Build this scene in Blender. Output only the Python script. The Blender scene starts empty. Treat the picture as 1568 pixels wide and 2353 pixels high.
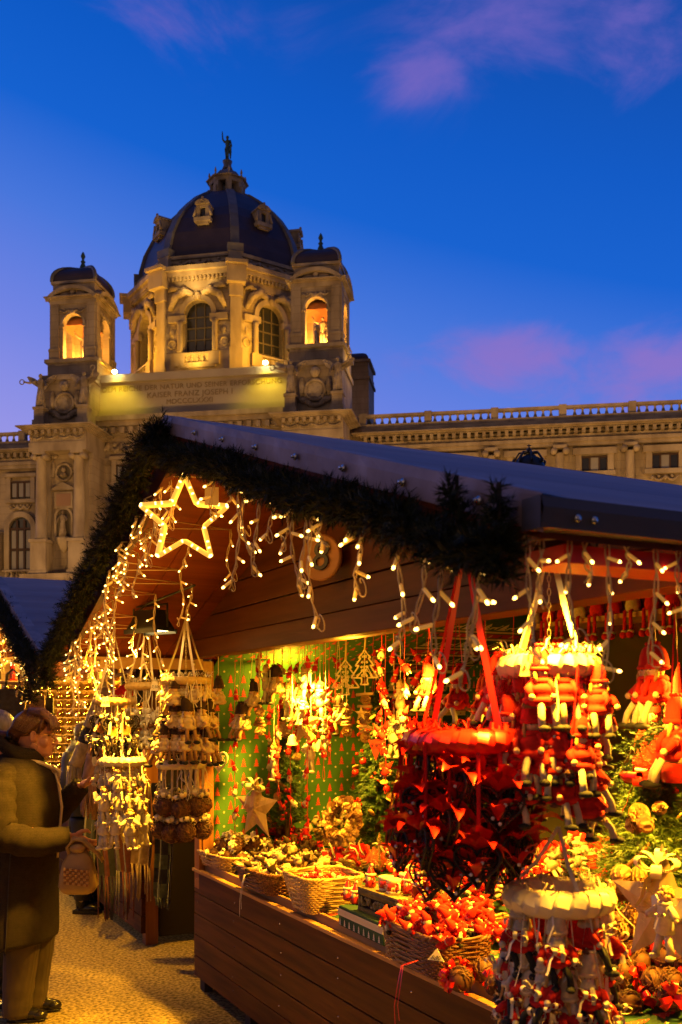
import bpy, math, random
from mathutils import Vector, Matrix, Euler
random.seed(7)
R = math.radians
C = bpy.context.scene.collection
F, CX, HY, CAMZ = 2277.0, 784.0, 1630.0, 1.65     # lens and eye height, fitted to the photograph (1568 px wide)

# ------------------------------------------------------------------ mesh builder
class MB:
    def __init__(self):
        self.v = []; self.f = []; self.m = []; self.s = []
    def add(self, vs, fs, mat=0, sm=False, M=None):
        b = len(self.v)
        if M is not None: vs = [M @ Vector(p) for p in vs]
        self.v.extend([tuple(p) for p in vs])
        for q in fs:
            self.f.append(tuple(i + b for i in q)); self.m.append(mat); self.s.append(sm)
        return self
    def box(self, x0, x1, y0, y1, z0, z1, mat=0, M=None):
        vs = [(x0,y0,z0),(x1,y0,z0),(x1,y1,z0),(x0,y1,z0),(x0,y0,z1),(x1,y0,z1),(x1,y1,z1),(x0,y1,z1)]
        return self.add(vs, [(0,3,2,1),(4,5,6,7),(0,1,5,4),(1,2,6,5),(2,3,7,6),(3,0,4,7)], mat, False, M)
    def tube(self, pts, r, n=6, mat=0, closed=False, M=None, sm=True, flat=1.0):
        pts = [Vector(p) for p in pts]; N = len(pts)
        rs = r if isinstance(r, (list, tuple)) else [r]*N
        t0 = (pts[1]-pts[0]).normalized()
        up = Vector((0,0,1)) if abs(t0.z) < .9 else Vector((1,0,0))
        nx = t0.cross(up).normalized()
        vs = []; pt = t0
        for i, p in enumerate(pts):
            if closed: t = (pts[(i+1) % N]-pts[i-1])
            else: t = pts[min(i+1, N-1)]-pts[max(i-1, 0)]
            if t.length < 1e-9: t = pt.copy()
            t.normalize()
            nx = (nx - t*nx.dot(t))
            if nx.length < 1e-6: nx = t.orthogonal()
            nx.normalize(); ny = t.cross(nx); pt = t
            for k in range(n):
                a = 2*math.pi*k/n
                vs.append(p + nx*(rs[i]*math.cos(a)) + ny*(rs[i]*flat*math.sin(a)))
        fs = []
        for i in range(N if closed else N-1):
            j = (i+1) % N
            for k in range(n):
                l = (k+1) % n
                fs.append((i*n+k, i*n+l, j*n+l, j*n+k))
        if not closed:
            fs.append(tuple(range(n))[::-1]); fs.append(tuple((N-1)*n+k for k in range(n)))
        return self.add(vs, fs, mat, sm, M)
    def lathe(self, prof, n=12, c=(0,0,0), mat=0, sm=True, M=None, ph=0, sx=1, sy=1):
        vs = []; fs = []
        for r, z in prof:
            for k in range(n):
                a = ph+2*math.pi*k/n
                vs.append((c[0]+sx*r*math.cos(a), c[1]+sy*r*math.sin(a), c[2]+z))
        P = len(prof)
        for i in range(P-1):
            for k in range(n):
                l = (k+1) % n
                fs.append((i*n+k, i*n+l, (i+1)*n+l, (i+1)*n+k))
        fs.append(tuple(range(n))[::-1]); fs.append(tuple((P-1)*n+k for k in range(n)))
        return self.add(vs, fs, mat, sm, M)
    def ell(self, c, r, nu=12, nv=8, mat=0, M=None, sm=True):
        if not isinstance(r, (tuple, list)): r = (r, r, r)
        vs = [(c[0], c[1], c[2]-r[2])]
        for i in range(1, nv):
            ph = -math.pi/2 + math.pi*i/nv
            for k in range(nu):
                a = 2*math.pi*k/nu
                vs.append((c[0]+r[0]*math.cos(ph)*math.cos(a), c[1]+r[1]*math.cos(ph)*math.sin(a), c[2]+r[2]*math.sin(ph)))
        vs.append((c[0], c[1], c[2]+r[2]))
        fs = []; L = len(vs)-1
        for k in range(nu):
            l = (k+1) % nu
            fs.append((0, 1+l, 1+k)); fs.append((L, 1+(nv-2)*nu+k, 1+(nv-2)*nu+l))
            for i in range(nv-2):
                fs.append((1+i*nu+k, 1+i*nu+l, 1+(i+1)*nu+l, 1+(i+1)*nu+k))
        return self.add(vs, fs, mat, sm, M)
    def prism(self, poly, y0, y1, mat=0, M=None):
        """polygon in x,z (counter-clockwise seen from -y) pushed from y0 (front) to y1"""
        n = len(poly)
        vs = [(x, y0, z) for x, z in poly] + [(x, y1, z) for x, z in poly]
        fs = [tuple(range(n)), tuple(range(2*n-1, n-1, -1))]
        for i in range(n):
            j = (i+1) % n
            fs.append((j, i, n+i, n+j))
        return self.add(vs, fs, mat, False, M)
    def loft(self, rings, mat=0, sm=True, cap=True, M=None):
        n = len(rings[0]); vs = [p for r in rings for p in r]; fs = []
        for i in range(len(rings)-1):
            for k in range(n):
                l = (k+1) % n
                fs.append((i*n+k, i*n+l, (i+1)*n+l, (i+1)*n+k))
        if cap:
            fs.append(tuple(range(n))[::-1]); fs.append(tuple((len(rings)-1)*n+k for k in range(n)))
        return self.add(vs, fs, mat, sm, M)
    def strip(self, pts, w, side=None, mat=0, M=None):
        """a flat ribbon through pts, w wide along side (or found from the bend)"""
        pts = [Vector(p) for p in pts]; vs = []
        for i, p in enumerate(pts):
            t = pts[min(i+1, len(pts)-1)]-pts[max(i-1, 0)]
            s = Vector(side) if side is not None else t.cross(Vector((.3, .2, 1)))
            s = s - t*(s.dot(t)/max(t.length_squared, 1e-12)); s.normalize()
            ww = w[i] if isinstance(w, (list, tuple)) else w
            vs += [p-s*ww/2, p+s*ww/2]
        return self.add(vs, [(2*i, 2*i+1, 2*i+3, 2*i+2) for i in range(len(pts)-1)], mat, True, M)
    def join(self, o, M=None, matmap=None):
        b = len(self.v)
        self.v.extend([tuple(M @ Vector(p)) for p in o.v] if M is not None else o.v)
        for q, m, s in zip(o.f, o.m, o.s):
            self.f.append(tuple(i+b for i in q)); self.m.append(matmap[m] if matmap else m); self.s.append(s)
        return self
    def mesh(self, name, mats):
        me = bpy.data.meshes.new(name)
        me.from_pydata(self.v, [], self.f)
        if not isinstance(mats, (list, tuple)): mats = [mats]
        for m in mats: me.materials.append(m)
        if len(mats) > 1: me.polygons.foreach_set('material_index', self.m)
        me.polygons.foreach_set('use_smooth', self.s)
        me.update()
        return me
    def build(self, name, mats, parent=None, loc=None, rot=None, bevel=0):
        o = bpy.data.objects.new(name, self.mesh(name, mats)); C.objects.link(o)
        if parent is not None: o.parent = parent
        if loc is not None: o.location = loc
        if rot is not None: o.rotation_euler = rot
        if bevel:
            b = o.modifiers.new('bevel', 'BEVEL'); b.width = bevel; b.segments = 2; b.limit_method = 'ANGLE'
        return o

def tag(o, label=None, cat=None, group=None, kind=None):
    if label: o['label'] = label
    if cat: o['category'] = cat
    if group: o['group'] = group
    if kind: o['kind'] = kind
    return o
def empty(name, loc=(0,0,0), rz=0, label=None, cat=None, group=None):
    o = bpy.data.objects.new(name, None); C.objects.link(o)
    o.location = loc; o.rotation_euler = (0, 0, rz); o.empty_display_size = .1
    return tag(o, label, cat, group)
KIDS = {}
def kids(o):
    return list(o.children)
def copy_tree(o, parent=None, depth=0):
    c = o.copy(); C.objects.link(c)
    if parent is not None: c.parent = parent
    for ch in kids(o): copy_tree(ch, c, depth+1)
    return c
def Rot(x=0, y=0, z=0): return Euler((x, y, z)).to_matrix().to_4x4()
def T(x, y, z): return Matrix.Translation((x, y, z))
def Sc(x, y, z): return Matrix.Diagonal((x, y, z, 1))
def px2w(px, py, Y): return Vector(((px-CX)/F*Y, Y, CAMZ+(HY-py)/F*Y))

# ------------------------------------------------------------------ materials
def nd(nt, t, **kw):
    n = nt.nodes.new(t)
    for k, v in kw.items(): setattr(n, k, v)
    return n
def mat(name, col, rough=.6, col2=None, scale=8, detail=4, bump=0, bscale=None, metal=0, stretch=(1,1,1), spec=.5,
        emit=None, es=0, rand=0, sheen=0, trans=0, brick=None, wave=None, ior=1.45, bdist=.02, ramp=(.35,.65)):
    m = bpy.data.materials.new(name); m.use_nodes = True
    nt = m.node_tree; L = nt.links; p = nt.nodes['Principled BSDF']
    p.inputs['Base Color'].default_value = (*col, 1); p.inputs['Roughness'].default_value = rough
    p.inputs['Metallic'].default_value = metal; p.inputs['Specular IOR Level'].default_value = spec
    p.inputs['IOR'].default_value = ior
    if sheen: p.inputs['Sheen Weight'].default_value = sheen
    if trans: p.inputs['Transmission Weight'].default_value = trans
    tc = nd(nt, 'ShaderNodeTexCoord'); mp = nd(nt, 'ShaderNodeMapping'); mp.inputs['Scale'].default_value = stretch
    L.new(tc.outputs['Object'], mp.inputs['Vector']); vec = mp.outputs['Vector']
    colout = None
    if col2 is not None:
        nz = nd(nt, 'ShaderNodeTexNoise'); nz.inputs['Scale'].default_value = scale; nz.inputs['Detail'].default_value = detail
        L.new(vec, nz.inputs['Vector'])
        rp = nd(nt, 'ShaderNodeValToRGB'); rp.color_ramp.elements[0].position = ramp[0]; rp.color_ramp.elements[1].position = ramp[1]
        rp.color_ramp.elements[0].color = (*col, 1); rp.color_ramp.elements[1].color = (*col2, 1)
        L.new(nz.outputs['Fac'], rp.inputs['Fac']); colout = rp.outputs['Color']
    if brick:
        bt = nd(nt, 'ShaderNodeTexBrick'); bt.inputs['Scale'].default_value = 1
        bt.inputs['Brick Width'].default_value = brick[0]; bt.inputs['Row Height'].default_value = brick[1]
        bt.inputs['Mortar Size'].default_value = brick[2]
        bt.inputs['Color1'].default_value = (1,1,1,1); bt.inputs['Color2'].default_value = (.82,.78,.74,1); bt.inputs['Mortar'].default_value = (.55,.5,.45,1)
        cb = nd(nt, 'ShaderNodeCombineXYZ'); sp = nd(nt, 'ShaderNodeSeparateXYZ'); L.new(tc.outputs['Object'], sp.inputs[0])
        ad = nd(nt, 'ShaderNodeMath', operation='ADD'); L.new(sp.outputs[0], ad.inputs[0]); L.new(sp.outputs[1], ad.inputs[1])
        L.new(ad.outputs[0], cb.inputs[0]); L.new(sp.outputs[2], cb.inputs[1]); L.new(cb.outputs[0], bt.inputs['Vector'])
        mx = nd(nt, 'ShaderNodeMixRGB', blend_type='MULTIPLY'); mx.inputs[0].default_value = .5
        if colout: L.new(colout, mx.inputs[1])
        else: mx.inputs[1].default_value = (*col, 1)
        L.new(bt.outputs['Color'], mx.inputs[2]); colout = mx.outputs[0]
    if rand:
        oi = nd(nt, 'ShaderNodeObjectInfo'); hs = nd(nt, 'ShaderNodeHueSaturation')
        mr = nd(nt, 'ShaderNodeMapRange'); mr.inputs['To Min'].default_value = 1-rand; mr.inputs['To Max'].default_value = 1+rand
        L.new(oi.outputs['Random'], mr.inputs['Value']); L.new(mr.outputs[0], hs.inputs['Value'])
        if colout: L.new(colout, hs.inputs['Color'])
        else: hs.inputs['Color'].default_value = (*col, 1)
        colout = hs.outputs['Color']
    if colout: L.new(colout, p.inputs['Base Color'])
    if bump:
        bz = nd(nt, 'ShaderNodeTexNoise'); bz.inputs['Scale'].default_value = bscale or scale*3; bz.inputs['Detail'].default_value = 5
        L.new(vec, bz.inputs['Vector'])
        bn = nd(nt, 'ShaderNodeBump'); bn.inputs['Strength'].default_value = bump; bn.inputs['Distance'].default_value = bdist
        h = bz.outputs['Fac']
        if wave:
            wv = nd(nt, 'ShaderNodeTexWave'); wv.inputs['Scale'].default_value = wave[0]; wv.inputs['Distortion'].default_value = wave[1]
            wv.bands_direction = wave[2]
            L.new(vec, wv.inputs['Vector'])
            am = nd(nt, 'ShaderNodeMath', operation='ADD'); L.new(wv.outputs['Fac'], am.inputs[0]); L.new(bz.outputs['Fac'], am.inputs[1]); h = am.outputs[0]
        L.new(h, bn.inputs['Height']); L.new(bn.outputs['Normal'], p.inputs['Normal'])
    if emit:
        p.inputs['Emission Color'].default_value = (*emit, 1); p.inputs['Emission Strength'].default_value = es
        m.cycles.emission_sampling = 'NONE'
    return m

WARM = (1.0, .47, .022)
def lamp(name, loc, power, color=WARM, kind='POINT', size=.04, aim=None, cone=120, blend=.6, parent=None):
    l = bpy.data.lights.new(name, kind); l.energy = power; l.color = color
    if kind in ('POINT', 'SPOT'): l.shadow_soft_size = size
    if kind == 'AREA': l.size = size
    if kind == 'SPOT': l.spot_size = R(cone); l.spot_blend = blend
    o = bpy.data.objects.new(name, l); C.objects.link(o); o.location = loc
    if aim is not None:
        d = Vector(aim)-Vector(loc); o.rotation_euler = d.to_track_quat('-Z', 'Y').to_euler()
    if parent is not None: o.parent = parent
    return o

# ------------------------------------------------------------------ camera, world, render settings
sc = bpy.context.scene
cam = bpy.data.cameras.new('camera'); co = bpy.data.objects.new('camera', cam); C.objects.link(co); sc.camera = co
co.location = (0, 0, CAMZ); co.rotation_euler = (R(90), 0, 0)
cam.sensor_fit = 'VERTICAL'; cam.sensor_height = 36; cam.lens = F/2353*36
cam.shift_y = (HY-1176.5)/2353; cam.shift_x = 0
cam.clip_start = .05; cam.clip_end = 2000
cam.dof.use_dof = True; cam.dof.focus_distance = 5.0; cam.dof.aperture_fstop = 6.3
sc.view_settings.view_transform = 'Standard'; sc.view_settings.look = 'None'; sc.view_settings.exposure = 0; sc.view_settings.gamma = 1
sc.render.engine = 'CYCLES'; cy = sc.cycles
cy.use_denoising = True; cy.denoiser = 'OPENIMAGEDENOISE'; cy.denoising_input_passes = 'RGB_ALBEDO_NORMAL'
cy.max_bounces = 5; cy.diffuse_bounces = 3; cy.glossy_bounces = 3; cy.transmission_bounces = 4; cy.transparent_max_bounces = 6
cy.sample_clamp_indirect = 3; cy.sample_clamp_direct = 0; cy.caustics_reflective = False; cy.caustics_refractive = False
cy.use_adaptive_sampling = True; cy.adaptive_threshold = .015; cy.use_light_tree = True

SUN_EL, SUN_ROT = R(12), R(217)
def build_world():
    w = bpy.data.worlds.new("World"); sc.world = w; w.use_nodes = True
    nt = w.node_tree; L = nt.links; nt.nodes.clear()
    out = nd(nt, 'ShaderNodeOutputWorld'); bg = nd(nt, 'ShaderNodeBackground'); L.new(bg.outputs[0], out.inputs[0])
    tc = nd(nt, 'ShaderNodeTexCoord'); sp = nd(nt, 'ShaderNodeSeparateXYZ'); L.new(tc.outputs['Generated'], sp.inputs[0])
    def m(op, a, b=None, c=None):
        n = nd(nt, 'ShaderNodeMath', operation=op)
        for i, x in enumerate((a, b, c)):
            if x is None: continue
            if isinstance(x, (int, float)): n.inputs[i].default_value = x
            else: L.new(x, n.inputs[i])
        return n.outputs[0]
    X, Y, Z = sp.outputs
    hz = m('SQRT', m('ADD', m('MULTIPLY', X, X), m('MULTIPLY', Y, Y)))
    hz = m('MAXIMUM', hz, .001)
    el = m('DIVIDE', Z, hz); az = m('DIVIDE', X, hz)
    t = m('ADD', el, m('MULTIPLY', az, .30))
    rp = nd(nt, 'ShaderNodeValToRGB'); cr = rp.color_ramp
    stops = [(.0,(.36,.30,.66)),(.17,(.30,.29,.78)),(.28,(.165,.225,.76)),(.40,(.06,.175,.70)),(.50,(.004,.115,.62)),(.60,(.001,.095,.55)),(.72,(.001,.072,.43)),(.95,(.002,.05,.28))]
    cr.elements[0].position = stops[0][0]; cr.elements[0].color = (*stops[0][1], 1)
    cr.elements[1].position = stops[-1][0]; cr.elements[1].color = (*stops[-1][1], 1)
    for pos, c in stops[1:-1]:
        e = cr.elements.new(pos); e.color = (*c, 1)
    L.new(t, rp.inputs['Fac']); sky = rp.outputs['Color']
    # clouds: soft pink banks, each a patch of sky broken up by noise
    mp = nd(nt, 'ShaderNodeMapping'); mp.inputs['Scale'].default_value = (1, 1, 2.0); L.new(tc.outputs['Generated'], mp.inputs[0])
    nz = nd(nt, 'ShaderNodeTexNoise'); nz.inputs['Scale'].default_value = 7.5; nz.inputs['Detail'].default_value = 12; nz.inputs['Roughness'].default_value = .60
    nz.inputs['Distortion'].default_value = .5
    L.new(mp.outputs[0], nz.inputs['Vector'])
    tot = None
    for (px, py, rx, ry, amp) in [(1290,40,320,150,.82),(950,170,130,75,1.05),(1480,120,200,110,.72),(330,35,240,90,.8),(670,60,90,90,.35),(1180,825,200,75,1.35),(1480,850,220,100,1.25),(775,160,50,30,.35),(60,40,110,90,.4)]:
        a0 = (px-CX)/F/math.sqrt(1+((px-CX)/F)**2); e0 = (HY-py)/F/math.sqrt(1+((px-CX)/F)**2)
        dx = m('DIVIDE', m('SUBTRACT', az, a0), rx/F); dy = m('DIVIDE', m('SUBTRACT', el, e0), ry/F)
        d = m('ADD', m('MULTIPLY', dx, dx), m('MULTIPLY', dy, dy))
        g = m('MULTIPLY', m('POWER', 2.718, m('MULTIPLY', d, -.8)), amp)
        tot = g if tot is None else m('MAXIMUM', tot, g)
    front = m('GREATER_THAN', Y, 0)
    k = m('MULTIPLY', tot, front)
    mr = nd(nt, 'ShaderNodeMapRange'); mr.interpolation_type = 'SMOOTHSTEP'
    L.new(m('ADD', nz.outputs['Fac'], m('MULTIPLY', k, .30)), mr.inputs['Value'])
    mr.inputs['From Min'].default_value = .56; mr.inputs['From Max'].default_value = .98; mr.inputs['To Max'].default_value = .85
    fac = m('MULTIPLY', mr.outputs[0], m('MINIMUM', m('MULTIPLY', k, 2.0), 1.0))
    cc = nd(nt, 'ShaderNodeMixRGB'); L.new(el, cc.inputs[0]); cc.inputs[1].default_value = (.36,.19,.60,1); cc.inputs[2].default_value = (.085,.095,.48,1)
    mx = nd(nt, 'ShaderNodeMixRGB'); L.new(fac, mx.inputs[0]); L.new(sky, mx.inputs[1]); L.new(cc.outputs[0], mx.inputs[2])
    # the half of the sky behind the viewer: dull lavender dusk
    bk = nd(nt, 'ShaderNodeMapRange'); L.new(Y, bk.inputs['Value']); bk.inputs['From Min'].default_value = .15; bk.inputs['From Max'].default_value = -.45
    m2 = nd(nt, 'ShaderNodeMixRGB'); L.new(bk.outputs[0], m2.inputs[0]); L.new(mx.outputs[0], m2.inputs[1]); m2.inputs[2].default_value = (.10,.07,.095,1)
    # a trace of the physical sky with the sun at the horizon
    st = nd(nt, 'ShaderNodeTexSky', sky_type='NISHITA'); st.sun_disc = False; st.sun_elevation = SUN_EL; st.sun_rotation = SUN_ROT
    ad = nd(nt, 'ShaderNodeMixRGB', blend_type='ADD'); ad.inputs[0].default_value = .004
    L.new(m2.outputs[0], ad.inputs[1]); L.new(st.outputs[0], ad.inputs[2])
    L.new(ad.outputs[0], bg.inputs['Color']); bg.inputs['Strength'].default_value = 1.0
build_world()
glow_sun = bpy.data.lights.new('glow_sun', 'SUN'); so = bpy.data.objects.new('glow_sun', glow_sun); C.objects.link(so)
glow_sun.energy = .07; glow_sun.angle = R(25); glow_sun.color = (1, .50, .16)  # weak warm stand-in for city and market glow; no direct sunlight at dusk
so.rotation_euler = (Vector((math.sin(SUN_ROT)*math.cos(SUN_EL), math.cos(SUN_ROT)*math.cos(SUN_EL), math.sin(SUN_EL)))*-1).to_track_quat('-Z', 'Y').to_euler()
# ------------------------------------------------------------------ the museum behind the market
TH = R(9.3); X0M, Y0M = -14.77, 95.0
cT, sT = math.cos(TH), math.sin(TH)
def uz(px, py, v):
    dx = (px-CX)/F
    u = (dx*(Y0M+v*cT)-X0M-v*sT)/(cT+dx*sT)
    t = Y0M-u*sT+v*cT
    return u, CAMZ+(HY-py)/F*t
def U(px, v): return uz(px, 0, v)[0]
def Z(py, px, v): return uz(px, py, v)[1]
def mw(u, v, z): return Vector((X0M+u*cT+v*sT, Y0M-u*sT+v*cT, z))
m_stone = mat('sandstone', (.47,.37,.245), .85, (.24,.18,.115), .55, 8, stretch=(1,1,.3), bump=.4, bscale=1.5, brick=(2.2,.75,.035), bdist=.08)
m_carved = mat('carved_stone', (.47,.37,.25), .85, (.24,.18,.115), 1.0, 4, bump=1, bscale=1.6, bdist=.35, ramp=(.4,.6))
m_plain = mat('smooth_stone', (.48,.38,.255), .8, (.28,.21,.135), .8, 8, stretch=(1,1,.4), bump=.2, bscale=3, bdist=.05)
m_attic = mat('attic_stone', (.46,.38,.27), .8, (.38,.30,.21), .3, 5, bump=.15, bscale=3, bdist=.05)
m_letter = mat('dark_letters', (.27,.19,.10), .7)
m_slate = mat('dark_slate', (.030,.020,.035), .5, (.045,.03,.05), .6, 5, bump=.35, bscale=4, bdist=.05)
m_ribm = mat('lead_rib', (.16,.15,.15), .5, (.11,.10,.10), 1, 4)
m_bronze = mat('green_bronze', (.035,.075,.06), .5, (.05,.10,.085), 2, 4, metal=.3)
m_pane = mat('window_glass', (.03,.03,.035), .12, spec=.6)
m_blind = mat('window_blind', (.30,.28,.27), .5)
m_frame = mat('window_frame', (.07,.035,.02), .6)
m_mull = mat('iron_window_bars', (.13,.10,.06), .6)
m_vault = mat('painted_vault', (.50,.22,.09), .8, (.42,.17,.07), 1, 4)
mus = empty('museum', (X0M, Y0M, 0), -TH, 'pale sandstone museum with a dark dome and two arched corner towers, floodlit gold', 'museum')

def arc(cx, cz, r, a0, a1, n, rz=None):
    rz = r if rz is None else rz
    return [(cx+r*math.cos(R(a0+(a1-a0)*i/n)), cz+rz*math.sin(R(a0+(a1-a0)*i/n))) for i in range(n+1)]
def arch_wall(mb, w, z0, z1, aw, spring, th, mat_=0, M=None, sill=None):
    """wall w wide centred on x=0, y 0..th, with a round-headed opening aw wide"""
    s = z0 if sill is None else sill
    mb.box(-w/2, -aw/2, 0, th, z0, z1, mat_, M); mb.box(aw/2, w/2, 0, th, z0, z1, mat_, M)
    if s > z0: mb.box(-aw/2, aw/2, 0, th, z0, s, mat_, M)
    top = arc(0, spring, aw/2, 180, 0, 12)
    mb.prism(top+[(aw/2, z1), (-aw/2, z1)], 0, th, mat_, M)
def arch_ring(mb, aw, spring, band, y0, y1, base, mat_=0, M=None):
    o = arc(0, spring, aw/2+band, 0, 180, 14); i = arc(0, spring, aw/2, 180, 0, 14)
    mb.prism(o+[(-aw/2-band, base), (-aw/2, base)]+i+[(aw/2, base), (aw/2+band, base)], y0, y1, mat_, M)
def arched_glass(mb, aw, base, spring, y, M, mat_=0):
    mb.prism([(-aw/2, base), (aw/2, base)]+arc(0, spring, aw/2, 0, 180, 12), y, y+.05, mat_, M)
def cornice(mb, x0, x1, y0, y1, z0, z1, out, steps=3, M=None, mat_=0):
    for i in range(steps):
        e = out*((i+1)/steps)**1.4
        mb.box(x0-e, x1+e, y0-e, y1+e, z0+(z1-z0)*i/steps, z0+(z1-z0)*(i+1)/steps, mat_, M)
def modillions(mb, x0, x1, y, z0, z1, d, step, M=None):
    n = max(2, int((x1-x0)/step)); w = (x1-x0)/n*.45
    for i in range(n):
        x = x0+(i+.5)*(x1-x0)/n
        mb.box(x-w/2, x+w/2, y-d, y, z0, z1, 0, M)
def relief(mb, x0, x1, y, z0, z1, n, M=None, dep=.22):
    """swags and rosettes in low relief"""
    w = (x1-x0)/n; h = z1-z0
    for i in range(n):
        a = x0+i*w
        mb.tube([(a+w*t, y-.1, z1-h*.15-h*.5*math.sin(math.pi*t)) for t in (0,.15,.3,.5,.7,.85,1)], [h*.07,h*.1,h*.14,h*.17,h*.14,h*.1,h*.07], 6, 0, M=M)
        mb.ell((a, y-.06, z1-h*.35), (h*.2, dep, h*.28), 8, 6, 0, M)
        mb.ell((a+w*.5, y-.05, z1-h*.2), (h*.16, dep*.8, h*.16), 8, 5, 0, M)
def baluster_run(mb, x0, x1, y, z0, z1, piers, step=.62, M=None, pw=.7):
    """rail, plinth, piers and turned balusters along x"""
    h = z1-z0
    mb.box(x0, x1, y-.25, y+.25, z0, z0+h*.18, 0, M); mb.box(x0, x1, y-.3, y+.3, z1-h*.16, z1, 0, M)
    for p in piers: mb.box(p-pw/2, p+pw/2, y-.36, y+.36, z0-.01, z1+.1, 0, M)
    n = int((x1-x0)/step); b = z0+h*.18; hb = h*.66
    for i in range(n):
        x = x0+(i+.5)*(x1-x0)/n
        if any(abs(x-p) < pw/2+.12 for p in piers): continue
        mb.lathe([(.16,0),(.16,hb*.1),(.09,hb*.18),(.2,hb*.42),(.1,hb*.72),(.09,hb*.85),(.16,hb*.9),(.16,hb)], 7, (x, y, b), 0, True, M)
def figure(mb, h, arm_l=(-.3,.1,.45), arm_r=(.3,-.1,.5), wings=False, seated=False, M=None, torch=False, robe=True, mt=0):
    """stone figure h tall, feet at the origin, facing -y; arms end at the given points (fractions of h)"""
    q = h
    if robe:
        mb.lathe([(.13*q,0),(.15*q,.05*q),(.12*q,.25*q),(.105*q,.45*q),(.085*q,.58*q),(.105*q,.7*q),(.12*q,.78*q),(.06*q,.835*q),(.035*q,.86*q)], 12, (0,0,0), mt, True, M, sy=.72)
        for k in range(7):
            a = -2.6+k*.75
            mb.tube([(.13*q*math.cos(a), .095*q*math.sin(a), .02*q), (.11*q*math.cos(a+.1), .08*q*math.sin(a+.1), .3*q), (.08*q*math.cos(a+.3), .06*q*math.sin(a+.3), .55*q)], [.028*q,.024*q,.01*q], 5, mt, M=M)
    else:
        for s, k in ((-1, 0), (1, .05)):
            mb.tube([(s*.05*q, -k*q*.4, 0), (s*.052*q, -k*q, .26*q), (s*.055*q, 0, .5*q)], [.03*q,.045*q,.07*q], 8, mt, M=M)
            mb.ell((s*.05*q, -.05*q, .015*q), (.03*q,.065*q,.02*q), 6, 4, mt, M)
        mb.lathe([(.09*q,0),(.105*q,.06*q),(.08*q,.14*q),(.105*q,.26*q),(.11*q,.32*q),(.05*q,.37*q),(.035*q,.4*q)], 12, (0,0,.47*q), mt, True, M, sy=.7)
        mb.loft([[(.10*q+.05*q*math.cos(a)*k, .06*q+.04*q*math.sin(a)*k, z*q) for a in [i*math.pi/3 for i in range(6)]] for z, k in ((.12,.6),(.35,1.1),(.6,1),(.72,.5))], mt, M=M)
    mb.ell((0, -.01*q, .925*q), (.05*q,.06*q,.068*q), 10, 8, mt, M)
    mb.ell((0, .015*q, .945*q), (.056*q,.06*q,.06*q), 8, 6, mt, M)
    for s, e in ((-1, arm_l), (1, arm_r)):
        sh = Vector((s*.12*q, 0, .78*q)); en = Vector(e)*q; md = (sh+en)/2+Vector((s*.05*q, .02*q, -.03*q))
        mb.tube([sh, md, en], [.042*q,.034*q,.024*q], 7, mt, M=M); mb.ell(en, .03*q, 6, 5, mt, M)
    if torch:
        e = Vector(arm_l if torch == 'l' else arm_r)*q
        mb.tube([e-Vector((0,0,.06*q)), e+Vector((0,0,.06*q))], [.012*q,.022*q], 6, mt, M=M); mb.ell(e+Vector((0,0,.085*q)), (.02*q,.02*q,.035*q), 6, 5, mt, M)
    if wings:
        for s in (-1, 1):
            poly = [(s*.05*q,.60*q),(s*.16*q,.66*q),(s*.36*q,.78*q),(s*.46*q,.95*q),(s*.40*q,.97*q),(s*.22*q,.90*q),(s*.08*q,.80*q)]
            if s < 0: poly = poly[::-1]
            mb.prism(poly, .06*q, .11*q, mt, M)
            for k in range(4):
                mb.tube([(s*(.1+.05*k)*q, .06*q, (.70+.03*k)*q), (s*(.27+.05*k)*q, .06*q, (.80+.045*k)*q)], [.02*q,.012*q], 5, mt, M=M)

# ---- main walls, attic
VA = 3.0
mb = MB(); uL = U(215, VA)-1; uR = U(650, VA)+2
zc0, zc1 = Z(1000, 240, VA), Z(962, 240, VA)
mb.box(uL-26, uR+75, VA+.6, VA+14, -.2, zc0)                      # long wing body
mus_wall = mb.build('wall', m_stone, mus)
mb = MB()
za0, za1 = Z(962, 300, VA), Z(853, 420, VA)
mb.box(U(205, VA), U(668, VA), VA+.3, VA+5, zc0, za1-.75)
mb.box(U(205, VA)-.1, U(668, VA)+.1, VA-.15, VA+5.2, za1-.75, za1)
mb.box(U(205, VA), U(668, VA), VA+.05, VA+.3, Z(941, 430, VA), Z(935, 430, VA)); mb.box(U(205, VA), U(668, VA), VA-.1, VA+.3, za0, za0+.6)
attic = mb.build('attic', m_attic, mus)
mb = MB()
cornice(mb, U(205, VA), U(668, VA), VA+.2, VA+4, zc0+.3, zc1, 1.1)
modillions(mb, U(215, VA), U(650, VA), VA-.1, zc0, zc0+.6, .5, .9)
mb.build('cornice', m_plain, mus)
mb = MB(); relief(mb, U(215, VA), U(650, VA), VA+.55, zc0-2.1, zc0-.5, 14); mb.box(uL, uR, VA+.35, VA+.6, zc0-2.9, zc0-2.2)
mb.build('frieze', m_carved, mus)
def text(name, body, size, parent, loc, rot, m, ext=.02, align='CENTER', shear=0, xs=1, sp=1):
    cu = bpy.data.curves.new(name, 'FONT'); cu.body = body; cu.size = size; cu.extrude = ext; cu.align_x = align; cu.align_y = 'CENTER'; cu.shear = shear; cu.space_character = sp
    o = bpy.data.objects.new(name, cu); C.objects.link(o)
    dg = bpy.context.evaluated_depsgraph_get(); me = bpy.data.meshes.new_from_object(o.evaluated_get(dg))
    bpy.data.objects.remove(o); me.materials.clear(); me.materials.append(m)
    o = bpy.data.objects.new(name, me); C.objects.link(o); o.parent = parent; o.location = loc; o.rotation_euler = rot; o.scale = (xs, 1, 1)
    return o
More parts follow.
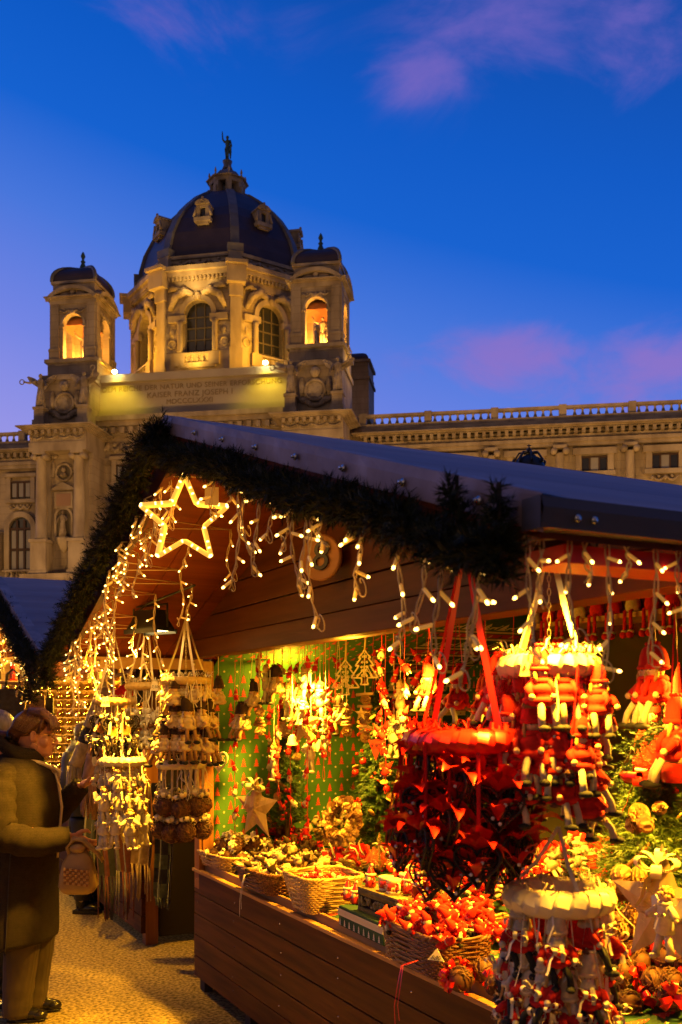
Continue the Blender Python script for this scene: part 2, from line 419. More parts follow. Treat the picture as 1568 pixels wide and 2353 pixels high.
for body, px, py, wpx in (("DEM REICHE DER NATUR UND SEINER ERFORSCHUNG", 437, 884, 412), ("KAISER FRANZ JOSEPH I", 434, 902, 196), ("MDCCCLXXXI", 434, 919, 106)):
    u, z = uz(px, py, VA); o = text('inscription', body, 1.0, mus, (u, VA+.28, z), (R(90), 0, 0), m_letter, .04, sp=1.08)
    want = U(px+wpx/2, VA)-U(px-wpx/2, VA); sc_ = want/o.dimensions.x if o.dimensions.x else 1
    bb = [v.co.x for v in o.data.vertices]; sc_ = want/(max(bb)-min(bb)); o.scale = (sc_, min(sc_, .95), 1)

# ---- wings with balustrade
def wing(u0, u1, cols, wins, upper, piers):
    zt = Z(917, 1450, VA); zp = Z(957, 1450, VA); zcb = Z(978, 1450, VA); zf = Z(1000, 1450, VA); zar = Z(1017, 1450, VA)
    mb = MB(); mb.box(u0, u1, VA-.2, VA+3, zcb, zcb+.05)
    cornice(mb, u0, u1, VA+.3, VA+6, zcb, zp-.5, .9, 3); mb.box(u0, u1, VA+.1, VA+5, zp-.5, zp); modillions(mb, u0, u1, VA+.3, zcb-.45, zcb, .5, .7)
    mb.build('cornice', m_plain, mus)
    mb = MB(); mb.box(u0, u1, VA+.3, VA+.6, zf-.0, zcb-.45); 
    for c in cols: relief(mb, c-1.6, c+1.6, VA+.32, zf+.1, zcb-.6, 2)
    mb.build('frieze', m_plain, mus)
    mb = MB(); mb.box(u0, u1, VA+.1, VA+.6, zar, zf-.35); mb.box(u0, u1, VA-.05, VA+.6, zf-.35, zf-.01)
    mb.build('architrave', m_plain, mus)
    mb = MB(); baluster_run(mb, u0, u1, VA+1.2, zp, zt, piers, .72); mb.build('balustrade', m_plain, mus)
    for c in cols:
        mb = MB(); zb = zar-9.0
        mb.lathe([(.52,0),(.55,.2),(.46,.35),(.47,3),(.40,8.2),(.44,8.3)], 14, (c, VA+.15, zb)); mb.box(c-.62, c+.62, VA-.4, VA+.6, zar-.3, zar-.01)
        for s in (-1, 1): mb.tube([(c+s*.55, VA-.42, zar-.55), (c+s*.55, VA+.5, zar-.55)], .3, 10)
        mb.build('column', m_plain, mus)
    for uc in wins:
        w, z0, z1 = 2.35, Z(1081, 1364, VA), Z(1046, 1364, VA)
        mb = MB(); mb.box(uc-w/2-.55, uc-w/2, VA+.25, VA+.7, z0-.3, z1+.5); mb.box(uc+w/2, uc+w/2+.55, VA+.25, VA+.7, z0-.3, z1+.5)
        mb.box(uc-w/2-.8, uc+w/2+.8, VA+.1, VA+.7, z1+.15, z1+.75); mb.box(uc-w/2-.7, uc+w/2+.7, VA+.05, VA+.7, z0-.45, z0-.02)
        relief(mb, uc-w/2, uc+w/2, VA+.3, z0-1.4, z0-.5, 2)
        f = mb.build('window', m_plain, mus)
        mb = MB(); mb.box(uc-w/2, uc+w/2, VA+.52, VA+.58, z0, z1); g = mb.build('pane', m_pane, f)
        mb = MB(); mb.box(uc-.45, uc+.45, VA+.45, VA+.5, z0, z1); mb.build('blind', m_blind, f)
        mb = MB()
        for x in (-w/2, -.42, .42, w/2): mb.box(uc+x-.07, uc+x+.07, VA+.4, VA+.5, z0, z1)
        mb.box(uc-w/2, uc+w/2, VA+.41, VA+.5, z1-.12, z1-.01); mb.build('frame', m_frame, f)
pit = U(1287, VA)-U(1129, VA); c0 = U(1129, VA); 
wing(U(832, VA), U(1568, VA)+12, [c0+pit*k for k in (-1,0,1,2,3,4)], [c0+pit*(k+.5) for k in (-1,0,1,2,3)], True, [U(982, VA)+pit*k for k in range(-1,6)])
wing(U(72, VA)-24, U(72, VA)+1.5, [], [U(48, VA)-8], False, [U(72, VA)-1.5-6.6*k for k in range(3)])
# left wing windows that show: a small square one over a round-headed one
def square_window(px0, px1, py0, py1, v):
    u0, z1 = uz(px0, py0, v); u1, z0 = uz(px1, py1, v)
    mb = MB(); t = .45
    mb.box(u0-t, u0, v-.2, v+.5, z0-.2, z1+t); mb.box(u1, u1+t, v-.2, v+.5, z0-.2, z1+t); mb.box(u0-t-.2, u1+t+.2, v-.35, v+.5, z1+t, z1+t+.35); mb.box(u0-t-.1, u1+t+.1, v-.3, v+.5, z0-.55, z0-.2)
    relief(mb, u0, u1, v, z0-1.5, z0-.6, 3)
    f = mb.build('window', m_plain, mus)
    mb = MB(); mb.box(u0, u1, v+.04, v+.09, z0, z1); mb.build('pane', m_pane, f)
    mb = MB(); n = 3; w = (u1-u0)/n
    for i in range(n): mb.box(u0+i*w+.14, u0+(i+1)*w-.1, v-.02, v+.03, z0+.1, z1-.15)
    mb.build('blind', m_blind, f)
    mb = MB()
    for i in range(n+1): mb.box(u0+i*w-.09, u0+i*w+.09, v-.10, v-.03, z0, z1)
    mb.box(u0, u1, v-.09, v-.03, z1-.14, z1); mb.build('frame', m_frame, f)
vL = VA+.5
square_window(26, 72, 1108, 1143, vL)
square_window(268, 312, 1068, 1103, vL)
mbw = MB(); u, zb = uz(50, 1311, vL); zs = Z(1216, 50, vL); aw = U(75, vL)-U(25, vL)
M = T(u, vL-.3, 0)
arch_ring(mbw, aw, zs, .55, -.1, .3, zb, 0, M); mbw.box(-aw/2-1.4, -aw/2-.8, -.2, .3, zb, zs-.3, 0, M)
mbw.lathe([(.35,0),(.3,.4),(.27,zs-zb-.9),(.4,zs-zb-.5)], 10, (-aw/2-1.1, -.5, zb), 0, True, M)
mbw.box(-aw/2-1.8, aw/2+1.6, -.25, .3, zb-1.6, zb-1.2, 0, M); baluster_run(mbw, -aw/2-.6, aw/2+.6, -.1, zb-1.2, zb, [], .55, M)
f = mbw.build('window', m_plain, mus)
mbw = MB(); arched_glass(mbw, aw, zb, zs, .28, M); mbw.build('pane', m_pane, f)
mbw = MB(); hh = (zs-zb)
for i in range(3):
    for j in range(2): mbw.box(-aw/2+aw*i/3+.16, -aw/2+aw*(i+1)/3-.12, .2, .26, zb+hh*j*.5+.15, zb+hh*(j+1)*.5-.15, 0, M)
mbw.build('blind', m_blind, f)
mbw = MB()
for i in range(4): mbw.box(-aw/2+aw*i/3-.11, -aw/2+aw*i/3+.11, .08, .2, zb, zs+(.9 if i in (1, 2) else 0), 0, M)
for j in range(3): mbw.box(-aw/2, aw/2, .09, .2, zb+hh*j*.5-.1, zb+hh*j*.5+.12, 0, M)
mbw.build('frame', m_frame, f)

# ---- corner avant-corps: paired columns, entablature, block with clock and angels, open tower
VT = 2.2
zE0, zE1 = Z(1037, 138, -.8), Z(976, 138, -1.6)
zB0, zB1 = Z(972, 138, .6), Z(862, 138, .6)
zt_ledge = Z(826, 168, VT); zt_spr = Z(745, 168, VT); zt_top = Z(715, 168, VT); zt_ent = Z(698, 168, VT); zt_cor = Z(682, 168, VT); zt_ped = Z(659, 168, VT); zt_blk = Z(650, 168, VT); zt_dome = Z(621, 168, VT+2); zt_fin = Z(594, 168, VT+2)
uA = {'l': U(138, -.6), 'r': U(720, -.6)}
angels = []
def corner(uc):
    hw = 2.95
    mb = MB(); mb.box(uc-hw, uc+hw, .4, 6, -.2, zE0); mb.build('wall', m_stone, mus)
    mb = MB(); colx = 1.95
    mb.box(uc-hw, uc+hw, -1.2, 5, zE0, zE0+.85)
    mb.box(uc-hw+.05, uc+hw-.05, -1.1, 5, zE0+.85, zE0+1.9)
    cornice(mb, uc-hw, uc+hw, -1.2, 5, zE0+1.9, zE1, .95, 4); modillions(mb, uc-hw, uc+hw, -1.2, zE0+1.55, zE0+1.95, .45, .62)
    ent = mb.build('entablature', m_plain, mus)
    mb = MB(); relief(mb, uc-hw+.2, uc+hw-.2, -1.1, zE0+.9, zE0+1.6, 4); mb.build('frieze', m_carved, ent)
    zc_b = Z(1240, 138, -.6); zp_b = Z(1312, 138, -.6)
    for s in (-1, 1):
        x = uc+s*colx; h = zE0-zc_b
        mb = MB(); mb.lathe([(.62,0),(.64,.2),(.54,.4),(.55,h*.4),(.46,h-.5),(.5,h-.45)], 18, (x, -.55, zc_b)); mb.box(x-.66, x+.66, -1.2, .1, zE0-.28, zE0-.004)
        for t in (-1, 1): mb.tube([(x+t*.56, -1.15, zE0-.5), (x+t*.56, .1, zE0-.5)], .27, 10)
        mb.box(x-.62, x+.62, .15, .4, zc_b, zE0-.05)
        mb.build('column', m_plain, mus)
        mb = MB(); mb.box(x-.8, x+.8, -1.3, .4, zp_b, zc_b-.3); mb.box(x-.92, x+.92, -1.42, .4, zc_b-.3, zc_b-.003); mb.box(x-.92, x+.92, -1.42, .4, zp_b-.4, zp_b)
        mb.build('pedestal', m_plain, mus)
    mb = MB(); mb.box(uc-hw-.6, uc+hw+.6, -1.9, .4, zp_b-1.0, zp_b-.4); mb.box(uc-hw, uc+hw, -1.4, .4, -.2, zp_b-1.0); modillions(mb, uc-hw, uc+hw, -1.4, zp_b-1.3, zp_b-1.0, .4, .6); mb.build('plinth', m_stone, mus)
    # niche wall: bust roundel, tablet with little gable, round-headed niche
    mb = MB(); zr = Z(1085, 150, .3)
    mb.tube([(uc+.82*math.cos(a), .3, zr+.82*math.sin(a)) for a in [i*math.pi/8 for i in range(16)]], .13, 6, closed=True)
    mb.prism(arc(uc, zr, .72, 0, 360, 18)[:-1], .36, .39, 1)
    mb.ell((uc, .2, zr+.22), (.22,.2,.28), 8, 6); mb.lathe([(.1,0),(.42,.1),(.3,.35),(.12,.5)], 8, (uc, .2, zr-.5), 0, sy=.6)
    for s in (-1, 1): mb.ell((uc+s*1.25, .33, zr+.4), (.35,.15,.9), 8, 6); mb.ell((uc+s*1.1, .33, zr+1.6), (.5,.15,.25), 8, 6)
    mb.build('roundel', [m_carved, m_mull], mus)
    mb = MB(); zt = Z(1150, 150, .3)
    mb.box(uc-.95, uc+.95, .2, .4, zt-.75, zt+.85); mb.box(uc-.75, uc+.75, .17, .21, zt-.55, zt+.65, 1); mb.prism([(uc-1.2, zt+1.15), (uc+1.2, zt+1.15), (uc, zt+1.75)], 0, .4); mb.box(uc-1.2, uc+1.2, .0, .4, zt+1.0, zt+1.15)
    mb.build('tablet', [m_plain, mat('red_stone', (.34,.20,.13), .7)] if 'red_stone' not in bpy.data.materials else [m_plain, bpy.data.materials['red_stone']], mus)
    mb = MB(); zn = Z(1235, 152, .3); aw = 1.5; ns = zn+2.0
    arch_ring(mb, aw, ns, .22, .18, .42, zn, 0, T(uc, 0, 0)); mb.lathe([(.05,-1.5),(.35,-1.2),(.75,-.5),(.9,-.15),(.95,0)], 12, (uc, .3, zn), 0, sy=.6)
    mb.prism([(uc-aw/2, zn), (uc+aw/2, zn)]+arc(uc, ns, aw/2, 0, 180, 10), .38, .41, 1)
    nich = mb.build('niche', [m_plain, m_mull], mus)
    mb = MB(); figure(mb, 2.6, (-.2,-.12,.5), (.16,-.15,.6)); 
    o = mb.build('statue', m_carved); tag(o, 'robed stone statue in the wall niche between the %s museum columns' % ('left' if uc < 0 else 'right'), 'statue', 'stone statues on the museum'); o.location = mw(uc, .05, zn); o.rotation_euler = (0, 0, -TH)
    # block above the entablature
    mb = MB(); bw = 2.5
    mb.box(uc-bw, uc+bw, .6, 7, zE1, zB1-.5); mb.box(uc-bw-.15, uc+bw+.15, .45, 7.1, zB1-.5, zB1)
    for s in (-1, 1):
        mb.box(uc+s*2.25-.62, uc+s*2.25+.62, -.7, .6, zE1, zE1+.9); mb.box(uc+s*2.25-.5, uc+s*2.25+.5, -.55, .6, zE1+.9, zE1+1.95); mb.box(uc+s*2.25-.6, uc+s*2.25+.6, -.65, .6, zE1+1.95, zE1+2.2)
    blk = mb.build('clock_block', m_stone, mus)
    mb = MB(); zk = Z(926, 148, .4)
    mb.prism(arc(uc, zk, .86, 0, 360, 24)[:-1], .42, .6); mb.tube([(uc+.95*math.cos(a), .4, zk+.95*math.sin(a)) for a in [i*math.pi/12 for i in range(24)]], .16, 7, closed=True)
    mb.tube([(uc+.72*math.cos(a), .4, zk+.72*math.sin(a)) for a in [i*math.pi/10 for i in range(20)]], .05, 5, closed=True)
    mb.ell((uc, .35, zk+1.65), (.5,.35,.5), 10, 8); mb.ell((uc, .1, zk+1.6), (.2,.25,.25), 8, 6)
    for s in (-1, 1):
        mb.ell((uc+s*1.3, .5, zk+.35), (.32,.3,.9), 8, 6); mb.ell((uc+s*1.1, .5, zk-.9), (.6,.25,.25), 8, 6); mb.tube([(uc+s*.4, .4, zk-1.3), (uc+s*.75, .4, zk-1.05), (uc+s*1.3, .45, zk-1.2)], [.2,.16,.1], 6)
    mb.tube([(uc+.9*t, .4, zk-1.15-.35*(1-t*t)) for t in (-1,-.5,0,.5,1)], .2, 7)
    mb.build('coat_of_arms', m_carved, blk)
    for s in (-1, 1):
        mb = MB()
        al = (-.42,-.2,.72) if s < 0 else (-.2,-.15,.5); ar = (.2,-.15,.5) if s < 0 else (.35,-.2,.95)
        figure(mb, 3.35, al, ar, wings=True)
        e = Vector(al if s < 0 else ar)*3.35
        mb.tube([(e.x+.24*math.cos(a)*1.0+(-.2 if s < 0 else 0), e.y, e.z+.24*math.sin(a)+(0 if s < 0 else .25)) for a in [i*math.pi/6 for i in range(12)]], .05, 5, closed=True)
        o = mb.build('angel_statue', m_carved); side = 'left' if uc < 0 else 'right'
        tag(o, 'winged stone angel standing %s of the crest below the %s museum tower' % ('left' if s < 0 else 'right', side), 'statue', 'stone statues on the museum')
        o.location = mw(uc+s*2.25, -.1, zE1+2.2); o.rotation_euler = (0, 0, -TH)

def tower(uc):
    w = 4.75; h2 = w/2
    mb = MB(); mb.box(uc-h2-.25, uc+h2+.25, VT-.2, VT+w+.3, zB1, zt_ledge-.35); mb.box(uc-h2-.5, uc+h2+.5, VT-.45, VT+w+.5, zt_ledge-.35, zt_ledge)
    tw = mb.build('tower', m_stone, mus)
    mb = MB(); aw = 2.15
    for k in range(4):
        M = T(uc, VT+h2, 0) @ Rot(0, 0, k*math.pi/2) @ T(0, -h2, 0)
        arch_wall(mb, w if k % 2 == 0 else w-1.4, zt_ledge, zt_ent, aw, zt_spr, .7, 0, M)
        for s in (-1, 1):
            mb.box(s*1.9-.42, s*1.9+.42, -.14, .1, zt_ledge, zt_ent, 0, M); mb.box(s*1.9-.52, s*1.9+.52, -.26, .1, zt_ledge+.9, zt_ledge+1.15, 0, M); mb.box(s*1.9-.5, s*1.9+.5, -.22, .1, zt_ledge, zt_ledge+.9, 0, M)
            mb.box(s*1.25-.28, s*1.25+.28, -.08, .1, zt_spr-.25, zt_spr, 0, M)
    mb.build('arcade', m_stone, tw)
    mb = MB()
    for k in range(4):
        M = T(uc, VT+h2, 0) @ Rot(0, 0, k*math.pi/2) @ T(0, -h2, 0)
        arch_ring(mb, aw, zt_spr, .22, -.1, .05, zt_spr, 0, M); relief(mb, -1.3, 1.3, -.02, zt_spr+.95, zt_spr+1.6, 3, M, .1)
        mb.ell((0, -.12, zt_spr+1.2), (.22,.15,.25), 8, 6, 0, M)
    mb.build('arch_moulding', m_carved, tw)
    mb = MB(); mb.box(uc-h2-.1, uc+h2+.1, VT-.1, VT+w+.1, zt_ent, zt_cor-.35)
    cornice(mb, uc-h2, uc+h2, VT, VT+w, zt_cor-.35, zt_cor, .55, 3)
    rise = zt_ped-zt_cor
    for k in range(4):
        M = T(uc, VT+h2, 0) @ Rot(0, 0, k*math.pi/2) @ T(0, -h2, 0)
        rr = (h2*h2+rise*rise)/(2*rise)*1.12; cz = zt_ped-rr; a = math.degrees(math.asin(min(1, (h2+.25)/rr)))
        o_ = arc(0, cz, rr, 90-a, 90+a, 14); i_ = arc(0, cz, rr-.35, 90+a, 90-a, 14)
        mb.prism(o_+i_, -.55, .3, 0, M); mb.prism(arc(0, cz, rr-.3, 90-a, 90+a, 14), -.02, .3, 0, M)
        mb.ell((0, -.1, zt_cor+.35), (.3,.3,.45), 8, 6, 0, M)
        for s in (-1, 1): mb.ell((s*.8, -.08, zt_cor+.25), (.6,.2,.22), 8, 6, 0, M)
    mb.box(uc-h2+.15, uc+h2-.15, VT+.15, VT+w-.15, zt_cor, zt_blk); mb.box(uc-h2, uc+h2, VT-.05, VT+w+.05, zt_blk, zt_blk+.25)
    mb.build('pediment', m_plain, tw)
    prof = []
    H = zt_dome-zt_blk-.25
    for t in (0,.1,.25,.4,.55,.7,.82,.92,1): prof.append(((1-t**2.6)**.5*h2*.96 if t < 1 else .25, zt_blk+.25+H*(t if t < .999 else 1)))
    mb = MB(); rings = []
    for r, z in prof:
        r = max(r, .3); rings.append([(uc+r*sx, VT+h2+r*sy, z) for sx, sy in ((-1,-1),(1,-1),(1,1),(-1,1))])
    mb.loft(rings, 0, False); mb.build('dome_cap', m_slate, tw)
    mb = MB()
    for sx, sy in ((-1,-1),(1,-1),(1,1),(-1,1)):
        mb.tube([(uc+max(r,.3)*sx*1.01, VT+h2+max(r,.3)*sy*1.01, z+.03) for r, z in prof], .2, 6)
    mb.build('dome_rib', m_ribm, tw)
    mb = MB(); fh = (zt_fin-zt_dome)*1.75
    mb.lathe([(.45,0),(.32,.25*fh),(.16,.42*fh),(.26,.5*fh),(.14,.56*fh),(.12,.62*fh),(.25,.76*fh),(.14,.9*fh),(.02,fh)], 10, (uc, VT+h2, zt_dome-.1)); mb.build('finial', m_bronze, tw)
    # vault, floor and lit statue
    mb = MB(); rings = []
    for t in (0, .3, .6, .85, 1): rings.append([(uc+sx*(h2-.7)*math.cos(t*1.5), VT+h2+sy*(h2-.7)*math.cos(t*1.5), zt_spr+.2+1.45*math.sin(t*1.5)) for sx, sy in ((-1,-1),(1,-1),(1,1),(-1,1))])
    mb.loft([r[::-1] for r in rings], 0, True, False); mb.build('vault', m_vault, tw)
    mb = MB(); mb.box(uc-.55, uc+1.0, VT+1.6, VT+3.2, zt_ledge, zt_ledge+.45); mb.box(uc-.4, uc+.85, VT+1.75, VT+3.05, zt_ledge+.45, zt_ledge+.6); mb.build('statue_base', m_plain, tw)
    mb = MB(); figure(mb, 3.0, (-.32,-.12,.98), (.16,-.2,.55), robe=False)
    mb.ell((.35,.1,.5), (.35,.4,.5), 8, 6); mb.lathe([(.5,0),(.42,.4),(.15,.9)], 8, (.1,.25,0))
    o = mb.build('statue', m_plain); o.location = mw(uc+.2, VT+2.4, zt_ledge+.6); o.rotation_euler = (0, 0, -TH)
    tag(o, 'golden lit stone figure with a raised arm inside the %s museum tower' % ('left' if uc < -2 else 'right'), 'statue', 'stone statues on the museum')
    lamp('tower_light', mw(uc+.3, VT+1.15, zt_ledge+.5), 1700, (1,.48,.07), size=.25)
    lamp('tower_light', mw(uc-.7, VT+3.6, zt_ledge+.6), 900, (1,.42,.05), size=.25)
    lamp('tower_side_light', mw(uc+h2+1.6, VT+h2, zt_ledge-1.2), 160, (1,.55,.05), size=.2)
uT = {'l': U(168.5, VT), 'r': U(727, VT)}
for k in 'lr': corner(uA[k]); tower(uT[k])
# a further tower round the corner at the back right
uB, vB = U(806, 26), 26
mb = MB(); zz = lambda py: Z(py, 828, 26)
mb.box(uB-2.0, uB+2.2, vB, vB+5, zz(960), zz(850)); mb.box(uB-2.2, uB+2.4, vB-.2, vB+5, zz(872), zz(866)); mb.box(uB-2.2, uB+2.4, vB-.2, vB+5, zz(832), zz(826)); mb.box(uB-1.9, uB+2.1, vB+.1, vB+5, zz(850), zz(832))
o = mb.build('rear_tower', m_stone, mus)
mb = MB(); rings = [[(uB+.1+r*sx, vB+2.2+r*sy, z) for sx, sy in ((-1,-1),(1,-1),(1,1),(-1,1))] for r, z in ((2.0,zz(826)),(1.95,zz(817)),(1.7,zz(810)),(1.25,zz(805)),(.5,zz(802)))]
mb.loft(rings, 0, False); mb.build('dome_cap', m_slate, o)

# ---- drum, dome, lantern
VD = 14.5; uD = U(523, VD); rotD = R(-2.0)
def zD(py): return Z(py, 523, VD)
YD = Y0M-uD*sT+VD*cT
RD = 215/F*YD; ap = RD*math.cos(math.pi/8)
vf = VD-ap
def zf(py): return Z(py, 477, vf)
def octr(r, z, c=(0, 0), off=0): return [(uD+r*math.sin(math.pi/8+k*math.pi/4+off)*1, VD-r*math.cos(math.pi/8+k*math.pi/4+off), z) for k in range(8)]
def face(k): return T(uD, VD, 0) @ Rot(0, 0, k*math.pi/4+rotD) @ T(0, -ap, 0)
fw = 2*RD*math.sin(math.pi/8)
zd0, zw0, zsp, zw1 = zf(868), zf(812), zf(721), zf(690)
zcb, zct, zfr, zdb = zf(655), zf(614), zf(613), zf(580)
Drot = T(uD, VD, 0) @ Rot(0, 0, rotD) @ T(-uD, -VD, 0)
mb = MB(); wa = 2.9
for k in range(8):
    M = face(k)
    arch_wall(mb, fw+.05, zd0, zcb, wa, zsp, .9, 0, M, zw0)
drum = mb.build('drum', m_stone, mus)
mb = MB()
for k in (-2, -1, 0, 1, 2):
    M = face(k)
    arch_ring(mb, wa, zsp, .5, -.25, .05, zsp-.1, 0, M)
    for s in (-1, 1):
        mb.box(s*(wa/2+.75)-.9, s*(wa/2+.75)+.95, -.35, .05, zsp-.75, zsp-.1, 0, M)          # impost
        mb.lathe([(.34,0),(.3,.3),(.29,zsp-zw0-1.3),(.25,zsp-zw0-1.2),(.4,zsp-zw0-.76)], 10, (s*(wa/2+.38), -.25, zw0), 0, True, M)
        mb.box(s*(wa/2+.38)-.55, s*(wa/2+.38)+.55, -.6, .05, zw0-1.3, zw0, 0, M)
    mb.box(-wa/2-.5, wa/2+.5, -.5, .05, zw0-1.5, zw0-1.2, 0, M); baluster_run(mb, -wa/2, wa/2, -.25, zw0-1.2, zw0, [], .5, M)
    mb.box(-fw/2, fw/2, -.2, .02, zd0, zd0+2.6, 0, M)
mb.build('window_surround', m_plain, drum)
for k in (-2, -1, 0, 1, 2, 3):                                                          # corner pilasters
    mb = MB(); M = T(uD, VD, 0) @ Rot(0, 0, k*math.pi/4+math.pi/8+rotD) @ T(0, -RD, 0)
    mb.box(-.55, .55, -.12, 1.2, zd0, zcb-1.4, 0, M); mb.box(-.68, .68, -.3, 1.2, zcb-1.4, zcb-.1, 0, M); mb.box(-.65, .65, -.2, 1.2, zd0, zd0+2.8, 0, M)
    mb.build('pilaster', m_plain, drum)
mb = MB()
for k in (-2, -1, 0, 1, 2):
    M = face(k)
    for s in (-1, 1):
        mb.tube([(s*.45,-.2,zsp+wa/2+.55), (s*1.3,-.3,zsp+wa/2+.9), (s*2.3,-.35,zsp+wa/2+.35), (s*2.9,-.3,zsp+.45)], [.25,.45,.38,.2], 7, 0, M=M)
        mb.ell((s*1.4, -.4, zsp+wa/2+1.0), (.28,.3,.32), 8, 6, 0, M); mb.tube([(s*1.7,-.3,zsp+wa/2+1.0),(s*2.6,-.3,zsp+wa/2+1.3),(s*3.1,-.25,zsp+wa/2+.9)], [.2,.35,.1], 6, 0, M=M)
        mb.tube([(s*2.75+.42*math.cos(a), -.06, zsp-2.9+.42*math.sin(a)) for a in [i*math.pi/7 for i in range(14)]], .12, 5, 0, True, M)
        mb.ell((s*2.75, -.05, zsp-1.7), (.3,.15,.4), 7, 5, 0, M); mb.ell((s*2.75, -.05, zsp-4.6), (.32,.15,.6), 7, 5, 0, M)
        mb.box(s*2.75-.75, s*2.75+.75, -.06, .02, zw0+.2, zsp-.9, 0, M)
    mb.ell((0, -.3, zsp+wa/2+.3), (.35,.3,.45), 8, 6, 0, M)
mb.build('relief_carving', m_carved, drum)
for k in (-2, -1, 0, 1, 2):
    M = face(k); mb = MB(); arched_glass(mb, wa, zw0, zsp, .7, M); wn = mb.build('window', m_pane, mus)
    mb = MB()
    for i in range(1, 3): mb.box(-wa/2+wa*i/3-.06, -wa/2+wa*i/3+.06, .58, .69, zw0, zsp+1.2, 0, M)
    for z in (.12,.36,.62,.86): mb.box(-wa/2, wa/2, .59, .69, zw0+(zsp-zw0)*z*1.15-.06, zw0+(zsp-zw0)*z*1.15+.06, 0, M)
    mb.build('window_bars', m_mull, wn)
mb = MB()
for r, z0, z1 in ((RD+.1, zcb-.25, zcb+.5), (RD+.25, zcb+.5, zcb+.9), (RD+.6, zcb+.9, zct-.45), (RD+.95, zct-.45, zct)):
    mb.loft([octr(r, z0), octr(r, z1)], 0, False, True, Drot)
for k in range(8):
    M = T(uD, VD, 0) @ Rot(0, 0, k*math.pi/4+math.pi/8+rotD) @ T(0, -RD, 0)
    mb.box(-.95, .95, -.9, 1.2, zcb-.2, zct-.3, 0, M); mb.box(-1.1, 1.1, -1.3, 1.2, zct-.3, zct+.03, 0, M)
    modillions(mb, -fw/2+.8, fw/2-.8, -.1, zcb+.5, zcb+.85, .42, .42, face(k))
mb.build('cornice', m_plain, drum)
mb = MB(); rd2 = RD-.55
mb.loft([octr(rd2, zct-.02), octr(rd2, zdb-.3)], 0, False, True, Drot); mb.loft([octr(rd2+.25, zdb-.3), octr(rd2+.3, zdb+.02)], 0, False, True, Drot)
for k in range(8):
    M = T(uD, VD, 0) @ Rot(0, 0, k*math.pi/4+math.pi/8+rotD) @ T(0, -rd2, 0)
    mb.box(-.7, .7, -.3, .8, zct+.02, zdb+.3, 0, M)
mb.build('dome_base', m_plain, drum)
mb = MB()
for k in (-2, -1, 0, 1, 2): relief(mb, -fw/2+.9, fw/2-.9, .5, zct+.3, zdb-.3, 3, face(k), .18)
mb.build('frieze', m_carved, drum)
prof = [(203,640),(199,618),(189,588),(170,556),(151,533),(128,512),(99,488),(70,470),(40,462)]
DP = []
for dx, py in prof: DP.append((dx/F*YD*.985, zD(py)))
DP[0] = (DP[0][0], zdb+.02)
z0_, z1_ = zD(640), DP[0][1]
DP = [(r, z1_+(z-z0_)*(DP[-1][1]-z1_)/(DP[-1][1]-z0_)) if i else (r, z) for i, (r, z) in enumerate([(dx/F*YD*.985, zD(py)) for dx, py in prof])]
DP[0] = (DP[0][0], z1_)
fine = []
for i in range(len(DP)-1):
    for t in (0, .5): fine.append((DP[i][0]*(1-t)+DP[i+1][0]*t, DP[i][1]*(1-t)+DP[i+1][1]*t))
fine.append(DP[-1])
mb = MB(); mb.loft([octr(r, z) for r, z in DP], 0, False, True, Drot); dome = mb.build('dome', m_slate, mus)
mb = MB()
for k in range(8):
    M = T(uD, VD, 0) @ Rot(0, 0, k*math.pi/4+math.pi/8+rotD)
    mb.loft([[(-.42,-r-.16,z),(.42,-r-.16,z),(.42,-r+.5,z-.2),(-.42,-r+.5,z-.2)] for r, z in DP], 0, False, True, M)
    mb.box(-.8, .8, -DP[0][0]-.5, -DP[0][0]+.5, z1_, z1_+.8, 0, M)
mb.build('dome_rib', m_ribm, dome)
def dome_r(z):
    for i in range(len(DP)-1):
        if DP[i][1] <= z <= DP[i+1][1]:
            t = (z-DP[i][1])/(DP[i+1][1]-DP[i][1]); return DP[i][0]*(1-t)+DP[i+1][0]*t
    return DP[-1][0]
for k in (-2, -1, 0, 1, 2):
    zd = Z(527, 480, VD-dome_r(zD(527))*.9); r = dome_r(zd)*math.cos(math.pi/8)
    M = T(uD, VD, 0) @ Rot(0, 0, k*math.pi/4+rotD) @ T(0, -r-.55, zd) @ Sc(.68, .68, .68)
    mb = MB(); mb.box(-1.0, -.42, 0, 3.2, 0, 2.0, 0, M); mb.box(.42, 1.0, 0, 3.2, 0, 2.0, 0, M); mb.box(-.42, .42, 0, 3.2, 1.6, 2.0, 0, M)
    mb.box(-1.3, 1.3, -.35, 2.2, -.6, 0, 0, M); mb.box(-.9, .9, -.1, 1, -.95, -.6, 0, M)
    mb.prism(arc(0, 2.0, 1.15, 0, 180, 10, .75)+[(-1.15, 2.0)][:0], -.3, 3.0, 0, M); mb.ell((0,-.1,2.85), (.22,.22,.35), 8, 6, 0, M)
    for s in (-1, 1): mb.tube([(s*1.05,-.1,1.6),(s*1.15,-.1,.9),(s*1.35,-.1,.2)], [.14,.16,.22], 6, 0, M=M)
    mb.tube([(.32*math.cos(a), -.32, 2.3+.26*math.sin(a)) for a in [i*math.pi/5 for i in range(10)]], .08, 5, 0, True, M)
    d = mb.build('dormer', m_plain, mus); mb = MB(); mb.box(-.42, .42, .4, .5, 0, 1.6, 0, M); mb.build('dormer_opening', m_pane, d)
RL = 44/F*YD; zl0, zl1, zl2 = zD(470), zD(432), zD(424)
def octL(r, z): return [(uD+r*math.sin(math.pi/8+k*math.pi/4), VD-r*math.cos(math.pi/8+k*math.pi/4), z) for k in range(8)]
mb = MB(); la = RL*.82
mb.loft([octL(RL*1.0, zl0-.5), octL(RL*1.0, zl0+.5)], 0, False, True, Drot); mb.loft([octL(la*.72, zl0+.5), octL(la*.72, zl1)], 1, False, True, Drot)
